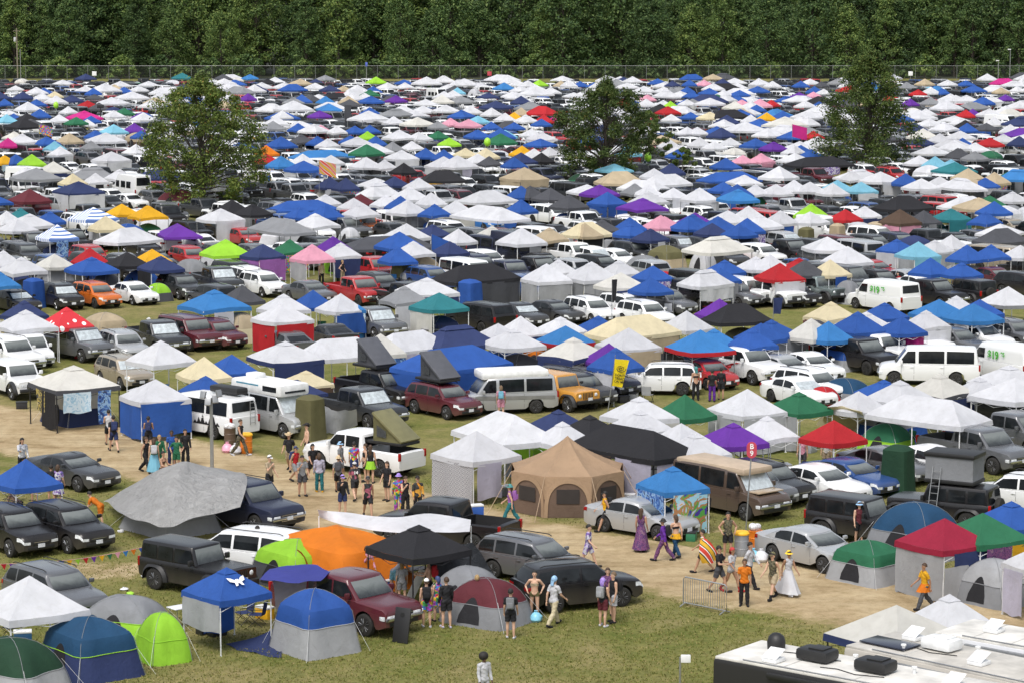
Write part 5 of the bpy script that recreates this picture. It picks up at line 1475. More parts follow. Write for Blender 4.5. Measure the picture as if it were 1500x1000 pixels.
cans('C', '''b 30 348 70;p 95 348 80;n 175 345 80;W 335 345 90|tall white box-shaped party tent in the back row by the fence;b 520 353 80;w 560 343 90;d 610 353 60;w 720 353 70;g 985 360 90;t 1065 346 90;w 1165 348 90;b 1245 348 80;M 1410 346 130 2|long hot pink canopy in the back row at the far right;w 1490 343 50;
b 20 378 60;b 40 398 90;w 180 393 90;b 250 393 100;b 330 378 110;b 580 378 80;p 575 396 70;w 620 383 60;r 1035 386 80;w 1090 383 90;b 1140 383 60;b 1280 378 120;t 1400 378 80;w 1470 373 60;P 1420 408 60;w 20 428 80;w 120 433 140;p 260 433 100;p 340 438 110;r 390 433 70;b 325 453 90;w 540 438 100;b 600 438 60;P 1000 428 60;g 1090 428 100;w 1140 428 100;w 1200 418 120;b 1320 428 110;w 1360 418 100;w 1480 443 110;
b 35 483 90;q 120 488 120;t 265 478 110;w 300 498 90;y 370 496 75|small yellow canopy left of the tall cone-shaped tree;b 440 483 100;w 550 488 150;n 195 508 120;w 1070 473 100;w 1160 453 150;r 1245 476 60;P 1275 473 80;w 1420 468 120;w 550 513 110;w 20 548 80;w 65 548 90;b 150 548 120;n 170 563 130;w 275 548 210;o 450 528 230;r 575 568 60;w 1085 518 130;w 1150 538 140;w 1220 508 90;d 1335 533 110;b 1250 538 90;w 1370 513 100;w 1440 543 90;
w 75 608 110;w 210 603 100;w 140 618 120;b 320 606 140;P 400 620 130;b 520 636 110;b 565 653 90;w 490 638 90;n 1045 598 130;w 1130 588 130;w 1220 573 140;w 1185 606 180;r 1350 602 130|red canopy right of the tall cone-shaped tree;w 1410 587 120;b 1230 608 70;n 1480 603 60;d 1210 652 130;g 1285 662 130;w 1040 682 140;
p 265 680 120|left one of two pale pink canopies side by side;p 345 675 130 wR:p|right one of two pale pink canopies side by side;b 190 696 140;K 600 690 320|huge black tarp canopy in front of the tall cone-shaped tree;c 1110 693 90;c 1180 698 90;t 1255 742 150 wR:t;G 1450 742 120;t 1370 763 150;t 1260 772 160;b 1330 778 90;d 1220 658 90;w 745 752 130;w 870 752 190 wR;b 980 768 90;w 1050 782 170 wR;w 1130 773 130;c 680 788 120;c 785 797 150 wR;b 180 797 120;b 240 816 150;w 75 832 170 wR;w 410 807 160;w 490 797 140;w 560 797 150;w 320 812 120;w 660 807 150;
k 970 862 280 3|wide black canopy right of a red one in the right of the field;L 565 902 130|lime green pop-up canopy in the right of the field;G 1350 857 150;b 1370 887 160;w 1450 838 150;w 560 927 180;r 715 917 140|red canopy with orange walls next to a dark wedge roof tent;w 800 902 150;B 955 927 190 wR:p wL:p|brown canopy with pink side walls;d 1060 927 140;e 1180 912 180 wR:e|teal canopy with teal walls in the right of the field;b 1330 932 150;w 340 940 210;w 200 922 190;w 290 912 120;w 430 932 140;P 55 930 160;b 45 942 140;n 130 977 130;b 250 982 130''')
# ---- middle ground
cans('D', '''w 125 225 320;o 315 200 250;r 520 180 240|red pop-up canopy with a white logo behind a blue canopy;b 530 215 330|blue canopy between a red one and a black one, in front of the red;k 735 190 280|black pop-up canopy between a blue canopy and a navy one;n 930 210 290;y 880 173 230|mustard yellow canopy behind a black one;w 20 195 200;s 0 310 110;n 140 475 300;w 150 530 400|white canopy in front of the red polka-dot one at the left edge;X 385 525 330|red canopy with big white polka dots;s 1240 413 440|bright blue canopy standing alone at the corner of the grass clearing;d 1400 388 260;S 330 40 260;w 100 0 250;q 610 -5 220;w 930 718 420;q 1180 803 340;b 1340 778 310;b 1190 918 260 f.8''')
cans('E', '''n 60 143 270 wR:v wL:v|navy canopy with a shiny purple wall;G 215 123 200;p 345 160 270|bright pink canopy between a green one and a red pickup truck;P 465 113 230;w 510 142 260;b 850 88 300;w 930 133 270;b 840 173 240;w 890 33 290;n 1040 28 190;w 1190 63 200;o 1385 38 200;n 1140 128 200;k 1290 266 520 2 wR:d|large black double canopy with grey mesh walls in mid field;g 880 393 310 wR:w|grey canopy with one white hanging sheet;w 1010 333 380;e 1080 423 350 wL:o|teal canopy with a pale grey curtain panel;w 180 438 330;w 175 488 370 wR:r wL:r|white canopy with bright red side walls;w 510 438 300;b 350 418 160;s 520 438 280;w 190 698 460 t:n wR:n;w 500 690 520 2 wL:l;o 740 678 300;w 900 652 500 2;n 1180 620 500 3;b 1150 742 700 2 wL:b wR:b|large royal blue double canopy with arched-window walls;w 1420 600 350;q 310 868 280 f.82 wR:B|small cream hexagon screen shelter with brown mesh walls;n 40 880 300 f.82;n 210 935 330 3 f.72''')
cans('F', '''w 95 65 300;t 255 55 240;q 470 22 310 3;d 560 8 250;b 720 3 190;p 900 -15 230;n 840 53 230;b 1060 -10 230;b 1230 -2 270 wR:g;b 1400 8 200;w 240 273 300 wR:l wL:l|white canopy with silver-grey walls and one square window;w 310 238 200;w 500 262 330 wL:g wR:l;o 670 308 310;w 660 243 280;b 855 268 230;b 845 338 250;w 1160 298 330 3|white canopy left of a white boxy SUV;b 1270 233 230;b 1240 280 200;w 1450 213 240;k 1340 492 420 3|large charcoal canopy behind the bright blue canopies;P 1240 468 200;w 90 568 260;w 320 558 320;b 540 553 220;q 740 562 560 2 wR:t|large cream double canopy in mid field;w 1050 538 330;w 50 628 380;s 350 613 350 t:r|bright blue canopy with a dark red border behind the off-white one;o 395 688 420 t:n wL:n;w 715 636 380 wR:t;P 600 725 250;b 640 758 330 wL:w|royal blue canopy with white printed hangings behind a yellow flag;s 1130 648 400 t:r|bright blue canopy with a dark red border next to a white pickup truck;s 1210 628 300;b 1430 640 260;b 1480 598 300''')
cans('G', '''w 30 218 260;r 90 262 290 wR:w|red canopy with white hangings left of a grey one in the right of the field;r 200 222 180;d 235 242 260 wL:l;q 380 242 210;w 480 172 300 wR:l wL:l|white canopy over a pale grey cabin tent;b 765 113 240 wR:w wL:w;c 890 138 260 wR:c;w 985 118 240;w 1080 98 230;b 1170 163 190;b 1310 153 130;b 960 238 190;b 1140 248 220;d 1370 58 340 3;w 1480 150 150;w 1110 448 220;b 1245 462 270;s 1010 462 340;s 1210 486 350|bright blue canopy on the right with white ridge seams;w 935 532 290 wR:w;b 695 478 280;b 795 562 190;b 540 551 340;w 590 530 200;s 370 598 280;q 385 482 320 wL:m|cream pop-up canopy right of the large charcoal canopy;o 270 590 300;b 40 576 350 wR:g;w 1410 398 330 t:g wL:k''')
# ---- cars, far to near: type colour x y [heading] [options]
cars('A', '''tallvan w 130 812 V;tallvan w 575 845 b|tall white panel camper van seen from behind left of the big left tree;minivan l 270 905 V;suv w 1205 790;suv l 1315 790;pickup g 1285 855;jeep k 1085 845;suv g 1010 855;pickup g 715 940;suv m 465 738;suv g 395 700;sedan g 240 568;sedan d 320 560;sedan d 350 580;pickup w 425 543;van w 505 528;van w 1285 575;suv w 1165 607;pickup l 1350 668;suv b 1395 768;suv w 60 430;sedan l 340 672;suv w 640 470;suv w 1440 465;pickup m 1480 490;suv l 520 655;suv k 1180 745;sedan w 1150 775;pickup w 1000 760;sedan d 480 890''')
cars('B', '''minivan w 920 945;sedan k 705 957;hatch s 618 972|bright blue hatchback parked under the front edge of white and blue canopies;pickup g 390 967;jeep r 85 978|red boxy off-roader in the middle of the field left of a white one;jeep w 240 985;suv w 1180 945;suv g 1080 962;suv k 1265 943;sedan k 1345 930;sedan w 1440 918;bigsuv k 185 820;bigsuv w 605 747;suv k 585 775;suv w 540 818;suv k 640 805;pickup d 30 675;sedan g 50 775;suv d 125 775;sedan g 335 757;sedan l 215 772;wagon w 135 672;suv g 20 685;minivan l 530 647;tallvan w 425 435|white coach van in the back middle of the field;suv r 295 408|red SUV in the back middle of the field;suv l 245 385;van w 660 412;suv w 200 402;sedan d 380 458;sedan w 700 742;sedan w 1070 747;suv d 340 480;sedan g 440 560;suv w 870 640;sedan d 600 645;suv k 240 655;wagon d 480 600;sedan k 700 735''')
cars('C', '''pickup m 500 888|maroon pickup truck in the right of the field left of a grey SUV;suv g 655 882;suv m 1065 852;suv g 1190 853;suv w 1215 895;sedan w 1280 847;suv d 1355 845;bigsuv d 300 768;suv d 440 758;suv g 405 688;pickup g 95 703;pickup w 180 682;suv l 80 778;suv d 165 903;pickup d 60 825;sedan w 950 742;pickup k 1060 748;jeep d 830 872;suv l 1340 660;sedan l 1460 662;pickup w 320 798;pickup m 570 782;pickup w 1085 578;suv b 1015 582;tallvan w 1410 562;sedan w 1060 990;suv d 760 870;sedan g 1210 725;suv k 1130 640;wagon d 430 420;sedan l 470 410;suv w 100 380;suv d 440 365''')
cars('D', '''suv k 355 450|black SUV left of the orange crossover at the edge of the grass;wagon O 555 440|orange crossover parked at the edge of the grass clearing;sedan w 772 422|white sedan right of the orange crossover;suv d 1045 392|dark grey SUV right of the small lime dome tent;pickup d 1255 365;sedan k 90 468;pickup g 448 730|grey pickup truck with a silver sunshade near the polka-dot canopy;suv l 712 735;pickup d 910 690 sh|dark pickup truck with a pale blue sunshade;bigsuv m 1095 670|maroon large SUV with big chrome grille beside the grass clearing;suv m 1250 665|maroon SUV mostly hidden behind the large maroon SUV;smallvan w 165 765|white small van with colourful towels on its door;bigsuv w 50 795;bronco w 95 935|white boxy SUV at the left edge beside the off-white canopy;suv t 720 885;minivan w 925 135 b|white minivan seen from behind, left of a white sedan;sedan w 1145 135 b|white sedan right of the white minivan, seen from behind;sedan r 1410 100;suv w 600 115;pickup d 190 155;pickup k 400 140;sedan g 90 175;sedan g 1260 190;suv w 1440 350|white SUV parked nose-out at the left of the grassy gap;suv d 20 440''')
cars('E', '''pickup r 690 305|red pickup truck behind the green changing tent;pickup r 600 425|red pickup truck behind a bright blue canopy, nearer of the two red ones;pickup g 690 610|grey pickup truck beside the red-walled white canopy;coupe d 445 665 b|dark grey sports sedan seen from behind in front of the red walls;suv g 180 80;suv w 370 75;pickup g 525 65;jeep O 650 50|orange-red boxy off-roader in mid field;jeep w 820 25;suv d 885 300;sedan w 1005 282;suv k 1180 245;suv w 1350 250;van n 1410 195;bigsuv k 1315 580 b|black SUV seen from behind right of the teal canopy;sedan g 330 415;sedan g 200 710 b;suv d 730 385;suv w 60 380''')
cars('F', '''suv w 705 510|white SUV at the middle of a row, left of a grey crossover;suv g 930 485|silver-grey crossover between a white SUV and a black large SUV;bigsuv k 1105 450|black large SUV in a row behind the charcoal canopy;bronco w 1400 430|white boxy SUV right of a white canopy;wagon w 495 530|white station wagon with luggage on its roof;sedan d 275 530|dark grey sedan left of the white station wagon;sedan d 90 545;suv w 810 555;tallvan n 70 215|slate blue camper van with a silver sunshade;van n 195 190;pickup w 385 220;suv w 510 230;hatch w 640 228;suv d 740 195;suv k 860 165;suv g 1010 165;suv d 1150 170;suv d 1370 155;suv w 890 925 176|white SUV with clothes on its roof and a black and white flag on its side;hatch r 1170 885|red hatchback next to the white pickup truck;pickup w 1370 850|white pickup truck with red slashes on its door;pickup g 1020 860;suv g 400 945;suv n 570 930|dark navy SUV behind the yellow flag;suv g 1320 440''')
cars('G', '''bronco w 60 440;suv k 150 435|black SUV left of the grey-green boxy off-roader;jeep G 315 415|grey-green boxy off-roader in the right of the field;sedan d 540 405;suv k 655 365;sedan w 900 380|white sedan at the front of the right grass strip;cargo w 690 465 b|white cargo van with green price lettering on its side;pickup k 950 440;sedan m 1330 335|maroon sedan in front of the tan van;van t 1380 255|tan conversion van behind the maroon sedan;cargo w 330 75;suv l 120 140;suv l 965 75;sedan l 1130 80;sedan t 1430 45;jeep k 1170 430 b;pickup k 525 795|black pickup truck beside the grey dome tent;bronco w 670 765|white boxy SUV behind the magenta changing tents;bigsuv w 860 725;suv g 1095 715|grey SUV right of the magenta changing tents;suv w 1235 690;suv g 1430 665;sedan l 105 855|silver sedan right of the white pickup truck;sedan w 265 840|white sedan left of the black pickup truck;van w 950 870 173|white raised-roof passenger van with black windows;cargo w 1390 850 b|white cargo van with green lettering at the right edge;sedan w 200 985''')
# far cars also fill the rows nearest the fence
CAN_WALL = {'R': .96, 'L': .96}
def parse_walls(opts):
    ws = []
    for t in opts:
        if t[0] == 'w' and t[1:2] in 'RL':
            sd = t[1]; c = t[3:] if ':' in t else 'w'
            ws.append((sd, c, .97, 1.95, .08))
    return ws or None
M_STRIPE = None
def awning_stripes():
    m, nt, out = newmat('striped_fabric')
    tc = N(nt, 'ShaderNodeTexCoord'); sx = N(nt, 'ShaderNodeSeparateXYZ'); nt.links.new(tc.outputs['Object'], sx.inputs[0])
    a = N(nt, 'ShaderNodeMath', operation='MULTIPLY'); a.inputs[1].default_value = 2.6; nt.links.new(sx.outputs['Y'], a.inputs[0])
    f = N(nt, 'ShaderNodeMath', operation='FRACT'); nt.links.new(a.outputs[0], f.inputs[0])
    r = ramp(nt, [(0, (.10, .18, .42)), (.45, (.75, .77, .8))], f.outputs[0]); r.color_ramp.interpolation = 'CONSTANT'
    b = N(nt, 'ShaderNodeBsdfPrincipled'); inp(b, Roughness=.8); nt.links.new(r.outputs[0], b.inputs['Base Color']); nt.links.new(b.outputs[0], out.inputs[0])
    return m
def polka():
    m, nt, out = newmat('polka_dot_fabric')
    tc = N(nt, 'ShaderNodeTexCoord'); v = N(nt, 'ShaderNodeTexVoronoi'); inp(v, Scale=1.55, Randomness=.75); nt.links.new(tc.outputs['Object'], v.inputs['Vector'])
    r = ramp(nt, [(0, (.78, .78, .78)), (.30, (.50, .02, .03))], v.outputs['Distance']); r.color_ramp.interpolation = 'CONSTANT'
    b = N(nt, 'ShaderNodeBsdfPrincipled'); inp(b, Roughness=.75); nt.links.new(r.outputs[0], b.inputs['Base Color']); nt.links.new(b.outputs[0], out.inputs[0])
    return m
SPECIAL = {'S': ('w', awning_stripes, 'striped'), 'X': ('r', polka, 'polka-dot')}
CSPEC.sort(key=lambda c: -c[1])
FARSTUFF = {}     # colour -> builder, for the canopies beyond the first 300
def stuff_canopy(col, loc, rot, size, zs, k):
    mb = FARSTUFF.setdefault('all', MB()); src = FAR[k] if k[0] != 'D' else FARDOME[k[1]]
    M = Matrix.Translation(loc) @ Matrix.Rotation(rot, 4, 'Z') @ Matrix.Diagonal((size, size, zs, 1))
    ci = STUFFC.setdefault(col, len(STUFFC) + 1)
    o = len(mb.v); mb.v += [tuple(M @ Vector(v)) for v in src.v]
    for f, mi in zip(src.f, src.m): mb.f.append(tuple(i + o for i in f)); mb.m.append(ci if mi == 0 else 0)
STUFFC = {}
FARDOME = [dome_mb(3.4, 2.6, 1.7, 4.2, 2, .0, nu=20, nv=6)[0], dome_mb(3.0, 2.8, 2.1, 7, 2, .0, nu=20, nv=8)[0]]
MAXC = 296; nc = 0
for px, py, w, col, opts, lb in CSPEC:
    ws = parse_walls(opts); kind = '2' if '2' in opts else '3' if '3' in opts else '1'
    rm = None; kw = {}
    if col in SPECIAL: c0, fn, ex = SPECIAL[col]; rm = fn(); kw = dict(roofmat=rm); col = c0
    elif col == 'T': col = 't'; kind = '1'; ws = [('R', 't', 1, 2, .05), ('L', 't', 1, 2, .05)]
    elif col == 'V': col = 'w'; kind = '3'; kw = dict(flat=.9)
    elif col == 'W': col = 'w'; ws = [('R', 'w', 1, 2, .05), ('L', 'w', 1, 2, .05)]; kw = dict(flat=1.2)
    elif col == 'K': col = 'k'; kind = '2'; kw = dict(flat=.85)
    for t in opts:
        if t[0] == 'f' and t[1:2] == '.': kw['flat'] = float(t[1:])
        if t.startswith('t:'): kw['trim'] = t[2:]
    nc += 1
    if nc > MAXC and not lb:
        r_ = random.Random(int(px * 7 + py)); rot = UANG + R(r_.uniform(-10, 10)); p = at(px, py, PEAK)
        size = max(.72, min(1.5, w / (ppm((p.x, p.y, 2)) * 3.05 * 1.39)))
        stuff_canopy(col, Vector((p.x, p.y, 0)), rot, size, .72 + .28 * size, ('1', r_.randrange(5))); FOOT.append((p.x, p.y, 1.6 * size))
        continue
    lod = 0 if py > 430 else 1 if py > 320 else 2
    rw = random.Random(int(px * 3 + py * 11))
    if not ws and py > 225 and rw.random() < .42:
        m_ = rw.choice(['w', 'w', 'l', 'g', 'i', 'n', 'b', 'k', PRN['tiedye'], PRN['purple'], PRN['floral'], PRN['lattice'], PRN['rainbow'], PRN['sky']])
        ws = [(rw.choice('RRL'), m_, rw.choice((.4, .5, .97, .97)), 1.95, rw.choice((.1, .1, .5, .9)), rw.uniform(-.5, .5) if rw.random() < .5 else 0)]
        if ws[0][2] > .9: ws[0] = ws[0][:5] + (0,)
    canopy(col, px, py, w, kind=kind, walls=ws, lod=lod, label=lb, legs='w' if (int(px) % 3) else 'g', **kw)
for px, py, kind, col, opts, lb in VSPEC:
    p = at(px, py, .8); p.z = 0
    rv = random.Random(int(px * 13 + py * 7)); rz = VANG + R(rv.uniform(-7, 7))
    if 'b' in opts: rz += PI
    if 'V' in opts: rz = R(-40)
    for t in opts:
        if t.lstrip('-').isdigit(): rz = R(float(t))
    car(kind, col, p, rz, lb, shade='sh' in opts or (kind in ('pickup', 'suv', 'sedan') and rv.random() < .14), dark_rim=rv.random() < .35, far=2 if py < 305 else 1 if py < 400 else 0)
# ---- small tents of the middle and far ground
for f, st, c1, c2, x, y, L, W, H, rz, lb in (
    ('D', 'dome', 'g', 'd', 315, 355, 3.0, 2.8, 1.7, -55, 'grey and black dome tent behind the black SUV near the left edge'),
    ('D', 'pod', 'b', 'b', 195, 430, 1.3, 1.3, 2.1, -40, 'tall royal blue changing tent beside the black SUV at left'),
    ('D', 'cabin', 'b', 'o', 740, 95, 2.6, 2.6, 1.9, -50, 'white cabin tent with a royal blue top left of the white minivan'),
    ('D', 'dome', 'L', 'd', 915, 425, 1.9, 1.7, 1.25, -50, 'small lime green dome tent right of the white sedan by the clearing'),
    ('D', 'dome', 'b', 'b', 820, 355, 2.6, 2.4, 1.5, -50, 'blue dome tent under the edge of the black canopy'),
    ('D', 'dome', 'g', 'd', 1105, 300, 3.0, 2.4, 1.7, -50, 'charcoal tent with a white mark behind the dark grey SUV'),
    ('D', 'dome', 'l', 'g', 1250, 260, 3.4, 2.6, 1.4, -50, 'grey tarp-covered tent behind a dark pickup truck'),
    ('D', 'cabin', 't', 't', 610, 620, 2.8, 2.4, 1.7, -55, 'beige tent right of the polka-dot canopy'),
    ('D', 'dome', 't', 'q', 1390, 625, 2.7, 2.4, 1.8, -50, 'tan dome tent left of the red-walled canopy'),
    ('D', 'dome', 'n', 'n', 60, 360, 3.6, 2.8, 1.8, -50, 'dark blue tarp-covered tent at the left edge'),
    ('E', 'pod', 'u', 'u', 860, 310, 1.25, 1.25, 2.1, -40, 'olive green changing tent right of the red pickup truck'),
    ('E', 'pod', 's', 's', 122, 85, 1.2, 1.2, 2.0, -40, 'light blue narrow changing tent beside a grey SUV'),
    ('E', 'pod', 'b', 'b', 1255, 447, 1.5, 1.5, 2.3, -40, 'royal blue changing tent under the large black double canopy'),
    ('E', 'dome', 'g', 'L', 520, 240, 2.6, 2.4, 2.0, -40, 'grey shelter tent with lime piping beside the pink canopy'),
    ('E', 'dome', 'w', 'l', 560, 100, 1.8, 1.6, 1.4, -40, 'small white dome tent right of the orange-red off-roader'),
    ('F', 'dome', 'w', 'w', 1145, 240, 1.9, 1.7, 1.5, -40, 'plain white dome tent left of a white dome with red trim'),
    ('F', 'dome', 'w', 'r', 1310, 195, 2.4, 2.2, 1.9, -40, 'white dome tent with red trim in the right of the field'),
    ('F', 'dome', 'g', 'l', 800, 262, 2.8, 2.2, 1.3, -40, 'grey tent left of a tan roof tent'),
    ('F', 'cabin', 'l', 'g', 575, 155, 2.6, 2.4, 1.9, -50, 'grey and white screen tent behind the row of white cars'),
    ('F', 'cabin', 'u', 't', 930, 225, 2.8, 2.4, 1.9, -50, 'tan and olive ridge tent behind the row of cars'),
    ('F', 'dome', 'r', 'r', 430, 170, 1.8, 1.6, 1.2, -40, 'small bright red dome tent behind a white pickup truck'),
    ('F', 'dome', 'O', 'B', 230, 800, 3.6, 2.8, 1.6, -40, 'rust-red low tent left of the off-white canopy'),
    ('F', 'dome', 'r', 'r', 910, 348, 2.4, 2.0, 1.1, -40, 'low red tent right of two blue canopies'),
    ('F', 'dome', 'c', 'g', 1040, 370, 3.0, 2.2, 1.3, -40, 'pale blue and grey tent left of a white canopy'),
    ('G', 'pod', 'u', 'u', 240, 118, 1.2, 1.2, 2.0, -40, 'olive changing tent in the right of the field beside a silver SUV'),
    ('G', 'pod', 't', 'B', 420, 103, 1.2, 1.2, 2.2, -40, 'brown narrow changing tent right of the olive one'),
    ('G', 'pod', 'w', 'g', 540, 85, 1.6, 1.6, 1.9, -40, 'white changing tent left of a tan box-shaped one'),
    ('G', 'pod', 't', 't', 655, 85, 1.8, 1.4, 2.0, -40, 'tan box-shaped shelter right of a white changing tent'),
    ('G', 'pod', 'M', 'M', 815, 735, 1.15, 1.15, 2.0, -30, 'left one of two magenta changing tents among white cars'),
    ('G', 'pod', 'M', 'M', 860, 738, 1.15, 1.15, 2.0, -30, 'right one of two magenta changing tents among white cars'),
    ('G', 'dome', 'd', 'g', 285, 690, 2.4, 2.2, 2.2, -40, 'tall dark grey dome tent beside the black pickup truck'),
    ('G', 'pod', 'n', 't', 355, 750, 1.5, 1.5, 2.0, -40, 'small navy and tan screen pod in front of the dark grey dome tent'),
    ('G', 'dome', 'B', 't', 1075, 800, 1.5, 1.4, 1.4, -40, 'small brown pop-up shelter in front of the grey SUV'),
    ('G', 'dome', 'g', 'l', 480, 425, 1.9, 1.7, 1.6, -40, 'grey tent tucked right of the grey-green off-roader'),
    ('G', 'dome', 'p', 'p', 385, 165, 1.0, 1.0, .9, -40, 'small pink play dome right of the olive changing tent'),
    ('A', 'dome', 'm', 'l', 780, 878, 4.2, 3.2, 1.9, -35, 'maroon and grey family dome tent below the big left tree'),
    ('B', 'dome', 'f', 'G', 1060, 790, 3.6, 2.4, 1.3, -20, 'dark green low dome tent under the middle field tree'),
    ('B', 'dome', 'u', 't', 1220, 805, 3.0, 2.4, 1.3, -30, 'beige-green dome tent right of the dark green one'),
    ('B', 'dome', 'y', 't', 410, 833, 2.6, 2.2, 1.6, -30, 'pale yellow dome tent in mid field beside a white canopy'),
    ('B', 'dome', 'b', 'b', 885, 442, 3.0, 2.6, 2.0, -30, 'bright blue dome tent in the back middle of the field'),
    ('B', 'dome', 'n', 'n', 410, 630, 3.2, 2.8, 1.6, -30, 'dark blue dome tent among white canopies in the back middle'),
    ('B', 'dome', 'w', 'w', 585, 420, 2.6, 2.4, 2.4, -30, 'round white trailer-like tent in the back middle of the field'),
    ('C', 'dome', 'u', 'L', 155, 752, 3.2, 2.6, 1.6, -30, 'green striped dome tent right of a silver SUV in the right of the field'),
    ('C', 'cabin', 'G', 'f', 1350, 705, 3.2, 2.8, 2.2, -30, 'tall green cabin tent right of the tall cone-shaped tree'),
    ('C', 'dome', 'g', 'l', 1440, 942, 2.8, 2.4, 1.7, -30, 'grey and white dome tent at the right behind a blue canopy'),
    ('C', 'dome', 'q', 'q', 525, 393, 2.8, 2.4, 2.0, -30, 'cream dome tent in the back rows left of the cone-shaped tree'),
    ('A', 'dome', 'l', 'w', 200, 465, 2.8, 2.4, 2.0, -30, 'pale grey dome tent in the back left of the field'),
    ('A', 'dome', 'g', 'l', 65, 725, 3.0, 2.4, 1.7, -30, 'grey dome tent at the far left edge of the field'),
    ('A', 'dome', 'l', 'g', 1225, 935, 1.5, 1.4, 1.9, -30, 'small upright grey tent below the black logo canopy'),
    ('A', 'cabin', 't', 'B', 600, 620, 3.0, 2.6, 2.2, -30, 'tan cabin tent with dark windows left of the big left tree')):
    px, py = fr(f, x, y)
    tent(st, c1, c2, px, py, rz, lb, L, W, H, H * .5)
# ---- fill the rows between what was read off, out to the fence
rnd = random.Random(99)
NOFILL = [[(95, 470), (230, 425), (330, 440), (390, 400), (500, 385), (520, 415), (470, 425), (400, 440), (440, 470), (360, 500), (420, 520), (330, 530), (200, 480)], [(1330, 395), (1500, 410), (1500, 435), (1340, 420)]]
WC = ['w'] * 54 + ['o'] * 9 + ['b'] * 8 + ['s'] * 4 + ['n'] * 4 + ['g'] * 6 + ['d'] * 4 + ['k'] * 3 + ['t'] * 3 + ['G'] * 2 + ['r', 'p', 'P', 'c', 'e', 'L']
VC = 'wwwwwllggggdddkkkkkrmbn'; VK = ['sedan'] * 4 + ['suv'] * 7 + ['pickup'] * 3 + ['minivan', 'van', 'jeep', 'wagon', 'bigsuv', 'hatch']
fillv = []; U = Vector((math.cos(UANG), math.sin(UANG), 0)); Vd = Vector((math.cos(VANG), math.sin(VANG), 0))
def tryp(p, r, slack):
    x, y = pix((p.x, p.y, 1.0))
    if not (-25 < x < 1525 and 121 < y < 438): return None
    if any(inpoly(x, y, q) for q in NOFILL): return None
    if p.y > YF - 2: return None
    return (x, y) if free(p.x, p.y, r, slack) else None
for k in range(-40, 8):
    b0 = -k * 19.0
    for off, what in ((0, 'v'), (5.2, 'c'), (9.2, 'c'), (13.6, 'v')):
        a = -420
        while a < 620:
            a += rnd.uniform(2.7, 3.3) if what == 'v' else rnd.uniform(3.1, 3.9)
            p = U * a - Vd * (b0 + off + rnd.uniform(-.6, .6))
            p = Vector((p.x, p.y, 0))
            if what == 'v':
                t = tryp(p, 1.25, .25)
                if t: fillv.append((t[1], p)); FOOT.append((p.x, p.y, 1.25))
            elif rnd.random() < .42:
                size = rnd.choice((.8, 1, 1, 1, 1.15)); t = tryp(p, 1.5 * size, .45)
                if not t: continue
                col = rnd.choice(WC); FOOT.append((p.x, p.y, 1.5 * size))
                if rnd.random() < (.6 if t[1] > 330 else .38): fillv.append((t[1], p)); continue
                stuff_canopy(col, p, UANG + R(rnd.uniform(-24, 24)) + (PI / 2 if rnd.random() < .5 else 0), size, rnd.uniform(.74, 1.08), rnd.choice([('1', 0), ('1', 1), ('1', 2), ('1', 3), ('1', 4), ('1', 2), ('3', 0), ('3', 1), ('2', 1), ('D', 0), ('D', 1)]))
# vehicles: the nearest stay individuals, the rest become one mass
fillv.sort(key=lambda t: -t[0])
NVMAX = 285 - NCAR[0]; massv = MB(); MVC = {}
for i, (y, p) in enumerate(fillv):
    kind = rnd.choice(VK); col = rnd.choice(VC); rz = VANG + R(rnd.uniform(-8, 8)) + (PI if rnd.random() < .3 else 0)
    if i < NVMAX:
        car(kind, col, p, rz, None, far=2 if y < 330 else 1)
    else:
        src = car_proto(kind)[2]; M = Matrix.Translation(p) @ Matrix.Rotation(rz, 4, 'Z')
        if col not in MVC: MVC[col] = len(MVC)
        o = len(massv.v); massv.v += [tuple(M @ Vector(v)) for v in src.v]
        for f, mi in zip(src.f, src.m): massv.f.append(tuple(q + o for q in f)); massv.m.append(MVC[col] if mi == 0 else 30 + mi)
pass
if massv.v:
    ms = [paint(c) for c in MVC] + [M_BLACK] * (31 - len(MVC)) + [M_BLACK, M_GLASS, M_LAMP, M_RED]
    tag(massv.build('distant_cars', ms), 'mass of parked cars filling the rows far across the field', 'cars', kind='stuff')
mb = FARSTUFF['all']
tag(mb.build('distant_canopies', [M_GPOLE] + [cloth(c) for c in STUFFC], ang=14), 'mass of pop-up canopies filling the rows far across the field', 'canopies', kind='stuff')
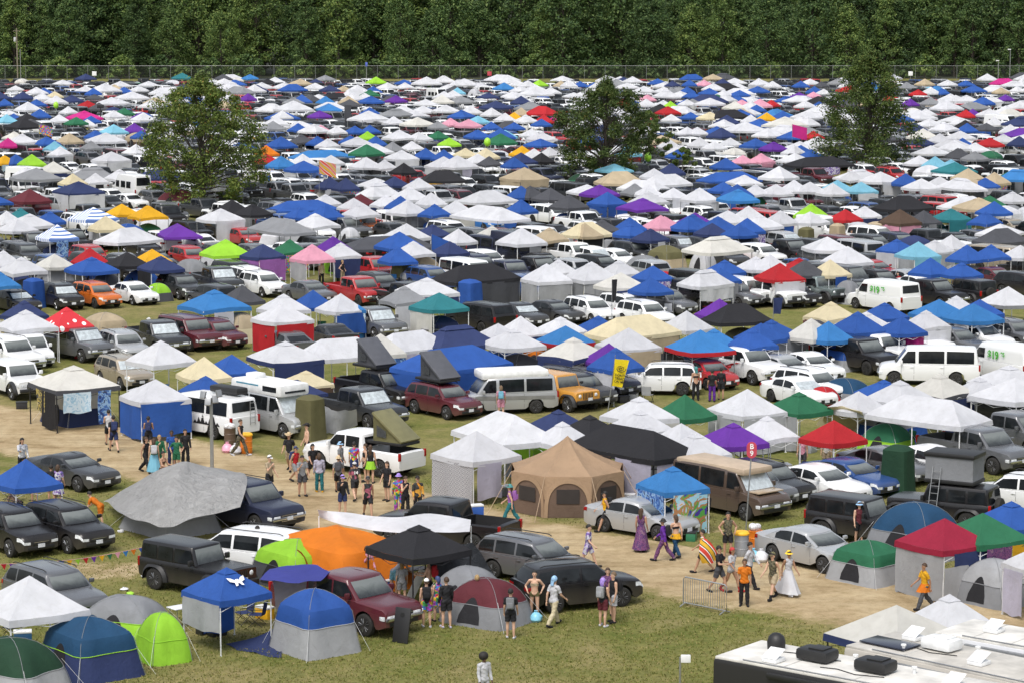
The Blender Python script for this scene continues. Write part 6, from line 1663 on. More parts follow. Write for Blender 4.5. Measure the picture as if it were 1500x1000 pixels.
# ------------------------------------------------------------------ the near camps, each built where it stands
def F2(f, x, y, z=0.0): return at(*fr(f, x, y), z)
def can(f, col, x, y, w, label, **kw):
    px, py = fr(f, x, y); return canopy(col, px, py, w / FR[f][2], label=label, **kw)
def vcar(f, kind, col, x, y, rz, label, **kw):
    p = F2(f, x, y, .8); p.z = 0
    return car(kind, col, p, R(rz), label, **kw)
def sheet(name, rows, mat, label=None, cat='tarp', n=6, amp=.05, seed=0, kind_note=True, parent=None):
    """cloth through rows of points (pixel x, pixel y, height), with folds"""
    pts = [[at(*q[:2], q[2]) if len(q) == 3 else Vector(q[:3]) for q in r] for r in rows]
    nu, nv = (len(pts[0]) - 1) * n, (len(pts) - 1) * n
    rnd_ = random.Random(seed); ph = [rnd_.uniform(0, 6) for _ in range(6)]
    def cr(pp, t):
        m = len(pp) - 1; i = min(int(t * m), m - 1); f = t * m - i
        g = lambda k: pp[max(0, min(m, k))]
        a, b, c, d = g(i - 1), g(i), g(i + 1), g(i + 2)
        return .5 * ((2 * b) + (c - a) * f + (2 * a - 5 * b + 4 * c - d) * f * f + (3 * b - a - 3 * c + d) * f ** 3)
    def fn(u, v):
        p = cr([cr(r, u) for r in pts], v); e = math.sin(PI * u) * .6 + .4
        w = math.sin(14 * u + 5 * v + ph[0]) * .5 + math.sin(9 * v - 6 * u + ph[1]) * .4 + math.sin(27 * u + 11 * v + ph[2]) * .22
        return p + Vector((.25 * w, .2 * w, w)) * amp * e
    mb = MB(); mb.grid(fn, nu, nv)
    for i, v in enumerate(mb.v): mb.v[i] = (v[0], v[1], max(v[2], .012))
    # origin at the middle so that fabric noise is local
    c = sum((Vector(v) for v in mb.v), Vector()) / len(mb.v); c.z = 0
    mb.v = [tuple(Vector(v) - c) for v in mb.v]
    o = mb.build(name, mat, parent, c, ang=60)
    if kind_note and parent is None: tag(o, label, cat); note(o, label, 'tarp', c, .4, label)
    return o
# ======== left of the road, far side
can('H', 'o', 540, -42, 695, 'large off-white canopy with dark trim and printed hangings at the road side', trim='d', legs='k', lod=0, var=0,
    walls=[('L', 'k', .45, 1.95, .1, .75), ('L', PRN['yellow'], .34, 1.95, .75, -.15), ('R', PRN['sky'], .42, 1.95, .95, -.55), ('R', PRN['tiedye'], .2, 1.95, .35, .75)])
tent('cabin', 'o', 'n', *fr('H', 560, 275), -50, 'grey and navy tent standing under the large off-white canopy', 3.0, 2.8, 1.75, .8)
can('H', 'w', 1140, 65, 545, 'white canopy hung with bright blue tarps beside the white van', lod=0, var=1, walls=[('L', 'b', 1, 2, .05), ('R', 'b', 1.0, 2, .3)])
can('H', 'b', 190, 665, 550, 'royal blue canopy at the left edge with people sitting under it', lod=0, var=3)
vcar('H', 'coupe', 'd', 525, 722, -42, 'dark grey sedan with an open door parked on the grass beside the dirt road')
o = vcar('I', 'van', 'w', 75, 360, 137, 'white passenger van with a black roof box seen from its rear beside the road')
g = MB(); g.rbox((0, 0, 0), (2.1, .8, .36), .14); b = g.build('roof_box', M_BLACK, None, None); b.location = (o.location.x, o.location.y, 0); b.rotation_euler = (0, 0, o.rotation_euler.z)
b.location = o.matrix_basis @ Vector((-1.2, -.35, 2.36)); tag(b, 'black cargo box strapped on the roof of the white passenger van', 'roof box')
for sx in (-1.75, 1.0 - 1.6): pass
for k in range(7):
    g = MB(); h_ = .12 + .10 * ((k * 7) % 3); g.add([(-.18, 0, 0), (.18, 0, 0), (.02, 0, h_ * 1.6)], [(0, 1, 2)]); q = g.build('tree_decal', M_BLACK, o, (-.2 - .28 * k, 1.022, .72)); 
g = MB()
for k in (-.16, .16): g.tube([(-2.86, -.45 + k, .75), (-2.86, -.45 + k, 1.95)], .018, 5)
for k in range(5): g.tube([(-2.86, -.61, .85 + .25 * k), (-2.86, -.29, .85 + .25 * k)], .014, 5)
g.build('ladder', M_STEEL, o)
o = vcar('I', 'van', 'l', 560, 345, -47, 'silver camper van with a raised white roof and silver windscreen shade', shade=True)
g = MB(); g.rbox((-.35, 0, 2.32), (4.1, 1.86, .62), .16); g.build('raised_roof', M_WPLAST, o)
g = MB(); g.grid(lambda u, v: (1.73 - .10 * v + .0, (u - .5) * 1.3, 2.2 + .34 * v), 2, 2); g.build('roof_window', M_GLASS, o)
for sd in (-1, 1):
    g = MB(); g.box((.8, sd * .935, 2.36), (1.1, .012, .26)); g.build('roof_window', M_GLASS, o)
    g = MB(); g.box((-1.0, sd * .934, 2.46), (1.8, .010, .07)); g.build('roof_stripe', mat_simple('teal_stripe', (.05, .22, .32)), o)
g = MB(); g.rbox((-1.5, 0, 2.75), (.8, .7, .26), .08); g.build('air_conditioner', M_WPLAST, o)
vcar('I', 'pickup', 'd', 1185, 285, -50, 'dark grey pickup truck with a silver sunshade beside a grey tarp', shade=True)
tent('pod', 'u', 't', *fr('I', 822, 350), -40, 'tan shower tent with an olive peaked top beside the camper van', 1.3, 1.25, 2.25, 1.1)
sheet('tarp', [[(470, 592, 1.5), (495, 602, 1.25), (522, 598, 1.5)], [(472, 633, .1), (497, 634, .1), (524, 622, .35)]], cloth('l'), 'silver grey tarp strung up in front of the dark grey pickup truck', amp=.09)
o = vcar('E', 'pickup', 'k', 740, 985, -50, 'black pickup truck carrying a raised wedge roof tent')
roof_tent(o.matrix_basis @ Vector((-.55, 0, 0)), o.rotation_euler.z, 1.98, 'd', 'dark wedge roof tent on the black pickup truck, left of its twin')
o = vcar('J', 'suv', 'm', 345, 225, -50, 'maroon SUV carrying a raised wedge roof tent')
roof_tent(o.matrix_basis @ Vector((-.45, 0, 0)), o.rotation_euler.z, 1.80, 'd', 'dark wedge roof tent on the maroon SUV, right of its twin')
o = vcar('J', 'van', 'l', 800, 205, 197, 'silver conversion van with a raised white roof facing left', scale=.95)
g = MB(); g.rbox((-.35, 0, 2.2), (3.9, 1.8, .5), .2); g.build('raised_roof', M_WPLAST, o)
g = MB(); g.grid(lambda u, v: (-2.6 + 4.6 * u, 1.024, .78 + .2 * v + .12 * u), 6, 2); g.build('side_stripe', mat_simple('grey_stripe', (.18, .18, .17)), o)
vcar('J', 'jeep', 'y', 1200, 170, -50, 'amber boxy off-roader between the conversion van and a dark SUV')
vcar('J', 'suv', 'd', 1335, 145, -50, 'dark grey SUV right of the amber off-roader')
o = vcar('I', 'pickup', 'w', 1215, 620, 143, 'white pickup truck facing left with an olive tent over its bed')
rt = roof_tent(o.matrix_basis @ Vector((-1.75, 0, 0)), o.rotation_euler.z + PI, 1.5, 'u', 'olive pitched tent mounted over the bed of the white pickup truck', col2='u')
can('J', 'w', 807, 318, 790, 'white canopy with a short ridge behind the lattice-walled one', kind='3', long_v=True, lod=0)
can('J', 'w', 590, 460, 658, 'white canopy with a grey lattice-printed wall at the road side', lod=0, var=3, walls=[('L', PRN['lattice'], 1, 1.95, .05), ('R', 'i', .5, 1.9, .35, -.5)])
tent('cabin', 'L', 'g', *fr('J', 985, 655), -40, 'lime-edged grey screen tent between the lattice-walled canopy and bell tent', 1.9, 1.7, 1.7, .8)
can('J', 'n', 1190, 280, 400, 'dark navy canopy in front of the amber off-roader', lod=0, var=0, legs='k')
can('J', 'w', 1220, 385, 450, 'white canopy right of the short-ridged white canopy', lod=0, var=2)
can('J', 'k', 1420, 320, 430, 'black canopy behind the white canopies next to the big charcoal one', lod=0, var=0, legs='k')
can('K', 'k', 262, 398, 890, 'big charcoal double canopy behind the bell tent', kind='2', rot=-48, lod=0, legs='k', walls=[('R', 'B', .5, 1.95, .1, -1.4), ('BR', 'i', .9, 1.95, .2), ('R', 'i', .42, 1.95, .15, 1.6)], var=0)
def bell_tent():
    px, py = fr('J', 1250, 975); c = at(831, 742); Hh = 3.15; n = 8; r = 2.62
    o = empty('bell_tent', c, R(22), 'large tan bell tent with arched mesh windows at the road side', 'tent')
    def rf(u, v):
        a = 2 * PI * u * 1.0; k = a / (2 * PI / n); f = k - int(k); s = 1 / math.cos((f - .5) * 2 * PI / n) * math.cos(PI / n)
        rr = r * (1 - v) ** 1.15 * s * (1 - .05 * math.sin(PI * f)); zz = 1.75 + (Hh - 1.75) * v - .10 * math.sin(PI * f) * (1 - v) - .10 * math.sin(PI * v)
        return (math.cos(a) * rr, math.sin(a) * rr, zz)
    g = MB(); g.grid(rf, 64, 9); tan = mat_cloth('tan_canvas', (.44, .30, .19)); g.build('roof', tan, o, ang=16)
    for k in range(n):
        a0, a1 = 2 * PI * k / n, 2 * PI * (k + 1) / n
        A, B = Vector((math.cos(a0) * r, math.sin(a0) * r, 0)), Vector((math.cos(a1) * r, math.sin(a1) * r, 0))
        def wl(u, v):
            p = A.lerp(B, u) * (1 + .03 * (1 - v)); return (p.x * .985, p.y * .985, .02 + 1.72 * v)
        g = MB(); g.grid(wl, 4, 4); g.build('wall_panel', mat_cloth('brown_mesh', (.17, .115, .085)), o)
        # tan arch framing the panel
        g = MB()
        def ar(u, v):
            t = PI * u; x = .5 - .5 * math.cos(t) * 1.0; z = 1.72 * (math.sin(t) ** .55) ; x2 = .5 - .42 * math.cos(t); z2 = 1.5 * (math.sin(t) ** .55)
            xx, zz = x + (x2 - x) * v, z + (z2 - z) * v; p = A.lerp(B, xx) * (1 + .03 * (1 - zz / 1.75)); return (p.x * 1.002, p.y * 1.002, max(.02, zz))
        g.grid(ar, 20, 2)
        def cornr(u, v):
            t = PI * u; x = .5 - .5 * math.cos(t); z = 1.72 * (math.sin(t) ** .55); zz = z + (1.78 - z) * v; p = A.lerp(B, x); return (p.x * 1.001, p.y * 1.001, zz)
        g.grid(cornr, 20, 2); g.build('arch_panel', tan, o, ang=60)
        g = MB(); g.grid(lambda u, v: tuple((A.lerp(B, .26 + .48 * u) * 1.006 * (1 + .03 * .4)).xy) + (.62 + .62 * v,), 2, 2); g.build('window', mat_simple('window_mesh', (.028, .022, .02), rough=.8), o)
        g = MB(); q = A * 1.42; g.tube([A * 1.0 + Vector((0, 0, 1.75)), q], .014, 4); g.build('guy_line', mat_simple('tan_webbing', (.40, .29, .19)), o)
    note(o, 'tan bell tent', 'tan bell tent', c, 2.6, o['label'], 3)
bell_tent()
# ======== centre right, behind the road
can('K', 'w', 315, 190, 550, 'white canopy left of the green canopy behind a twin white one', lod=0, var=2, walls=[('R', 'o', .3, 1.95, .8, 1)])
can('K', 'w', 320, 268, 470, 'white canopy directly in front of another white one, left of the green canopy', lod=0, var=0)
can('K', 'G', 625, 180, 405, 'green canopy on white legs in front of three standing people', lod=0, var=3)
can('K', 'w', 1055, 143, 540, 'white peaked canopy with pale grey side walls right of the green canopy', lod=0, var=3, walls=[('L', 'l', .98, 1.95, .05), ('R', 'l', .98, 1.95, .05)])
can('K', 'G', 1410, 143, 470, 'green canopy with a pale grey wall right of the white peaked canopy', lod=0, var=0, walls=[('L', 'l', .98, 1.95, .05)])
can('K', 'P', 960, 353, 490, 'purple canopy right of a row of white ones near the round red sign', lod=0, var=0, legs='g', walls=[('L', 'w', .3, 1.95, .6, .9)])
can('K', 'w', 1190, 322, 460, 'white canopy with open sides right of the purple canopy', lod=0, var=2)
can('K', 'w', 700, 425, 500, 'white canopy between the big charcoal canopy and the purple one', lod=0, var=0, walls=[('R', 'w', .34, 1.95, 1.0, -1.0)])
can('K', 'w', 600, 362, 330, 'small white canopy behind the one next to the purple canopy', lod=0, var=1)
can('K', 'w', 345, 376, 260, 'small white canopy peeking over the big charcoal canopy', lod=0, var=2)
can('K', 's', 545, 650, 505, 'blue canopy with a colourful printed tapestry in front of the brown van', lod=0, var=0, walls=[('L', PRN['tiedye'], .95, 1.95, .1), ('R', PRN['scene'], .78, 1.95, .1, .2)])
o = vcar('K', 'van', 'B', 930, 850, -50, 'brown and tan van with a silver sunshade behind the blue canopy', shade=True)
g = MB(); g.rbox((-.35, 0, 2.02), (4.2, 1.75, .30), .12); g.build('raised_roof', mat_simple('tan_roof', (.42, .33, .24)), o)
g = MB(); g.rbox((2.1, 0, 1.215), (.85, 1.5, .06), .02); g.build('bonnet_panel', mat_paint('tan_bonnet', (.38, .29, .20)), o)
vcar('K', 'suv', 'g', 1060, 800, -50, 'grey SUV between the brown van and a black SUV')
vcar('K', 'suv', 'k', 1185, 775, -50, 'black SUV with a basket on its hood, right of the grey one')
vcar('L', 'sedan', 'w', 100, 760, -50, 'white sedan between a black SUV and a dark blue sedan')
vcar('L', 'sedan', 'b', 300, 715, -50, 'dark blue sedan right of a white one')
vcar('L', 'sedan', 'g', 560, 635, -50, 'grey sedan with its trunk open behind the dark green changing tent')
vcar('L', 'sedan', 'w', 870, 625, -50, 'white sedan left of the large grey pickup truck')
vcar('L', 'pickup', 'g', 1170, 555, -52, 'large grey pickup truck with an open bed at the right')
vcar('L', 'pickup', 'g', 1420, 445, -52, 'grey pickup truck at the right edge behind the large grey one')
vcar('L', 'cargo', 'd', 1400, 300, 128, 'dark slate cargo van at the right edge')
tent('pod', 'f', 'f', *fr('L', 635, 690), -35, 'tall dark green changing tent in front of the grey sedan', 1.35, 1.25, 2.25, 1.1)
tent('dome', 'G', 'L', *fr('L', 560, 470), -40, 'bright green dome tent beside the red canopy', 2.6, 2.2, 1.5, .8)
can('L', 'w', 365, 143, 390, 'white canopy just right of the green canopy with pale walls', lod=0, var=1)
can('L', 'w', 650, 78, 540, 'white canopy behind the long white canopy, left of an off-white one', lod=0, var=2)
can('L', 'o', 925, 33, 500, 'off-white canopy with a dark trim behind the long white canopy', lod=0, var=2, trim='d', walls=[('R', 'n', .95, 1.9, .1)])
can('L', 'w', 1200, 45, 320, 'small off-white canopy at the right behind two larger ones', lod=0, var=0)
can('L', 'w', 1440, 48, 600, 'white canopy at the right edge above the dark slate van', lod=0, var=1)
can('L', 'w', 1400, -40, 560, 'white canopy at the right edge behind another white one', lod=0, var=0)
can('L', 'w', 840, 193, 840, 'long white canopy over a grey and blue cabin tent', kind='2', rot=-42, lod=0, var=0)
tent('cabin', 'g', 'b', *fr('L', 600, 370), -45, 'grey cabin tent with blue door frame under the long white canopy', 3.0, 2.6, 1.95, 1.0, door='k')
can('L', 'r', 195, 340, 450, 'red canopy behind a dark blue sedan near the right', lod=0, var=1)
sheet('ridge_tent_fly', [[(1205, 615, .9), (1245, 602, 1.0), (1275, 612, .9)], [(1212, 596, 2.1), (1235, 595, 2.1), (1262, 603, 2.1)], [(1195, 622, .3), (1240, 630, .5), (1280, 625, .4)]], cloth('q'), 'cream ridge tent fly right of the green canopy', 'tent', amp=.04)
can('L', 'b', 540, 62, 320, 'low blue canopy edge behind the white canopies on the right', lod=0, var=0, flat=.85)
tent('dome', 'a', 'g', *fr('L', 270, 125), -40, 'low grey-blue tent behind the green canopy', 3.0, 2.4, 1.3, .8)
tent('dome', 'r', 'r', *fr('L', 120, 182), -40, 'small red tent peeking out behind the green canopy', 1.8, 1.6, 1.1, .6)
vcar('P', 'sedan', 'l', 430, 115, -40, 'silver sedan at the road edge right of the bell tent')
vcar('L', 'suv', 'w', 40, 110, -50, 'white SUV with its trunk open behind the green canopies')
# ======== right of the road
o = vcar('P', 'sedan', 'l', 1322, 272, -52, 'silver sedan parked beside the barrels at the road edge')
vcar('Q', 'jeep', 'k', 370, 155, -38, 'black boxy off-roader with a person standing beside it, right of the silver sedan')
o = vcar('Q', 'jeep', 'k', 800, 75, 150, 'black boxy off-roader carrying a box-shaped grey roof tent')
t = empty('roof_tent', o.matrix_basis @ Vector((-.4, 0, 1.9)), o.rotation_euler.z, 'box-shaped grey roof tent with black lid on a black off-roader', 'tent')
g = MB(); g.rbox((0, 0, .08), (2.2, 1.4, .16), .04); g.build('floor_tray', M_BLACK, t)
g = MB()
def bx4(u, v):
    a = u * 4; i = min(int(a), 3); f = a - i; c4 = [(-1.05, -.66), (1.05, -.66), (1.05, .66), (-1.05, .66), (-1.05, -.66)]
    x = c4[i][0] + (c4[i + 1][0] - c4[i][0]) * f; y = c4[i][1] + (c4[i + 1][1] - c4[i][1]) * f; k = 1 - .03 * math.sin(PI * v) * math.sin(PI * f); return (x * k, y * k, .16 + .95 * v)
g.grid(bx4, 24, 4); g.build('side_canvas', cloth('g'), t, ang=50)
g = MB(); g.rbox((0, 0, 1.2), (2.25, 1.45, .2), .07); g.build('lid', M_BLACK, t)
g = MB()
for k in (-.18, .18): g.tube([(.5 + k, .72, .7), (.6 + k, 1.15, -1.7)], .02, 5)
for k in range(7): g.tube([(.5 - .18 + .012 * k, .75 + .055 * k, .5 - .3 * k), (.5 + .18 + .012 * k, .75 + .055 * k, .5 - .3 * k)], .016, 5)
g.build('ladder', M_STEEL, t)
for k, dx in enumerate((0, .45)):
    b_ = F2('Q', 720 + 65 * k, 118); g = MB(); g.lathe([(1e-5, 0), (.40, .01), (.40, .03), (1e-5, .05)], 20, axis='Y'); 
    q = g.build('round_board', mat_simple('blue_board', (.01, .06, .30)), None, (b_.x, b_.y, .62), (R(-15), 0, R(-20))); tag(q, 'round blue chair back, %s of a pair beside the roof-tent off-roader' % ('left' if k == 0 else 'right'), 'chair')
vcar('L', 'suv', 'w', 1470, 850, 150, 'white SUV at the right edge with orange gear behind the roof tent')
can('Q', 'C', 800, 128, 495, 'crimson canopy with grey tarp walls at the road side', lod=0, var=1, walls=[('L', 'l', 1, 1.95, .03), ('R', 'n', .7, 1.95, 1.1, .2), ('R', 'l', 1, 1.35, .03)])
tent('dome', 'a', 'g', *fr('Q', 650, 170), -45, 'teal blue domed shelter behind the crimson canopy', 3.6, 3.0, 2.1, 1.2)
tent('cabin', 'G', 'l', *fr('Q', 400, 350), -48, 'small green and grey cabin tent left of the crimson canopy', 2.6, 2.2, 1.55, .8)
can('Q', 'G', 1000, 100, 500, 'grey-green canopy behind the crimson one', lod=0, var=1, walls=[('R', PRN['purple'], .5, 1.9, .3, -.4), ('R', 'y', .25, 1.9, .7, .8)])
can('Q', 'b', 1150, 35, 430, 'royal blue canopy at the right edge behind the grey-green one', lod=0, var=0)
tent('dome', 'l', 'g', *fr('Q', 1060, 460), -50, 'light grey tent with an open arch beside the crimson canopy', 2.6, 2.2, 1.6, .8)
can('Q', 'w', 1330, 250, 430, 'white canopy cut off by the right edge near the road', lod=0, var=0, walls=[('L', 'i', .5, 1.95, .1, -.6)])
can('Q', 'o', 548, 580, 730, 'dusty white canopy with navy trim behind the motorhomes', lod=0, var=1, trim='n', legs='k', walls=[('L', 'i', .5, 1.7, .9, .6)])
can('Q', 'w', 825, 536, 480, 'small white canopy right of the dusty white one', lod=0, var=2)
# ======== bottom left camps
vcar('M', 'suv', 'k', 60, 195, -50, 'black SUV with a chrome-framed grille at the left edge')
vcar('M', 'suv', 'k', 350, 178, -48, 'black SUV with its hatch open, right of the one at the edge')
vcar('M', 'suv', 'g', 290, 520, -48, 'grey SUV hidden behind the white canopy at bottom left')
can('M', 'w', 155, 445, 640, 'clean white canopy on thin white legs at bottom left', lod=0, var=3)
sheet('tarp', [[(152, 732, .4), (225, 700, 1.3), (300, 688, 1.6), (352, 690, 1.75)], [(160, 738, .5), (245, 684, 2.45), (300, 686, 2.4), (362, 704, 2.02)], [(178, 752, 1.0), (226, 768, .95), (270, 764, 1.0), (352, 742, 1.35)]], mat_cloth('tarp_grey', (.45, .45, .45), wr=2.6), 'big grey tarp stretched over a tent and a dark SUV beside the road', amp=.13, n=12)
tent('cabin', 'l', 'l', 250, 754, -48, 'low grey tent under the big grey tarp', 3.6, 3.0, 1.35, .6, door=None)
vcar('N', 'bigsuv', 'n', 500, 75, -42, 'dark navy large SUV half covered by the grey tarp')
o = tent('cabin', 'a', 'n', *fr('M', 470, 795), -52, 'steel blue and navy dome tent with pale ground sheet at bottom left', 3.1, 2.6, 1.9, .95)
sheet('ground_sheet', [[(88, 985, .012), (150, 972, .012), (200, 955, .012)], [(100, 1002, .012), (160, 992, .012), (210, 985, .012)]], cloth('l'), 'pale grey ground sheet sticking out from the steel blue tent', amp=.0)
tent('dome', 'g', 'L', *fr('M', 655, 650), -20, 'grey and lime tent behind the bright lime one', 3.3, 2.4, 1.45, .7)
tent('dome', 'L', 'L', *fr('M', 850, 765), -60, 'bright lime dome tent in front of the grey and lime one', 1.9, 1.6, 1.6, .7, door=None)
tent('dome', 'f', 'l', *fr('M', 60, 920), -30, 'dark green and white tent cut off at the bottom left corner', 3.6, 2.6, 1.9, .9)
vcar('N', 'jeep', 'k', 245, 405, -38, 'black boxy off-roader behind the blue canopy at lower left')
vcar('N', 'minivan', 'w', 505, 312, 152, 'white minivan with a sliding door open and a person beside it')
tent('cabin', 'L', 'd', *fr('N', 775, 350), -50, 'bright lime green cabin tent with black windows beside the minivan', 3.3, 2.7, 1.7, .9)
mb_, fn_ = dome_mb(5.6, 3.9, 2.1, 7, 2, .0, prof=.6, nu=48, nv=16)
ot = empty('tent', F2('N', 985, 330, 1.0), R(-48), 'large bright orange tent behind the black canopy', 'tent'); ot.location.z = 0
link('canvas', mb_.mesh('canvas', [cloth('O'), cloth('O')], ang=28), ot)
g = MB(); g.grid(lambda u, v: (-.9 + 1.8 * u, -1.93 - .03 * v, 1.5 * v * math.sqrt(max(.1, 1 - (2 * u - 1) ** 2))), 8, 5); g.build('door', mat_cloth('dark_orange', (.30, .07, .01)), ot)
note(ot, 'orange tent', 'orange tent', ot.location, 2.4, ot['label'])
oc = can('N', 'b', 400, 380, 480, 'blue canopy with a white butterfly-like emblem on its roof and grey sheets hung round it', lod=0, rot=42, var=0, walls=[('L', 'l', .98, 1.9, .75), ('BL', 'b', .6, 1.9, .2, .6)])
# white emblem on the right-hand slope of the roof
g = MB(); _w = [(.05, .12), (.09, .05), (.24, .17), (.43, .22), (.37, .02), (.17, -.05), (.21, -.21), (.08, -.19), (.03, -.06)]; em = [(0, .07)] + _w + [(0, -.12)] + [(-x, y) for x, y in _w[::-1]]
ez = lambda y: EAVE + (PEAK - .12 - EAVE) * (1 + y / 1.525) ** .93 + .05
g.add([(.0 + x * 1.15, -.86 + y * 1.1, ez(-.86 + y * 1.1)) for x, y in em], [tuple(range(len(em)))[::-1]]); g.build('emblem', mat_simple('white_print', (.78, .78, .78)), oc, (0, 0, .035))
sheet('tarp', [[(395, 832, 2.0), (450, 826, 1.95), (485, 836, 1.9)], [(380, 848, 2.05), (430, 852, 2.0), (470, 850, 1.95)]], mat_cloth('violet_blue', (.05, .06, .30)), 'violet-blue sheet stretched between the blue canopy and the maroon truck', amp=.05)
sheet('hung_sheet', [[(400, 850, 2.0), (425, 846, 1.9), (450, 845, 1.95)], [(404, 892, .35), (426, 890, .4), (446, 880, .6)]], cloth('i'), 'pale sheet hanging beside the blue screen tent', amp=.07)
vcar('N', 'pickup', 'm', 1020, 570, -42, 'maroon pickup truck with bright wheels in front of the black canopy')
st = tent('cabin', 'b', 'l', *fr('N', 862, 660), -52, 'blue-topped screen tent with grey mesh walls in front of the maroon truck', 2.5, 2.3, 2.15, 1.1, door=None)
sheet('tarp', [[(415, 888, 1.5), (408, 905, .95), (395, 925, .45), (330, 942, .015)], [(414, 930, .3), (405, 938, .12), (385, 948, .05), (345, 950, .015)], [(412, 962, .015), (400, 962, .015), (378, 957, .015), (350, 952, .015)]], cloth('n'), 'navy tarp sloping from the screen tent down to the grass', amp=.06)
can('O', 'k', 335, 157, 557, 'black canopy with a dark tarp wall over a kitchen camp in the foreground', lod=0, rot=40, legs='k', var=0)
sheet('tarp', [[(618, 805, 1.9), (655, 800, 1.9), (692, 793, 1.95)], [(628, 835, 1.25), (668, 830, 1.2), (712, 822, 1.1)], [(650, 865, .35), (690, 858, .4), (730, 850, .3)]], mat_cloth('charcoal_tarp', (.05, .055, .065), wr=2.2), 'charcoal tarp sloping down from the black canopy', amp=.08)
sheet('tarp', [[(465, 745, 2.4), (520, 752, 2.2), (580, 757, 2.3), (640, 752, 2.2), (690, 760, 2.3)], [(468, 757, 2.0), (520, 772, 1.9), (580, 778, 2.0), (640, 780, 1.9), (688, 778, 2.1)]], cloth('w'), 'long white tarp awning in front of the black pickup truck', amp=.05)
for k, (px, py) in enumerate(((467, 748), (580, 757), (690, 762))):
    q = at(px, py, 2.3); q.z = 0; o = empty('awning_pole', q, 0, 'thin pole holding the %s of the long white tarp' % ['left end', 'middle', 'right end'][k], 'pole'); MB().tube([(0, 0, 0), (0, 0, 2.1)], .025, 6).build('tube', M_WPOLE, o)
vcar('O', 'pickup', 'k', 480, 180, 152, 'black pickup truck with its tailgate down behind the white tarp awning')
tent('dome', 'm', 'g', *fr('O', 690, 565), -35, 'dark plum and grey dome tent next to the black SUV in front', 3.0, 2.4, 1.55, .75)
tent('dome', 'g', 'd', *fr('O', 590, 500), -35, 'grey dome tent behind the dark plum one', 2.6, 2.2, 1.65, .8)
vcar('O', 'wagon', 'g', 935, 350, -38, 'silver-grey station wagon with roof rails at the road edge')
vcar('O', 'suv', 'k', 1160, 480, 24, 'black SUV facing right on the near side of the road')
# motorhomes, bottom right
def motorhome(pA, pB, W, H, side, roof, label, units, L=10.5):
    """pA-pB: far long edge of the roof, seen in the photo at height H"""
    a, b = at(*pA, H), at(*pB, H); d = (b - a); d.z = 0; d.normalize(); nrm = Vector((d.y, -d.x, 0))
    c = a + d * (L / 2) + nrm * (W / 2); c.z = 0
    o = empty('motorhome', c, math.atan2(d.y, d.x), label, 'motorhome')
    g = MB(); g.rbox((0, 0, H / 2 + .2), (L, W, H - .45), .16); g.build('body', mat_paint('rv_' + side, dict(black=(.018, .018, .02), white=(.62, .63, .66), beige=(.5, .47, .42))[side], rough=.35), o)
    g = MB(); g.rbox((0, 0, H - .03), (L - .12, W - .12, .10), .04); g.build('roof', mat_simple('rv_roof_' + roof, dict(white=(.60, .585, .545), grey=(.46, .44, .40))[roof], rough=.7, var=.22, scale=1.3), o)
    for sd in (-1, 1):
        g = MB(); g.rbox((.2, sd * (W / 2 + .06), H - .22), (L * .7, .16, .16), .05); g.build('awning_case', M_BLACK if side == 'black' else M_GPOLE, o)
        for k in range(4): g = MB(); g.rbox((-L / 2 + 1.6 + 2.3 * k, sd * (W / 2 + .004), 1.9), (1.3, .02, .75), .008); g.build('window', M_GLASS, o)
    g = MB(); g.rbox((-L / 2 - .004, 0, 2.2), (.02, W * .78, 1.1), .008); g.build('windscreen', M_GLASS, o)
    for k in range(4): g = MB(); g.box((-L / 2 + L * (k + 1) / 5, 0, H + .022), (.05, W - .2, .006)); g.build('roof_seam', mat_simple('sealant', (.42, .41, .38)), o)
    g = MB(); g.tube([(-L / 2 + 1, -W / 2 + .1, H + .05), (L / 2 - .5, -W / 2 + .1, H + .05)], .02, 5); g.build('roof_rail', M_GPOLE, o)
    for sx in (-.3, .22):
        for sd in (-1, 1): w_ = link('wheel', TYRE, o, (sx * L, sd * (W / 2 - .14), .48), None, (0, 0, 0 if sd > 0 else PI)); w_.scale = (.48, 1.1, .48)
    for kind, x, y in units:
        g = MB()
        if kind == 'ac_black' or kind == 'ac_white':
            g.rbox((0, 0, .2), (1.05, .75, .34), .12); g.rbox((.1, 0, .39), (.5, .5, .04), .015)
            for q in range(6): g.box((-.53, -.25 + .1 * q, .2), (.015, .05, .2))
            g.build('air_conditioner', M_BLACK if kind == 'ac_black' else M_WPLAST, o, (x, y, H + .02))
        elif kind == 'dome': g.lathe([(.26, 0), (.27, .22), (.22, .38), (.12, .46), (1e-5, .49)], 18); g.build('satellite_dome', M_BLACK, o, (x, y, H + .02))
        elif kind == 'solar': g.rbox((0, 0, .06), (1.6, .9, .04), .01); g.build('solar_panel', mat_simple('solar_cells', (.015, .018, .035), rough=.2), o, (x, y, H + .02))
        elif kind == 'pipe': g.tube([(0, 0, 0), (0, 0, .16)], .05, 8); g.lathe([(.08, .15), (.08, .2), (1e-5, .21)], 10); g.build('vent_pipe', M_WPLAST, o, (x, y, H + .02))
        elif kind == 'cable': g.tube([(0, 0, .02), (.5, .12, .02), (1.2, -.1, .02), (2.0, .15, .02)], .015, 5); g.build('cable', M_BLACK, o, (x, y, H + .02))
        elif kind == 'vent': g.rbox((0, 0, .07), (.5, .5, .12), .03); g.grid(lambda u, v: (-.25 + .5 * u, -.25 + .5 * v, .14 + .22 * v), 2, 2); g.build('roof_vent', M_WPLAST, o, (x, y, H + .02))
    note(o, 'motorhome', 'motorhome', c, 3, label)
    return o
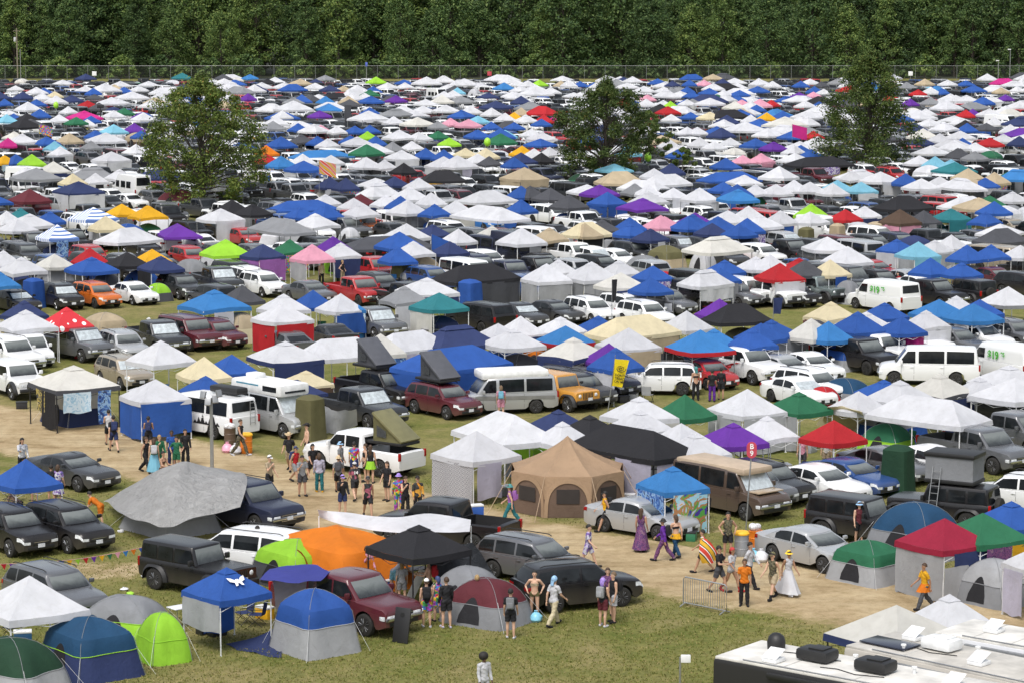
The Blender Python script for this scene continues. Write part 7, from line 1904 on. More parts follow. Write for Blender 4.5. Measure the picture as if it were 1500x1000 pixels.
motorhome((1115, 936), (1448, 996), 2.55, 3.6, 'black', 'white', 'black-sided motorhome with white roof and two black air conditioners at bottom right', [('dome', -4.75, .55), ('ac_black', -3.1, .15), ('ac_black', -1.15, .1), ('vent', 1.4, 0), ('pipe', -4.2, -.4), ('pipe', -2.2, .75), ('cable', -4.5, .3), ('cable', -2.6, -.5), ('vent', -4.0, -.75), ('pipe', -.2, .6)], L=11.5)
motorhome((1311, 923), (1500, 962), 2.55, 3.4, 'beige', 'grey', 'beige-roofed motorhome with one white air conditioner behind the black-sided one', [('ac_white', -2.6, .3), ('vent', -3.9, .7), ('vent', -.8, -.4), ('pipe', -3.3, -.6), ('pipe', -1.6, .7), ('cable', -3.8, -.2), ('solar', -4.0, -.3)], L=10)
tr = motorhome((1425, 905), (1500, 918), 2.4, 3.0, 'white', 'white', 'white rounded travel trailer at the right edge behind the motorhomes', [('vent', -1.8, 0), ('ac_white', .5, 0)], L=6.5)
# ======== signs, lights, barrels and bits
o = empty('section_sign', at(1092, 784), 0, 'round-ended red sign reading B 9 on a tall thin pole', 'sign')
g = MB(); g.tube([(0, 0, 0), (.22, 0, 3.75)], .03, 7); g.build('pole', M_STEEL, o)
g = MB(); pts = []; 
for k in range(32):
    a = 2 * PI * k / 32; pts.append((.21 * math.cos(a), .13 * (1 if math.sin(a) > 0 else -1) + .21 * math.sin(a)))
g.add([(x, -.02, z) for x, z in pts] + [(x, .02, z) for x, z in pts], [tuple(range(32)), tuple(range(63, 31, -1))] + [(i, i + 32, (i + 1) % 32 + 32, (i + 1) % 32) for i in range(32)])
sgn = g.build('panel', mat_simple('sign_red', (.42, .03, .03), rough=.4), o, (.21, -.06, 3.6))
for t_, z_ in (('B', .14), ('9', -.14)): link('lettering', text_mesh('lettering_' + t_, t_, .30, mat_simple('white_print', (.78, .78, .78)), bold=.006), sgn, (0, -.03, z_), None, (PI / 2, 0, 0))
o = empty('light_tower', at(311, 706), 0, 'steel light pole with four lamp heads beside the white van', 'light pole')
g = MB(); g.tube([(0, 0, 0), (0, 0, 3.9)], [.09, .07], 8); g.build('pole', M_STEEL, o)
for k, (x, y, z) in enumerate(((-.35, -.1, 4.05), (-.12, -.2, 3.75), (.2, -.1, 3.85), (.36, 0, 4.1))):
    g = MB(); g.rbox((0, 0, 0), (.28, .12, .34), .03); g.build('lamp_head', M_GPOLE, o, (x, y, z), (R(-20), 0, R(-30 + 25 * k)))
    g = MB(); g.tube([(0, 0, 3.7), (x, y, z)], .02, 5); g.build('bracket', M_STEEL, o)
o = empty('wifi_post', at(996, 1008), 0, 'thin post with a white angled panel at the bottom edge', 'post')
MB().tube([(0, 0, 0), (0, 0, 1.05)], .035, 7).build('pole', M_STEEL, o); g = MB(); g.rbox((.18, 0, 1.0), (.32, .1, .26), .03); g.build('panel', M_WPLAST, o)
a, b = at(1001, 886), at(1064, 899); d = b - a; L_ = d.length
o = empty('crowd_barrier', a, math.atan2(d.y, d.x), 'grey steel crowd barrier at the edge of the dirt road', 'barrier')
g = MB(); g.tube([(0, 0, .12), (0, 0, 1.0), (.08, 0, 1.08), (L_ - .08, 0, 1.08), (L_, 0, 1.0), (L_, 0, .12), (0, 0, .12)], .026, 7); g.build('frame', M_STEEL, o)
for k in range(1, 19): g = MB(); g.tube([(L_ * k / 19, 0, .12), (L_ * k / 19, 0, 1.08)], .011, 5); g.build('bar', M_STEEL, o)
for x in (.08, L_ - .08): g = MB(); g.tube([(x, -.3, .02), (x, 0, .12), (x, .3, .02)], .022, 6); g.build('foot', M_STEEL, o)
def barrel(px, py, c, lid, label, trash=False):
    o = empty('trash_barrel', at(px, py), 0, label, 'barrel', 'trash barrels along the road')
    g = MB(); g.lathe([(.27, 0), (.29, .03), (.285, .28), (.30, .30), (.285, .32), (.285, .58), (.30, .60), (.285, .62), (.29, .86), (.30, .88)], 20); g.build('drum', mat_simple('barrel_' + c, CLOTH[c][1], rough=.45), o)
    g = MB()
    if trash:
        rr = random.Random(px)
        for k in range(5): g.ball((rr.uniform(-.14, .14), rr.uniform(-.14, .14), .92 + rr.uniform(0, .12)), (.17, .16, .14), 10)
        g.build('trash', mat_simple('trash', (.55, .55, .56), var=.5, scale=9), o)
    else: g.lathe([(.31, .86), (.32, .92), (.26, .99), (1e-5, 1.01)], 20); g.build('lid', mat_simple('lid_' + lid, CLOTH[lid][1]), o)
    THINGS.append(dict(o=o, base='barrel', kind='barrel', p=o.location.copy(), r=.4, label=label, h=1))
barrel(1086, 813, 'g', 'y', 'grey trash barrel with a yellow lid beside the road'); barrel(1107, 808, 'O', 'y', 'orange trash barrel heaped with garbage beside the grey one', True)
barrel(361, 663, 'O', 'y', 'orange trash barrel with a yellow lid behind the white van'); barrel(337, 652, 'B', 'w', 'brown trash barrel heaped with garbage behind the white van', True)
def bag(px, py, c, label, s=1.0):
    g = MB(); g.lathe([(1e-5, 0), (.2, .01), (.29, .12), (.27, .28), (.16, .40), (.06, .46), (.09, .52), (1e-5, .53)], 14)
    rr = random.Random(px); g.v = [(v[0] * (1 + rr.uniform(-.1, .1)) * s, v[1] * (1 + rr.uniform(-.1, .1)) * s, v[2] * s) for v in g.v]
    o = g.build('garbage_bag', mat_simple('bag_' + c, CLOTH[c][1], rough=.3), None, at(px, py)); tag(o, label, 'bag', 'filled bags on the ground')
bag(1103, 821, 'c', 'light blue garbage bag at the foot of the orange barrel'); bag(1115, 822, 'w', 'white garbage bag leaning on the orange barrel'); bag(333, 662, 'p', 'pink garbage bag beside the barrels behind the van'); bag(345, 664, 'w', 'white garbage bag between the two barrels behind the van')
bag(667, 904, 'w', 'white plastic bag on the grass in front of the plum dome tent', .9); bag(785, 910, 'c', 'teal bag on the grass behind the black SUV', .8)
o = empty('cornhole_board', F2('O', 235, 790), R(-30), 'black cornhole board leaning on the maroon truck', 'game board')
g = MB(); g.rbox((0, 0, .62), (.62, .06, 1.22), .015); g.xform(Matrix.Rotation(R(-12), 4, 'X')); g.build('board', M_BLACK, o)
g = MB(); g.lathe([(.085, -.001), (.085, .004), (1e-5, .005)], 18, axis='Y'); g.xform(Matrix.Rotation(R(-12), 4, 'X') @ Matrix.Translation((0, -.038, .98))); g.build('hole', mat_simple('hole_dark', (.004, .004, .004)), o)
g = MB(); g.rbox((0, 0, .62), (.30, .05, 1.2), .015); g.xform(Matrix.Rotation(R(25), 4, 'Y')); q = g.build('white_board', M_WPLAST, None, F2('O', 285, 560)); tag(q, 'narrow white board leaning under the black canopy', 'board')
# bunting across the worn path
a, b = at(-12, 862), at(236, 830); a.z = b.z = 0
o = empty('bunting_line', a, 0, 'line of coloured pennants strung across the worn path', 'bunting'); d = b - a
def lp(t): return Vector((d.x * t, d.y * t, .95 - .35 * math.sin(PI * t) * .6))
g = MB(); g.tube([lp(k / 20) for k in range(21)], .007, 4); g.build('cord', mat_simple('pink_cord', (.6, .3, .35)), o)
for k in range(21):
    p = lp((k + .5) / 21); u = d.normalized() * .12; c = 'LrPyGpsOby'[k % 10]
    g = MB(); g.add([p - u, p + u, p + Vector((.02, .03, -.24))], [(0, 1, 2)]); g.build('pennant', cloth(c), o)
for t in (0, 1): g = MB(); q = lp(t); g.tube([(q.x, q.y, 0), (q.x, q.y, 1.0)], .02, 5); g.build('stake', M_WPOLE, o)
# flags
fy = flag_pole(889, 614, 3.45, mat_cloth('flag_yellow', (.86, .66, .02)), 'yellow flag with black lettering and a coiled emblem on a tall pole', fw=.75, fh=1.45, vertical=True, top=3.25)
fy.rotation_euler = (R(3), R(7), 0)
for k, t_ in enumerate(("DON'T", 'TREAD', 'ON ME')): link('lettering', text_mesh('flag_text', t_, .17, mat_simple('black_print', (.01, .01, .01)), bold=.003), fy, (.37, -.09, 2.42 - .17 * k), None, (PI / 2, 0, 0))
g = MB(); g.tube([(.37 + (.04 + .015 * k) * math.cos(k * .8), -.10, 2.78 + (.03 + .010 * k) * math.sin(k * .8)) for k in range(17)], .018, 5); g.build('emblem', mat_simple('black_print', (.01, .01, .01)), fy)
flag_pole(896, 520, 4.6, cloth('k'), 'black narrow flag on a pole in front of the cream double canopy', fw=.32, fh=1.3, vertical=True)
flag_pole(1132, 512, 3.2, cloth('n'), 'small navy flag with a white star hanging beside a blue canopy', fw=.6, fh=1.0, vertical=True)
flag_pole(468, 318, 5.4, PRN['stripes'], 'red and dark banner flag in the left of the field', fw=1.6, fh=1.3, name='flag')
flag_pole(1160, 226, 3.8, cloth('M'), 'magenta flag with a yellow round emblem left of the cone-shaped tree', fw=1.9, fh=1.6)
flag_pole(505, 195, 4.0, cloth('d'), 'tall dark feather banner in the back middle of the field', fw=1.0, fh=3.2, vertical=True)
flag_pole(58, 226, 3.8, PRN['rainbow'], 'rainbow flag at the far left of the field', fw=1.7, fh=1.2)
flag_pole(632, 400, 3.0, cloth('b'), 'blue banner with white lettering flapping in mid field', fw=1.9, fh=1.2, droop=.4)
def balloon(px, py, h, c, label):
    o = empty('marker_balloon', at(px, py), 0, label, 'balloon'); MB().tube([(0, 0, 0), (0, 0, h)], .02, 5).build('pole', M_STEEL, o); g = MB(); g.ball((0, 0, h + .4), (.42, .42, .55), 14); g.build('balloon', mat_simple('balloon_' + c, CLOTH[c][1], rough=.3), o)
balloon(82.5, 176, 1.9, 'L', 'lime green marker balloon in the back left of the field'); balloon(714, 240, 2.2, 'L', 'lime green marker balloon in the middle of the field'); balloon(949, 262, 2.0, 'L', 'lime green marker balloon right of the middle field tree')
o = empty('field_light', at(148, 196), 0, 'dark light mast in the back left of the field', 'light pole'); MB().tube([(0, 0, 0), (0, 0, 3.9)], .08, 6).build('mast', M_KPOLE, o); MB().rbox((0, 0, 3.9), (1.0, .3, .5), .05).build('lamp_head', M_KPOLE, o)
# price lettering on the two white cargo vans
for px_, lb in ((1295, 'a'), (1472, 'b')):
    best = min((t for t in THINGS if t['o'].name.startswith('cargo_van') and t['base'].startswith('white')), key=lambda t: abs(pix(t['p'])[0] - px_) + abs(pix(t['p'])[1] - (445 if lb == 'a' else 545)))
    vo = best['o']; gm = mat_simple('green_print', (.06, .38, .03))
    link('lettering', text_mesh('price', '$19', .62, gm, bold=.02), vo, (-.15, 1.03, 1.50), None, (PI / 2, 0, PI)); link('lettering', text_mesh('price_cents', '95', .34, gm, bold=.012), vo, (-.98, 1.03, 1.62), None, (PI / 2, 0, PI))
best = min((t for t in THINGS if t['label'] and 'red slashes' in t['label']), key=lambda t: 0)
for k in range(2):
    g = MB(); g.add([(1.0 - .35 * k, -1.03, 1.15), (.6 - .35 * k, -1.03, 1.15), (-.9, -1.03, .72), (-.6, -1.03, .72)], [(0, 1, 2, 3)]); g.build('door_stripe', mat_simple('red_print', (.5, .02, .02)), best['o'], (0, 0, -.08 * k))
# camp clutter under and beside the open canopies
rc = random.Random(21); npr = 0; ntn = 0
for t in list(THINGS):
    if t['o'].name.split('.')[0] != 'pop_up_canopy' or ntn > 70: continue
    x, y = pix(t['p'])
    if not (280 < y < 640 and 0 < x < 1500) or rc.random() > .42: continue
    if len([c for c in t['o'].children if c.name.startswith('side_wall')]) > 1: continue
    a, b = rc.choice((('g', 'd'), ('l', 'g'), ('b', 'l'), ('n', 'g'), ('G', 'l'), ('o', 'n'), ('t', 'B'), ('d', 'k'), ('u', 't'), ('a', 'n')))
    q = t['p'] + Vector((rc.uniform(-.3, .9), rc.uniform(.2, 1.0), 0))
    tent(rc.choice(('dome', 'cabin', 'cabin')), a, b, 0, 0, rc.uniform(-70, -30), None, rc.choice((2.2, 2.5)), 2.1, rc.choice((1.4, 1.7)), p=q); ntn += 1
    THINGS[-1]['pre'] = ('under', t['kind'])
for t in list(THINGS):
    if t['o'].name.split('.')[0] != 'pop_up_canopy' or npr > 170: continue
    x, y = pix(t['p'])
    if y < 300 or not (0 < x < 1500): continue
    if len([c for c in t['o'].children if c.name.startswith('side_wall')]) > 1: continue
    for k in range(rc.choice((1, 2, 2, 3))):
        a = rc.uniform(-2.4, .6) ; r_ = rc.uniform(.4, 1.35); q = t['p'] + Vector((math.cos(a) * r_, math.sin(a) * r_, 0))
        prop(rc.choice(('chair', 'chair', 'cooler', 'bin', 'table')), rc.choice('bknrgswdG'), q, rc.uniform(0, 6.28)); npr += 1; THINGS[-1]['pre'] = ('under', t['kind'])
nx = 0
for t in list(THINGS):
    if t['o'].name.split('.')[0] not in ('pop_up_canopy', 'cabin_tent', 'dome_tent') or t.get('pre'): continue
    x, y = pix(t['p'])
    if y < 520 or not (0 < x < 1500) or nx > 110: continue
    for k in range(3):
        a = rc.uniform(-2.9, .9); r_ = t['r'] + rc.uniform(.0, .9); q = t['p'] + Vector((math.cos(a) * r_, math.sin(a) * r_, 0))
        if inpoly(q.x, q.y, TRK_POLY) or not free(q.x, q.y, .2, .3): continue
        prop(rc.choice(('chair', 'chair', 'cooler', 'cooler', 'bin', 'bin', 'table')), rc.choice('bknrgswdGlo'), q, rc.uniform(0, 6.28)); nx += 1; FOOT.append((q.x, q.y, .4)); THINGS[-1]['pre'] = ('beside', t['kind'])
for kind, c, f, x, y, rz, lb in (('table', 'w', 'N', 185, 700, 40, 'white folding table at the corner of the emblem canopy'), ('chair', 'n', 'N', 490, 690, -60, 'navy camp chair beside the blue screen tent'), ('chair', 'n', 'N', 560, 700, -100, 'navy camp chair under the emblem canopy'),
    ('bin', 'k', 'N', 290, 740, 40, 'black storage bin under the grey sheet of the emblem canopy'), ('bin', 'k', 'N', 350, 750, 40, 'second black storage bin under the grey sheet'), ('cooler', 'y', 'N', 600, 660, -40, 'yellow and black cooler beside the screen tent'),
    ('cooler', 'b', 'O', 150, 520, 30, 'bright blue cooler under the black canopy'), ('table', 'k', 'O', 200, 470, 30, 'dark kitchen table under the black canopy'), ('table', 'k', 'O', 300, 500, 30, 'second dark table under the black canopy'), ('chair', 'k', 'P', 740, 145, -40, 'black camp chair beside the tapestry of the blue canopy'),
    ('chair', 'k', 'M', 60, 770, -40, 'black camp chair under the clean white canopy'), ('cooler', 'a', 'M', 120, 790, 10, 'blue cooler under the clean white canopy'), ('cooler', 'g', 'Q', 1170, 570, -20, 'grey cooler at the foot of the white canopy at the right edge'), ('bin', 'k', 'O', 800, 640, 30, 'black bag-like bin beside the plum dome tent'), ('cooler', 'w', 'O', 612, 680, 10, 'small white jug box on the grass near the plum tent'),
    ('bin', 'k', 'H', 160, 290, 10, 'black storage bin beside the large off-white canopy'), ('chair', 'k', 'H', 90, 975, -30, 'black camp chair under the blue canopy at the left edge'), ('cooler', 'b', 'O', 630, 240, 20, 'blue tub standing on the tailgate of the black pickup truck')):
    prop(kind, c, F2(f, x, y), R(rz), lb, z=.95 if 'tailgate' in lb else 0)
# litter
for k, (f, x, y, c, lb) in enumerate((('M', 650, 515, 'w', 'crumpled white wrapper on the grass left of the off-roader'), ('M', 632, 210, 'w', 'white scrap on the grass below the grey tarp'), ('M', 760, 445, 'w', 'small white scrap on the worn path'), ('M', 680, 538, 'L', 'small lime scrap on the grass'), ('D', 860, 585, 'w', 'white scrap on the grass clearing'), ('N', 150, 225, 'w', 'white block at the foot of the tarp pole'))):
    g = MB(); g.ball((0, 0, .05), (.16, .12, .07), 8); rr = random.Random(k); g.v = [(v[0] * rr.uniform(.7, 1.2), v[1] * rr.uniform(.7, 1.2), v[2] * rr.uniform(.7, 1.3)) for v in g.v]
    q = g.build('litter', mat_simple('litter_' + c, CLOTH[c][1]), None, F2(f, x, y)); tag(q, lb, 'litter')
# ------------------------------------------------------------------ the people
def pp(px, py, hd, pose, skin, top, bot, hair, label, **kw): return person(px, py, hd, pose, skin=skin, top=top, bot=bot, hair=hair, label=label, **kw)
T, K, LS, CR, BK = (lambda c: ('tee', c)), (lambda c: ('tank', c)), (lambda c: ('long', c)), (lambda c: ('crop', c)), (lambda c: ('bikini', c))
SH, PA, BR_ = (lambda c: ('shorts', c)), (lambda c: ('pants', c)), (lambda c: ('brief', c))
S, LG, MD = (lambda c: ('short', c)), (lambda c: ('long', c)), (lambda c: ('mid', c))
pp(33, 698, -60, 'reach', 'm', LS(PRN['plaid']), PA('k'), LG('k'), 'man in a pale plaid shirt with long dark hair behind the dark grey sedan', h=1.8)
pp(160, 652, 100, 'carry', 'f', K('w'), SH('k'), S('k'), 'man in a white tank top carrying blue gear up the road', pack=None, h=1.8)
pp(167, 661, 110, 'walk', 'f', T('k'), SH('n'), S('k'), 'man in a black t-shirt carrying navy chairs behind the white tank top', pack='n', h=1.8)
pp(218, 660, 95, 'carry', 'm', K('k'), SH('k'), S('k'), 'man in a black tank top carrying a navy board towards the blue tarp', pack='n')
pp(214, 692, -30, 'walk2', 'm', K('k'), PA('k'), LG('b'), 'woman in black walking beside the one with the pale blue skirt')
pp(226, 697, 100, 'stand', 'f', K('G'), None, MD('b'), 'woman in a long pale blue skirt with a white backpack on the road', skirt=(.78, .20, 'c'), pack='w')
pp(234, 691, -60, 'phone', 'f', LS('G'), PA('G'), MD('y'), 'person in bright green beside the pale blue skirt')
pp(252, 684, -80, 'stand', 'd', T('b'), PA('n'), S('k'), 'man in a blue shirt in the group left of the light tower')
pp(259, 690, -90, 'hips', 'm', T('G'), SH('G'), MD('k'), 'person in a green jersey between a man in blue and one in black', h=1.62)
pp(272, 682, -70, 'stand', 'm', LS('k'), PA('k'), S('k'), 'man all in black walking right of the green jersey')
pp(238, 705, -30, 'sit', 'm', BK('B'), SH('B'), S('k'), 'person crouching beside the grey tarp at the road edge')
pp(76, 738, 100, 'stand', 'm', T('k'), SH('k'), S('k'), 'person in dark clothes standing under the blue canopy at left')
pp(86, 738, 80, 'stand', 'f', T(PRN['floral']), None, MD('b'), 'woman in a dark floral dress under the blue canopy at left', skirt=(.55, .10, PRN['floral']))
pp(44, 735, -50, 'sit', 'm', T('k'), SH('k'), S('k'), 'person in black sitting under the blue canopy at left')
pp(352, 667, -25, 'walk', 'm', K('k'), PA(PRN['camo']), S('b'), 'man in a black tank top and camouflage trousers walking past the barrels', shoes=('shoes', 'w'), h=1.8)
pp(395, 726, -40, 'phone', 'f', T('t'), SH('k'), S('k'), 'man in a tan shirt and white cap alone on the road', hat=('cap', 'w'), h=1.8)
pp(424, 689, -100, 'walk', 'm', T('k'), SH('t'), S('k'), 'man in a cream cowboy hat, black t-shirt and khaki shorts', hat=('cowboy', 't'), h=1.82)
pp(450, 678, -160, 'stand', 'f', None, SH('k'), S('k'), 'shirtless man in black shorts and a black hat', hat=('cowboy', 'k'), h=1.85)
pp(433, 707, -40, 'walk2', 'm', K('r'), SH('g'), S('k'), 'man in a red and navy vest with a navy cap', hat=('cap', 'n'), pack='n')
pp(443, 726, -70, 'phone', 'm', T('g'), SH('d'), S('k'), 'man in grey and black looking down at the front of the left crowd', h=1.8)
pp(458, 703, -60, 'walk', 'm', T('k'), SH('k'), MD('k'), 'woman in black behind the lilac shawl')
pp(468, 720, 100, 'stand', 'f', LS('i'), PA('e'), MD('b'), 'woman in a lilac shawl and teal trousers with yellow shoes', shoes=('shoes', 'y'))
pp(499, 702, -20, 'stand', 'm', T('g'), SH('n'), S('k'), 'person in a light blue bucket hat beside the white pickup truck', hat=('bucket', 'c'))
pp(496, 722, 90, 'walk', 'm', T('g'), SH('k'), S('b'), 'man in a grey t-shirt and straw hat with a dark backpack', hat=('bucket', 't'), pack='d')
pp(519, 702, 90, 'stand', 'f', T(PRN['rainbow']), SH('n'), S('k'), 'person in a multicoloured tie-dye jersey by the pickup truck', hat=('cap', 'k'))
oj = pp(520, 732, 110, 'walk2', 'f', T(PRN['jersey']), SH('k'), S('k'), 'person in a black jersey numbered 14 seen from behind', hat=('cap', 'l'))
link('lettering', text_mesh('jersey_number', '14', .2, mat_simple('white_print', (.78, .78, .78)), bold=.008), oj, (-.175, 0, 1.28), None, (PI / 2, 0, -PI / 2))
pp(535, 705, -160, 'stand', 'f', CR('k'), SH('k'), LG('b'), 'woman in a dark crop top beside the green and yellow skirt')
pp(543, 707, 80, 'stand', 'f', K('k'), None, LG('b'), 'woman in a green and yellow skirt beside the pickup truck', skirt=(.36, .10, 'L'))
pp(539, 757, -80, 'walk', 'm', K(PRN['jersey']), SH('k'), S('k'), 'man in a printed black tank top walking towards the white awning', hat=('cap', 'd'), h=1.8)
pp(502, 754, -70, 'phone', 'f', LS('k'), SH('n'), S('k'), 'woman in a black jacket with a purple visor above the white awning', hat=('cap', 'v'))
pp(567, 733, -130, 'stand', 'f', T('k'), SH('k'), LG('b'), 'woman in a black romper holding a hoop')
pp(584, 752, 100, 'stand', 'm', LS(PRN['rainbow']), PA(PRN['rainbow']), S('k'), 'person in a rainbow knit outfit and purple hat', hat=('bucket', 'v'))
pp(594, 756, -60, 'phone', 'f', K('k'), PA('k'), MD('b'), 'woman in a black vest and trousers beside the rainbow outfit')
pp(612, 756, -70, 'stand', 'm', LS(PRN['vest']), PA('k'), S('k'), 'man in an orange and black vest with a black cap', hat=('cap', 'k'))
pp(748, 767, 170, 'walk', 'f', K('v'), PA('e'), MD('b'), 'woman in wide teal trousers with a backpack passing the bell tent', pack='v', hat=('bucket', 'e'))
pp(734, 612, 90, 'stand', 'f', T('p'), SH('p'), MD('g'), 'woman in a pink and white outfit beside the conversion van', pack='c', h=1.68)
pp(887, 778, -170, 'walk', 'm', K('y'), SH('k'), S('k'), 'man in a yellow tank top with a black cap by the silver sedan', hat=('cap', 'k'), pack='k')
pp(1019, 586, 100, 'stand', 'm', BK('k'), PA('k'), S('k'), 'shirtless man with straps and a dark beanie behind the green canopy', hat=('scarf', 'e'), h=1.8)
pp(1043, 588, 90, 'stand', 'm', T('k'), PA('P'), S('k'), 'person in a black t-shirt and purple trousers behind the green canopy')
pp(1056, 585, 80, 'stand', 'm', LS('k'), SH('k'), S('k'), 'person in black right of the purple trousers')
pp(1175, 692, -100, 'stand', 'm', K('p'), SH('d'), LG('b'), 'woman in a pale pink top under the open white canopy')
pp(1210, 690, -100, 'stand', 'm', T('o'), SH('t'), S('k'), 'person in a straw hat beside the red canopy', hat=('bucket', 't'))
pp(939, 807, 70, 'stand', 'm', K(PRN['purple']), None, LG('b'), 'woman in a long purple patterned dress on the road', skirt=(.92, .20, PRN['purple']))
pp(972, 821, 165, 'walk', 'm', LS('P'), PA(PRN['purple']), S('k'), 'person in dark purple with a black backpack walking left', pack='k', hat=('bucket', 'k'))
pp(990, 815, 120, 'walk2', 'f', BK('k'), PA('a'), MD('b'), 'bare-backed person with a yellow waist wrap and blue trousers', skirt=(.2, .06, 'y'))
pp(1030, 838, 175, 'walk', 'm', T(PRN['stripes']), SH('k'), S('k'), 'person trailing a big red, black and white striped cape', skirt=None)
sheet('cape', [[(1026, 790, 1.4), (1032, 789, 1.42), (1040, 792, 1.35)], [(1024, 808, .95), (1036, 806, 1.0), (1050, 808, .9)], [(1028, 824, .5), (1042, 824, .5), (1054, 816, .6)]], PRN['stripes'], 'striped red, black and white cape worn by the walking person', 'cape', amp=.05, n=5)
pp(1066, 817, -85, 'hips', 'm', K(PRN['camo']), SH('k'), S('k'), 'man in a camouflage tank top with a lime strap beside the barrels', pack='k', h=1.82)
pp(861, 831, -20, 'walk', 'f', T(PRN['floral']), SH(PRN['floral']), S('k'), 'man in a matching purple floral shirt and shorts on the road', h=1.75)
pp(1053, 867, -30, 'carry', 'm', T('k'), SH('d'), S('k'), 'man in a black t-shirt and grey shorts behind the crowd barrier', hat=('cap', 'k'), h=1.78)
pp(1071, 866, -40, 'walk', 't', T('w'), BR_('l'), MD('r'), 'woman in a white top and silver shorts with red boots', shoes=('boots', 'r'))
pp(1097, 861, -30, 'walk2', 'm', LS('w'), PA('k'), S('k'), 'man in a white and orange shirt and black trousers', h=1.8)
pp(1090, 887, -95, 'stand', 't', T('O'), PA('k'), S('b'), 'woman in an orange shirt and black trousers nearest the barrier', pack=None)
pp(1132, 877, -130, 'walk', 'f', K(PRN['camo']), SH('t'), S('k'), 'man in a camouflage tank top and khaki shorts on the right of the road', hat=('cap', 'u'), shoes=('boots', 'k'), h=1.8)
pp(1154, 871, -60, 'walk2', 't', K('w'), None, S('k'), 'person in a long white skirt wearing a yellow crown', skirt=(.85, .24, 'w'), hat=('bucket', 'Y'), shoes=('shoes', 'w'))
pp(883, 917, 60, 'stand', 'f', K('k'), SH('m'), MD('v'), 'person with a lilac cap and a backpack in the trio beside the black SUV', pack='l', hat=('cap', 'v'), shoes=('shoes', 'w'))
pp(898, 911, -150, 'stand', 'f', K('k'), SH('w'), S('g'), 'man in a black tank top and white shorts in the trio beside the black SUV', pack='k', h=1.8)
pp(890, 901, -90, 'stand', 'f', T(PRN['purple']), SH('k'), LG('b'), 'woman at the back of the trio beside the black SUV')
pp(1258, 798, -80, 'stand', 'f', K('m'), SH('k'), MD('b'), 'woman in a light blue bucket hat and black shorts beside the black off-roader', hat=('bucket', 'c'), h=1.75)
pp(1354, 892, -160, 'walk', 't', T('y'), PA('d'), S('b'), 'man in a yellow t-shirt with an orange cloth walking past the crimson canopy', skirt=(.3, .06, 'O'), h=1.75)
pp(578, 872, 40, 'bend', 'f', K('w'), SH('c'), S('k'), 'person with a light blue hood bending over under the black canopy', hat=('scarf', 'c'))
pp(628, 886, 170, 'carry', 'f', None, SH('k'), S('k'), 'shirtless man with a red backpack and black cap at the black canopy', pack='r', hat=('cap', 'k'), h=1.8)
pp(625, 918, 95, 'stand', 'f', K('k'), SH(PRN['rainbow']), S('b'), 'woman in a white cap and tie-dye shorts with a dark backpack', pack='k', hat=('cap', 'w'), shoes=('shoes', 'w'))
pp(654, 919, 110, 'stand', 'f', LS('k'), SH('k'), S('b'), 'man in a black jacket and black shorts with white socks', shoes=('shoes', 'i'), h=1.8)
pp(641, 909, 130, 'stand', 'f', K(PRN['rainbow']), SH(PRN['rainbow']), MD('n'), 'girl in bright rainbow clothes between the backpack and the black jacket', h=1.6)
pp(699, 910, 95, 'walk', 'f', BK('k'), BR_('k'), S('y'), 'blonde woman in a black bikini with a blue waist bag', skirt=(.16, .05, 's'), shoes=('boots', 'k'))
pp(748, 934, 85, 'stand', 'f', T('k'), SH('k'), S('k'), 'person in black with a grey backpack and white shoes in the foreground', pack='g', hat=('cap', 'k'), shoes=('shoes', 'w'))
pp(783, 905, -95, 'hips', 'f', BK('t'), BR_('u'), S('k'), 'woman in sunglasses and olive shorts behind the black SUV', shoes=('boots', 'k'))
pp(811, 916, 45, 'walk', 'f', T('w'), PA('q'), S('k'), 'man in a white t-shirt, pale blue head scarf and cream trousers', hat=('scarf', 'c'), h=1.82)
pp(538, 866, -60, 'phone', 'm', LS('p'), SH('k'), MD('b'), 'person in a pink robe at the orange tent')
pp(589, 884, 100, 'stand', 'f', T('l'), SH('g'), MD('y'), 'girl in pale grey under the black canopy', h=1.55)
pp(709, 1035, -60, 'stand', 'd', LS('w'), PA('w'), ('afro', 'k'), 'woman with a big afro and white jacket at the bottom edge', h=1.7)
ob = pp(378, 838, 80, 'stand', 'f', T('w'), SH('k'), S('k'), 'man in a white t-shirt standing at the open door of the white minivan', h=1.8)
pp(148, 772, 160, 'bend', 'f', T('O'), SH('O'), S('k'), 'person in an orange patterned cloth bending over beside a black SUV')
pp(29, 768, 150, 'bend', 'f', None, SH('k'), S('b'), 'bare-backed person bending over between the two black SUVs')
pp(471, 418, -60, 'stand', 'f', T('q'), PA('k'), S('g'), 'person in a cream top and hat left of the red pickup truck', hat=('bucket', 't'))
pp(497, 415, 80, 'stand', 'm', T('k'), PA('k'), S('k'), 'person in black left of the red pickup truck, behind another')
pp(502, 416, -30, 'hips', 'f', K('k'), PA('t'), MD('y'), 'woman in a black top and tan trousers beside the red pickup truck')
pp(891, 438, -100, 'stand', 'm', T('k'), SH('k'), S('k'), 'person in black under an open white canopy in mid field')
for x_, c_, lb in ((1293, 'n', 'left'), (1305, 'w', 'middle'), (1314, 'r', 'right')): pp(x_, 427, -70, 'sit', 'f', T(c_), SH('k'), S('k'), '%s one of three people sitting in front of a black SUV' % lb, z=0)
pp(1247, 368, -70, 'stand', 'm', T('w'), SH('g'), S('k'), 'person in white between a brown changing tent and a white one')
pp(1105, 296, -70, 'stand', 'f', LS('L'), PA('L'), S('k'), 'person in bright lime beside a blue canopy in the right of the field')
for x_, c_, lb in ((383, 'k', 'left'), (388, 'n', 'middle'), (394, 'b', 'right')): pp(x_, 278, -70, 'stand', 'm', T(c_), SH('k'), S('k'), '%s one of three people standing right of the big left tree' % lb)
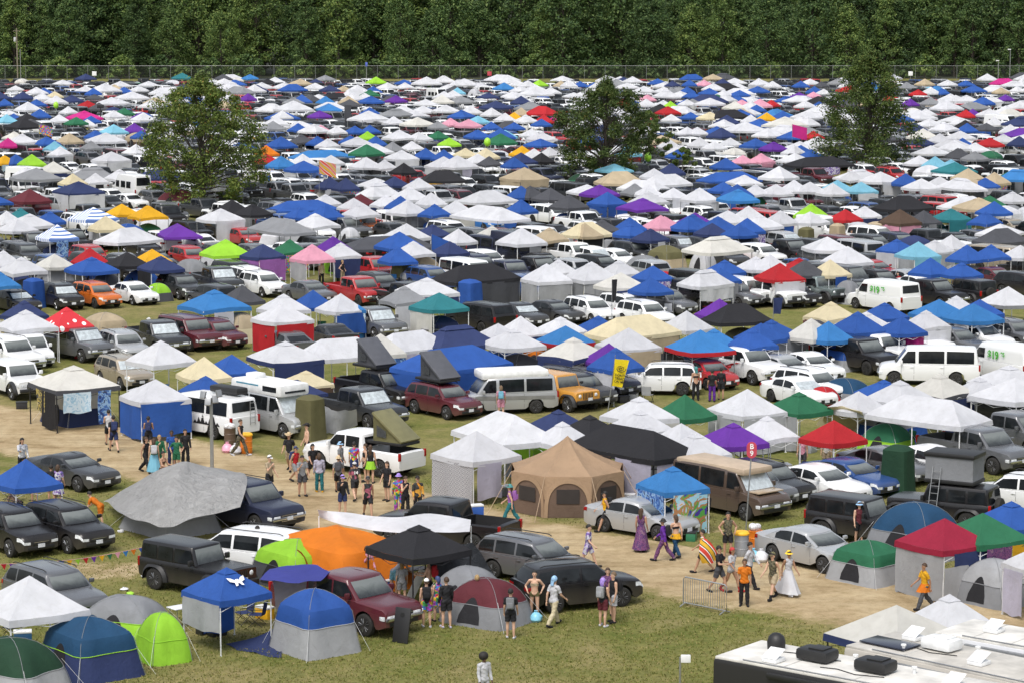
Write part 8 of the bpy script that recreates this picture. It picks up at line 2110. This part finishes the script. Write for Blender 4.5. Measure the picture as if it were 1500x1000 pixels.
for x_, lb in ((1142, 'left'), (1148, 'right')): pp(x_, 262, -70, 'stand', 'f', T('t'), SH('d'), S('k'), '%s one of two people beside a dark SUV left of the black tarp canopy' % lb)

# ------------------------------------------------------------------ labels: every thing gets words that single it out
def clean(s): return ' '.join(s.split())
U2 = [t for t in THINGS if not t['label']]
for t in THINGS:
    t['px'] = pix((t['p'].x, t['p'].y, t['h'] * .6))
    if t['label']: t['o']['label'] = t['label']
def strip_art(s): return s
for t in U2:
    x, y = t['px']; facts = [t['pre']] if t.get('pre') else []
    ns = sorted(((n['p'] - t['p']).length, i) for i, n in enumerate(THINGS) if n is not t and abs(n['p'].x - t['p'].x) < 9 and abs(n['p'].y - t['p'].y) < 11 and n['kind'] not in ('person', 'tarp') and len(n['kind'].split()) <= 4)
    for d_, i in ns[:9]:
        if d_ < 1.5 and t.get('pre'): continue
        n = THINGS[i]; dx, dy = n['p'].x - t['p'].x, n['p'].y - t['p'].y
        rel = ('left of' if dx > 0 else 'right of') if abs(dx) > abs(dy) else ('in front of' if dy > 0 else 'behind')
        f = (rel, n['kind'])
        if f not in facts: facts.append(f)
    hz = 'far left' if x < 250 else 'left' if x < 600 else 'middle' if x < 900 else 'right' if x < 1250 else 'far right'
    vt = 'front' if y > 600 else 'middle rows' if y > 400 else 'rear rows' if y > 250 else 'back'
    t['facts'] = facts; t['zone'] = (hz, vt)
ZONE = {'front': 'near the road', 'middle rows': 'in the middle rows', 'rear rows': 'in the upper rows', 'back': 'in the back rows'}
used = {t['label'] for t in THINGS if t['label']}
groups = {}
for t in U2: groups.setdefault(t['base'], []).append(t)
art = lambda k: ('an ' if k[0] in 'aeiou' else 'a ') + k
for base, ts in groups.items():
    for t in ts:
        lab = None
        def tryl(s, ok):
            s = clean(s); n = len(s.split())
            return s if ok and 4 <= n <= 16 and s not in used else None
        for f in t['facts']:
            ok = sum(f in o['facts'] for o in ts) == 1
            lab = tryl('%s %s %s' % (base, f[0], art(f[1])), ok)
            if lab: break
        if not lab:
            for f in t['facts']:
                ok = sum(f in o['facts'] and o['zone'] == t['zone'] for o in ts) == 1
                lab = tryl('%s %s %s, %s %s' % (base, f[0], art(f[1]), ('far ' if 0 else '') + t['zone'][0], ZONE[t['zone'][1]]), ok)
                if lab: break
        if not lab:
            for i, f in enumerate(t['facts']):
                for g_ in t['facts'][i + 1:]:
                    ok = sum(f in o['facts'] and g_ in o['facts'] for o in ts) == 1
                    lab = tryl('%s %s %s and %s %s' % (base, f[0], art(f[1]), g_[0], art(g_[1])), ok)
                    if lab: break
                if lab: break
        if not lab:
            same = sorted((o for o in ts if o['zone'][1] == t['zone'][1]), key=lambda o: o['px'][0]); k = same.index(t)
            lab = clean('%s, %s of its kind from the left %s' % (base, ordinal(k), ZONE[t['zone'][1]]))
        used.add(lab); t['o']['label'] = lab
pass
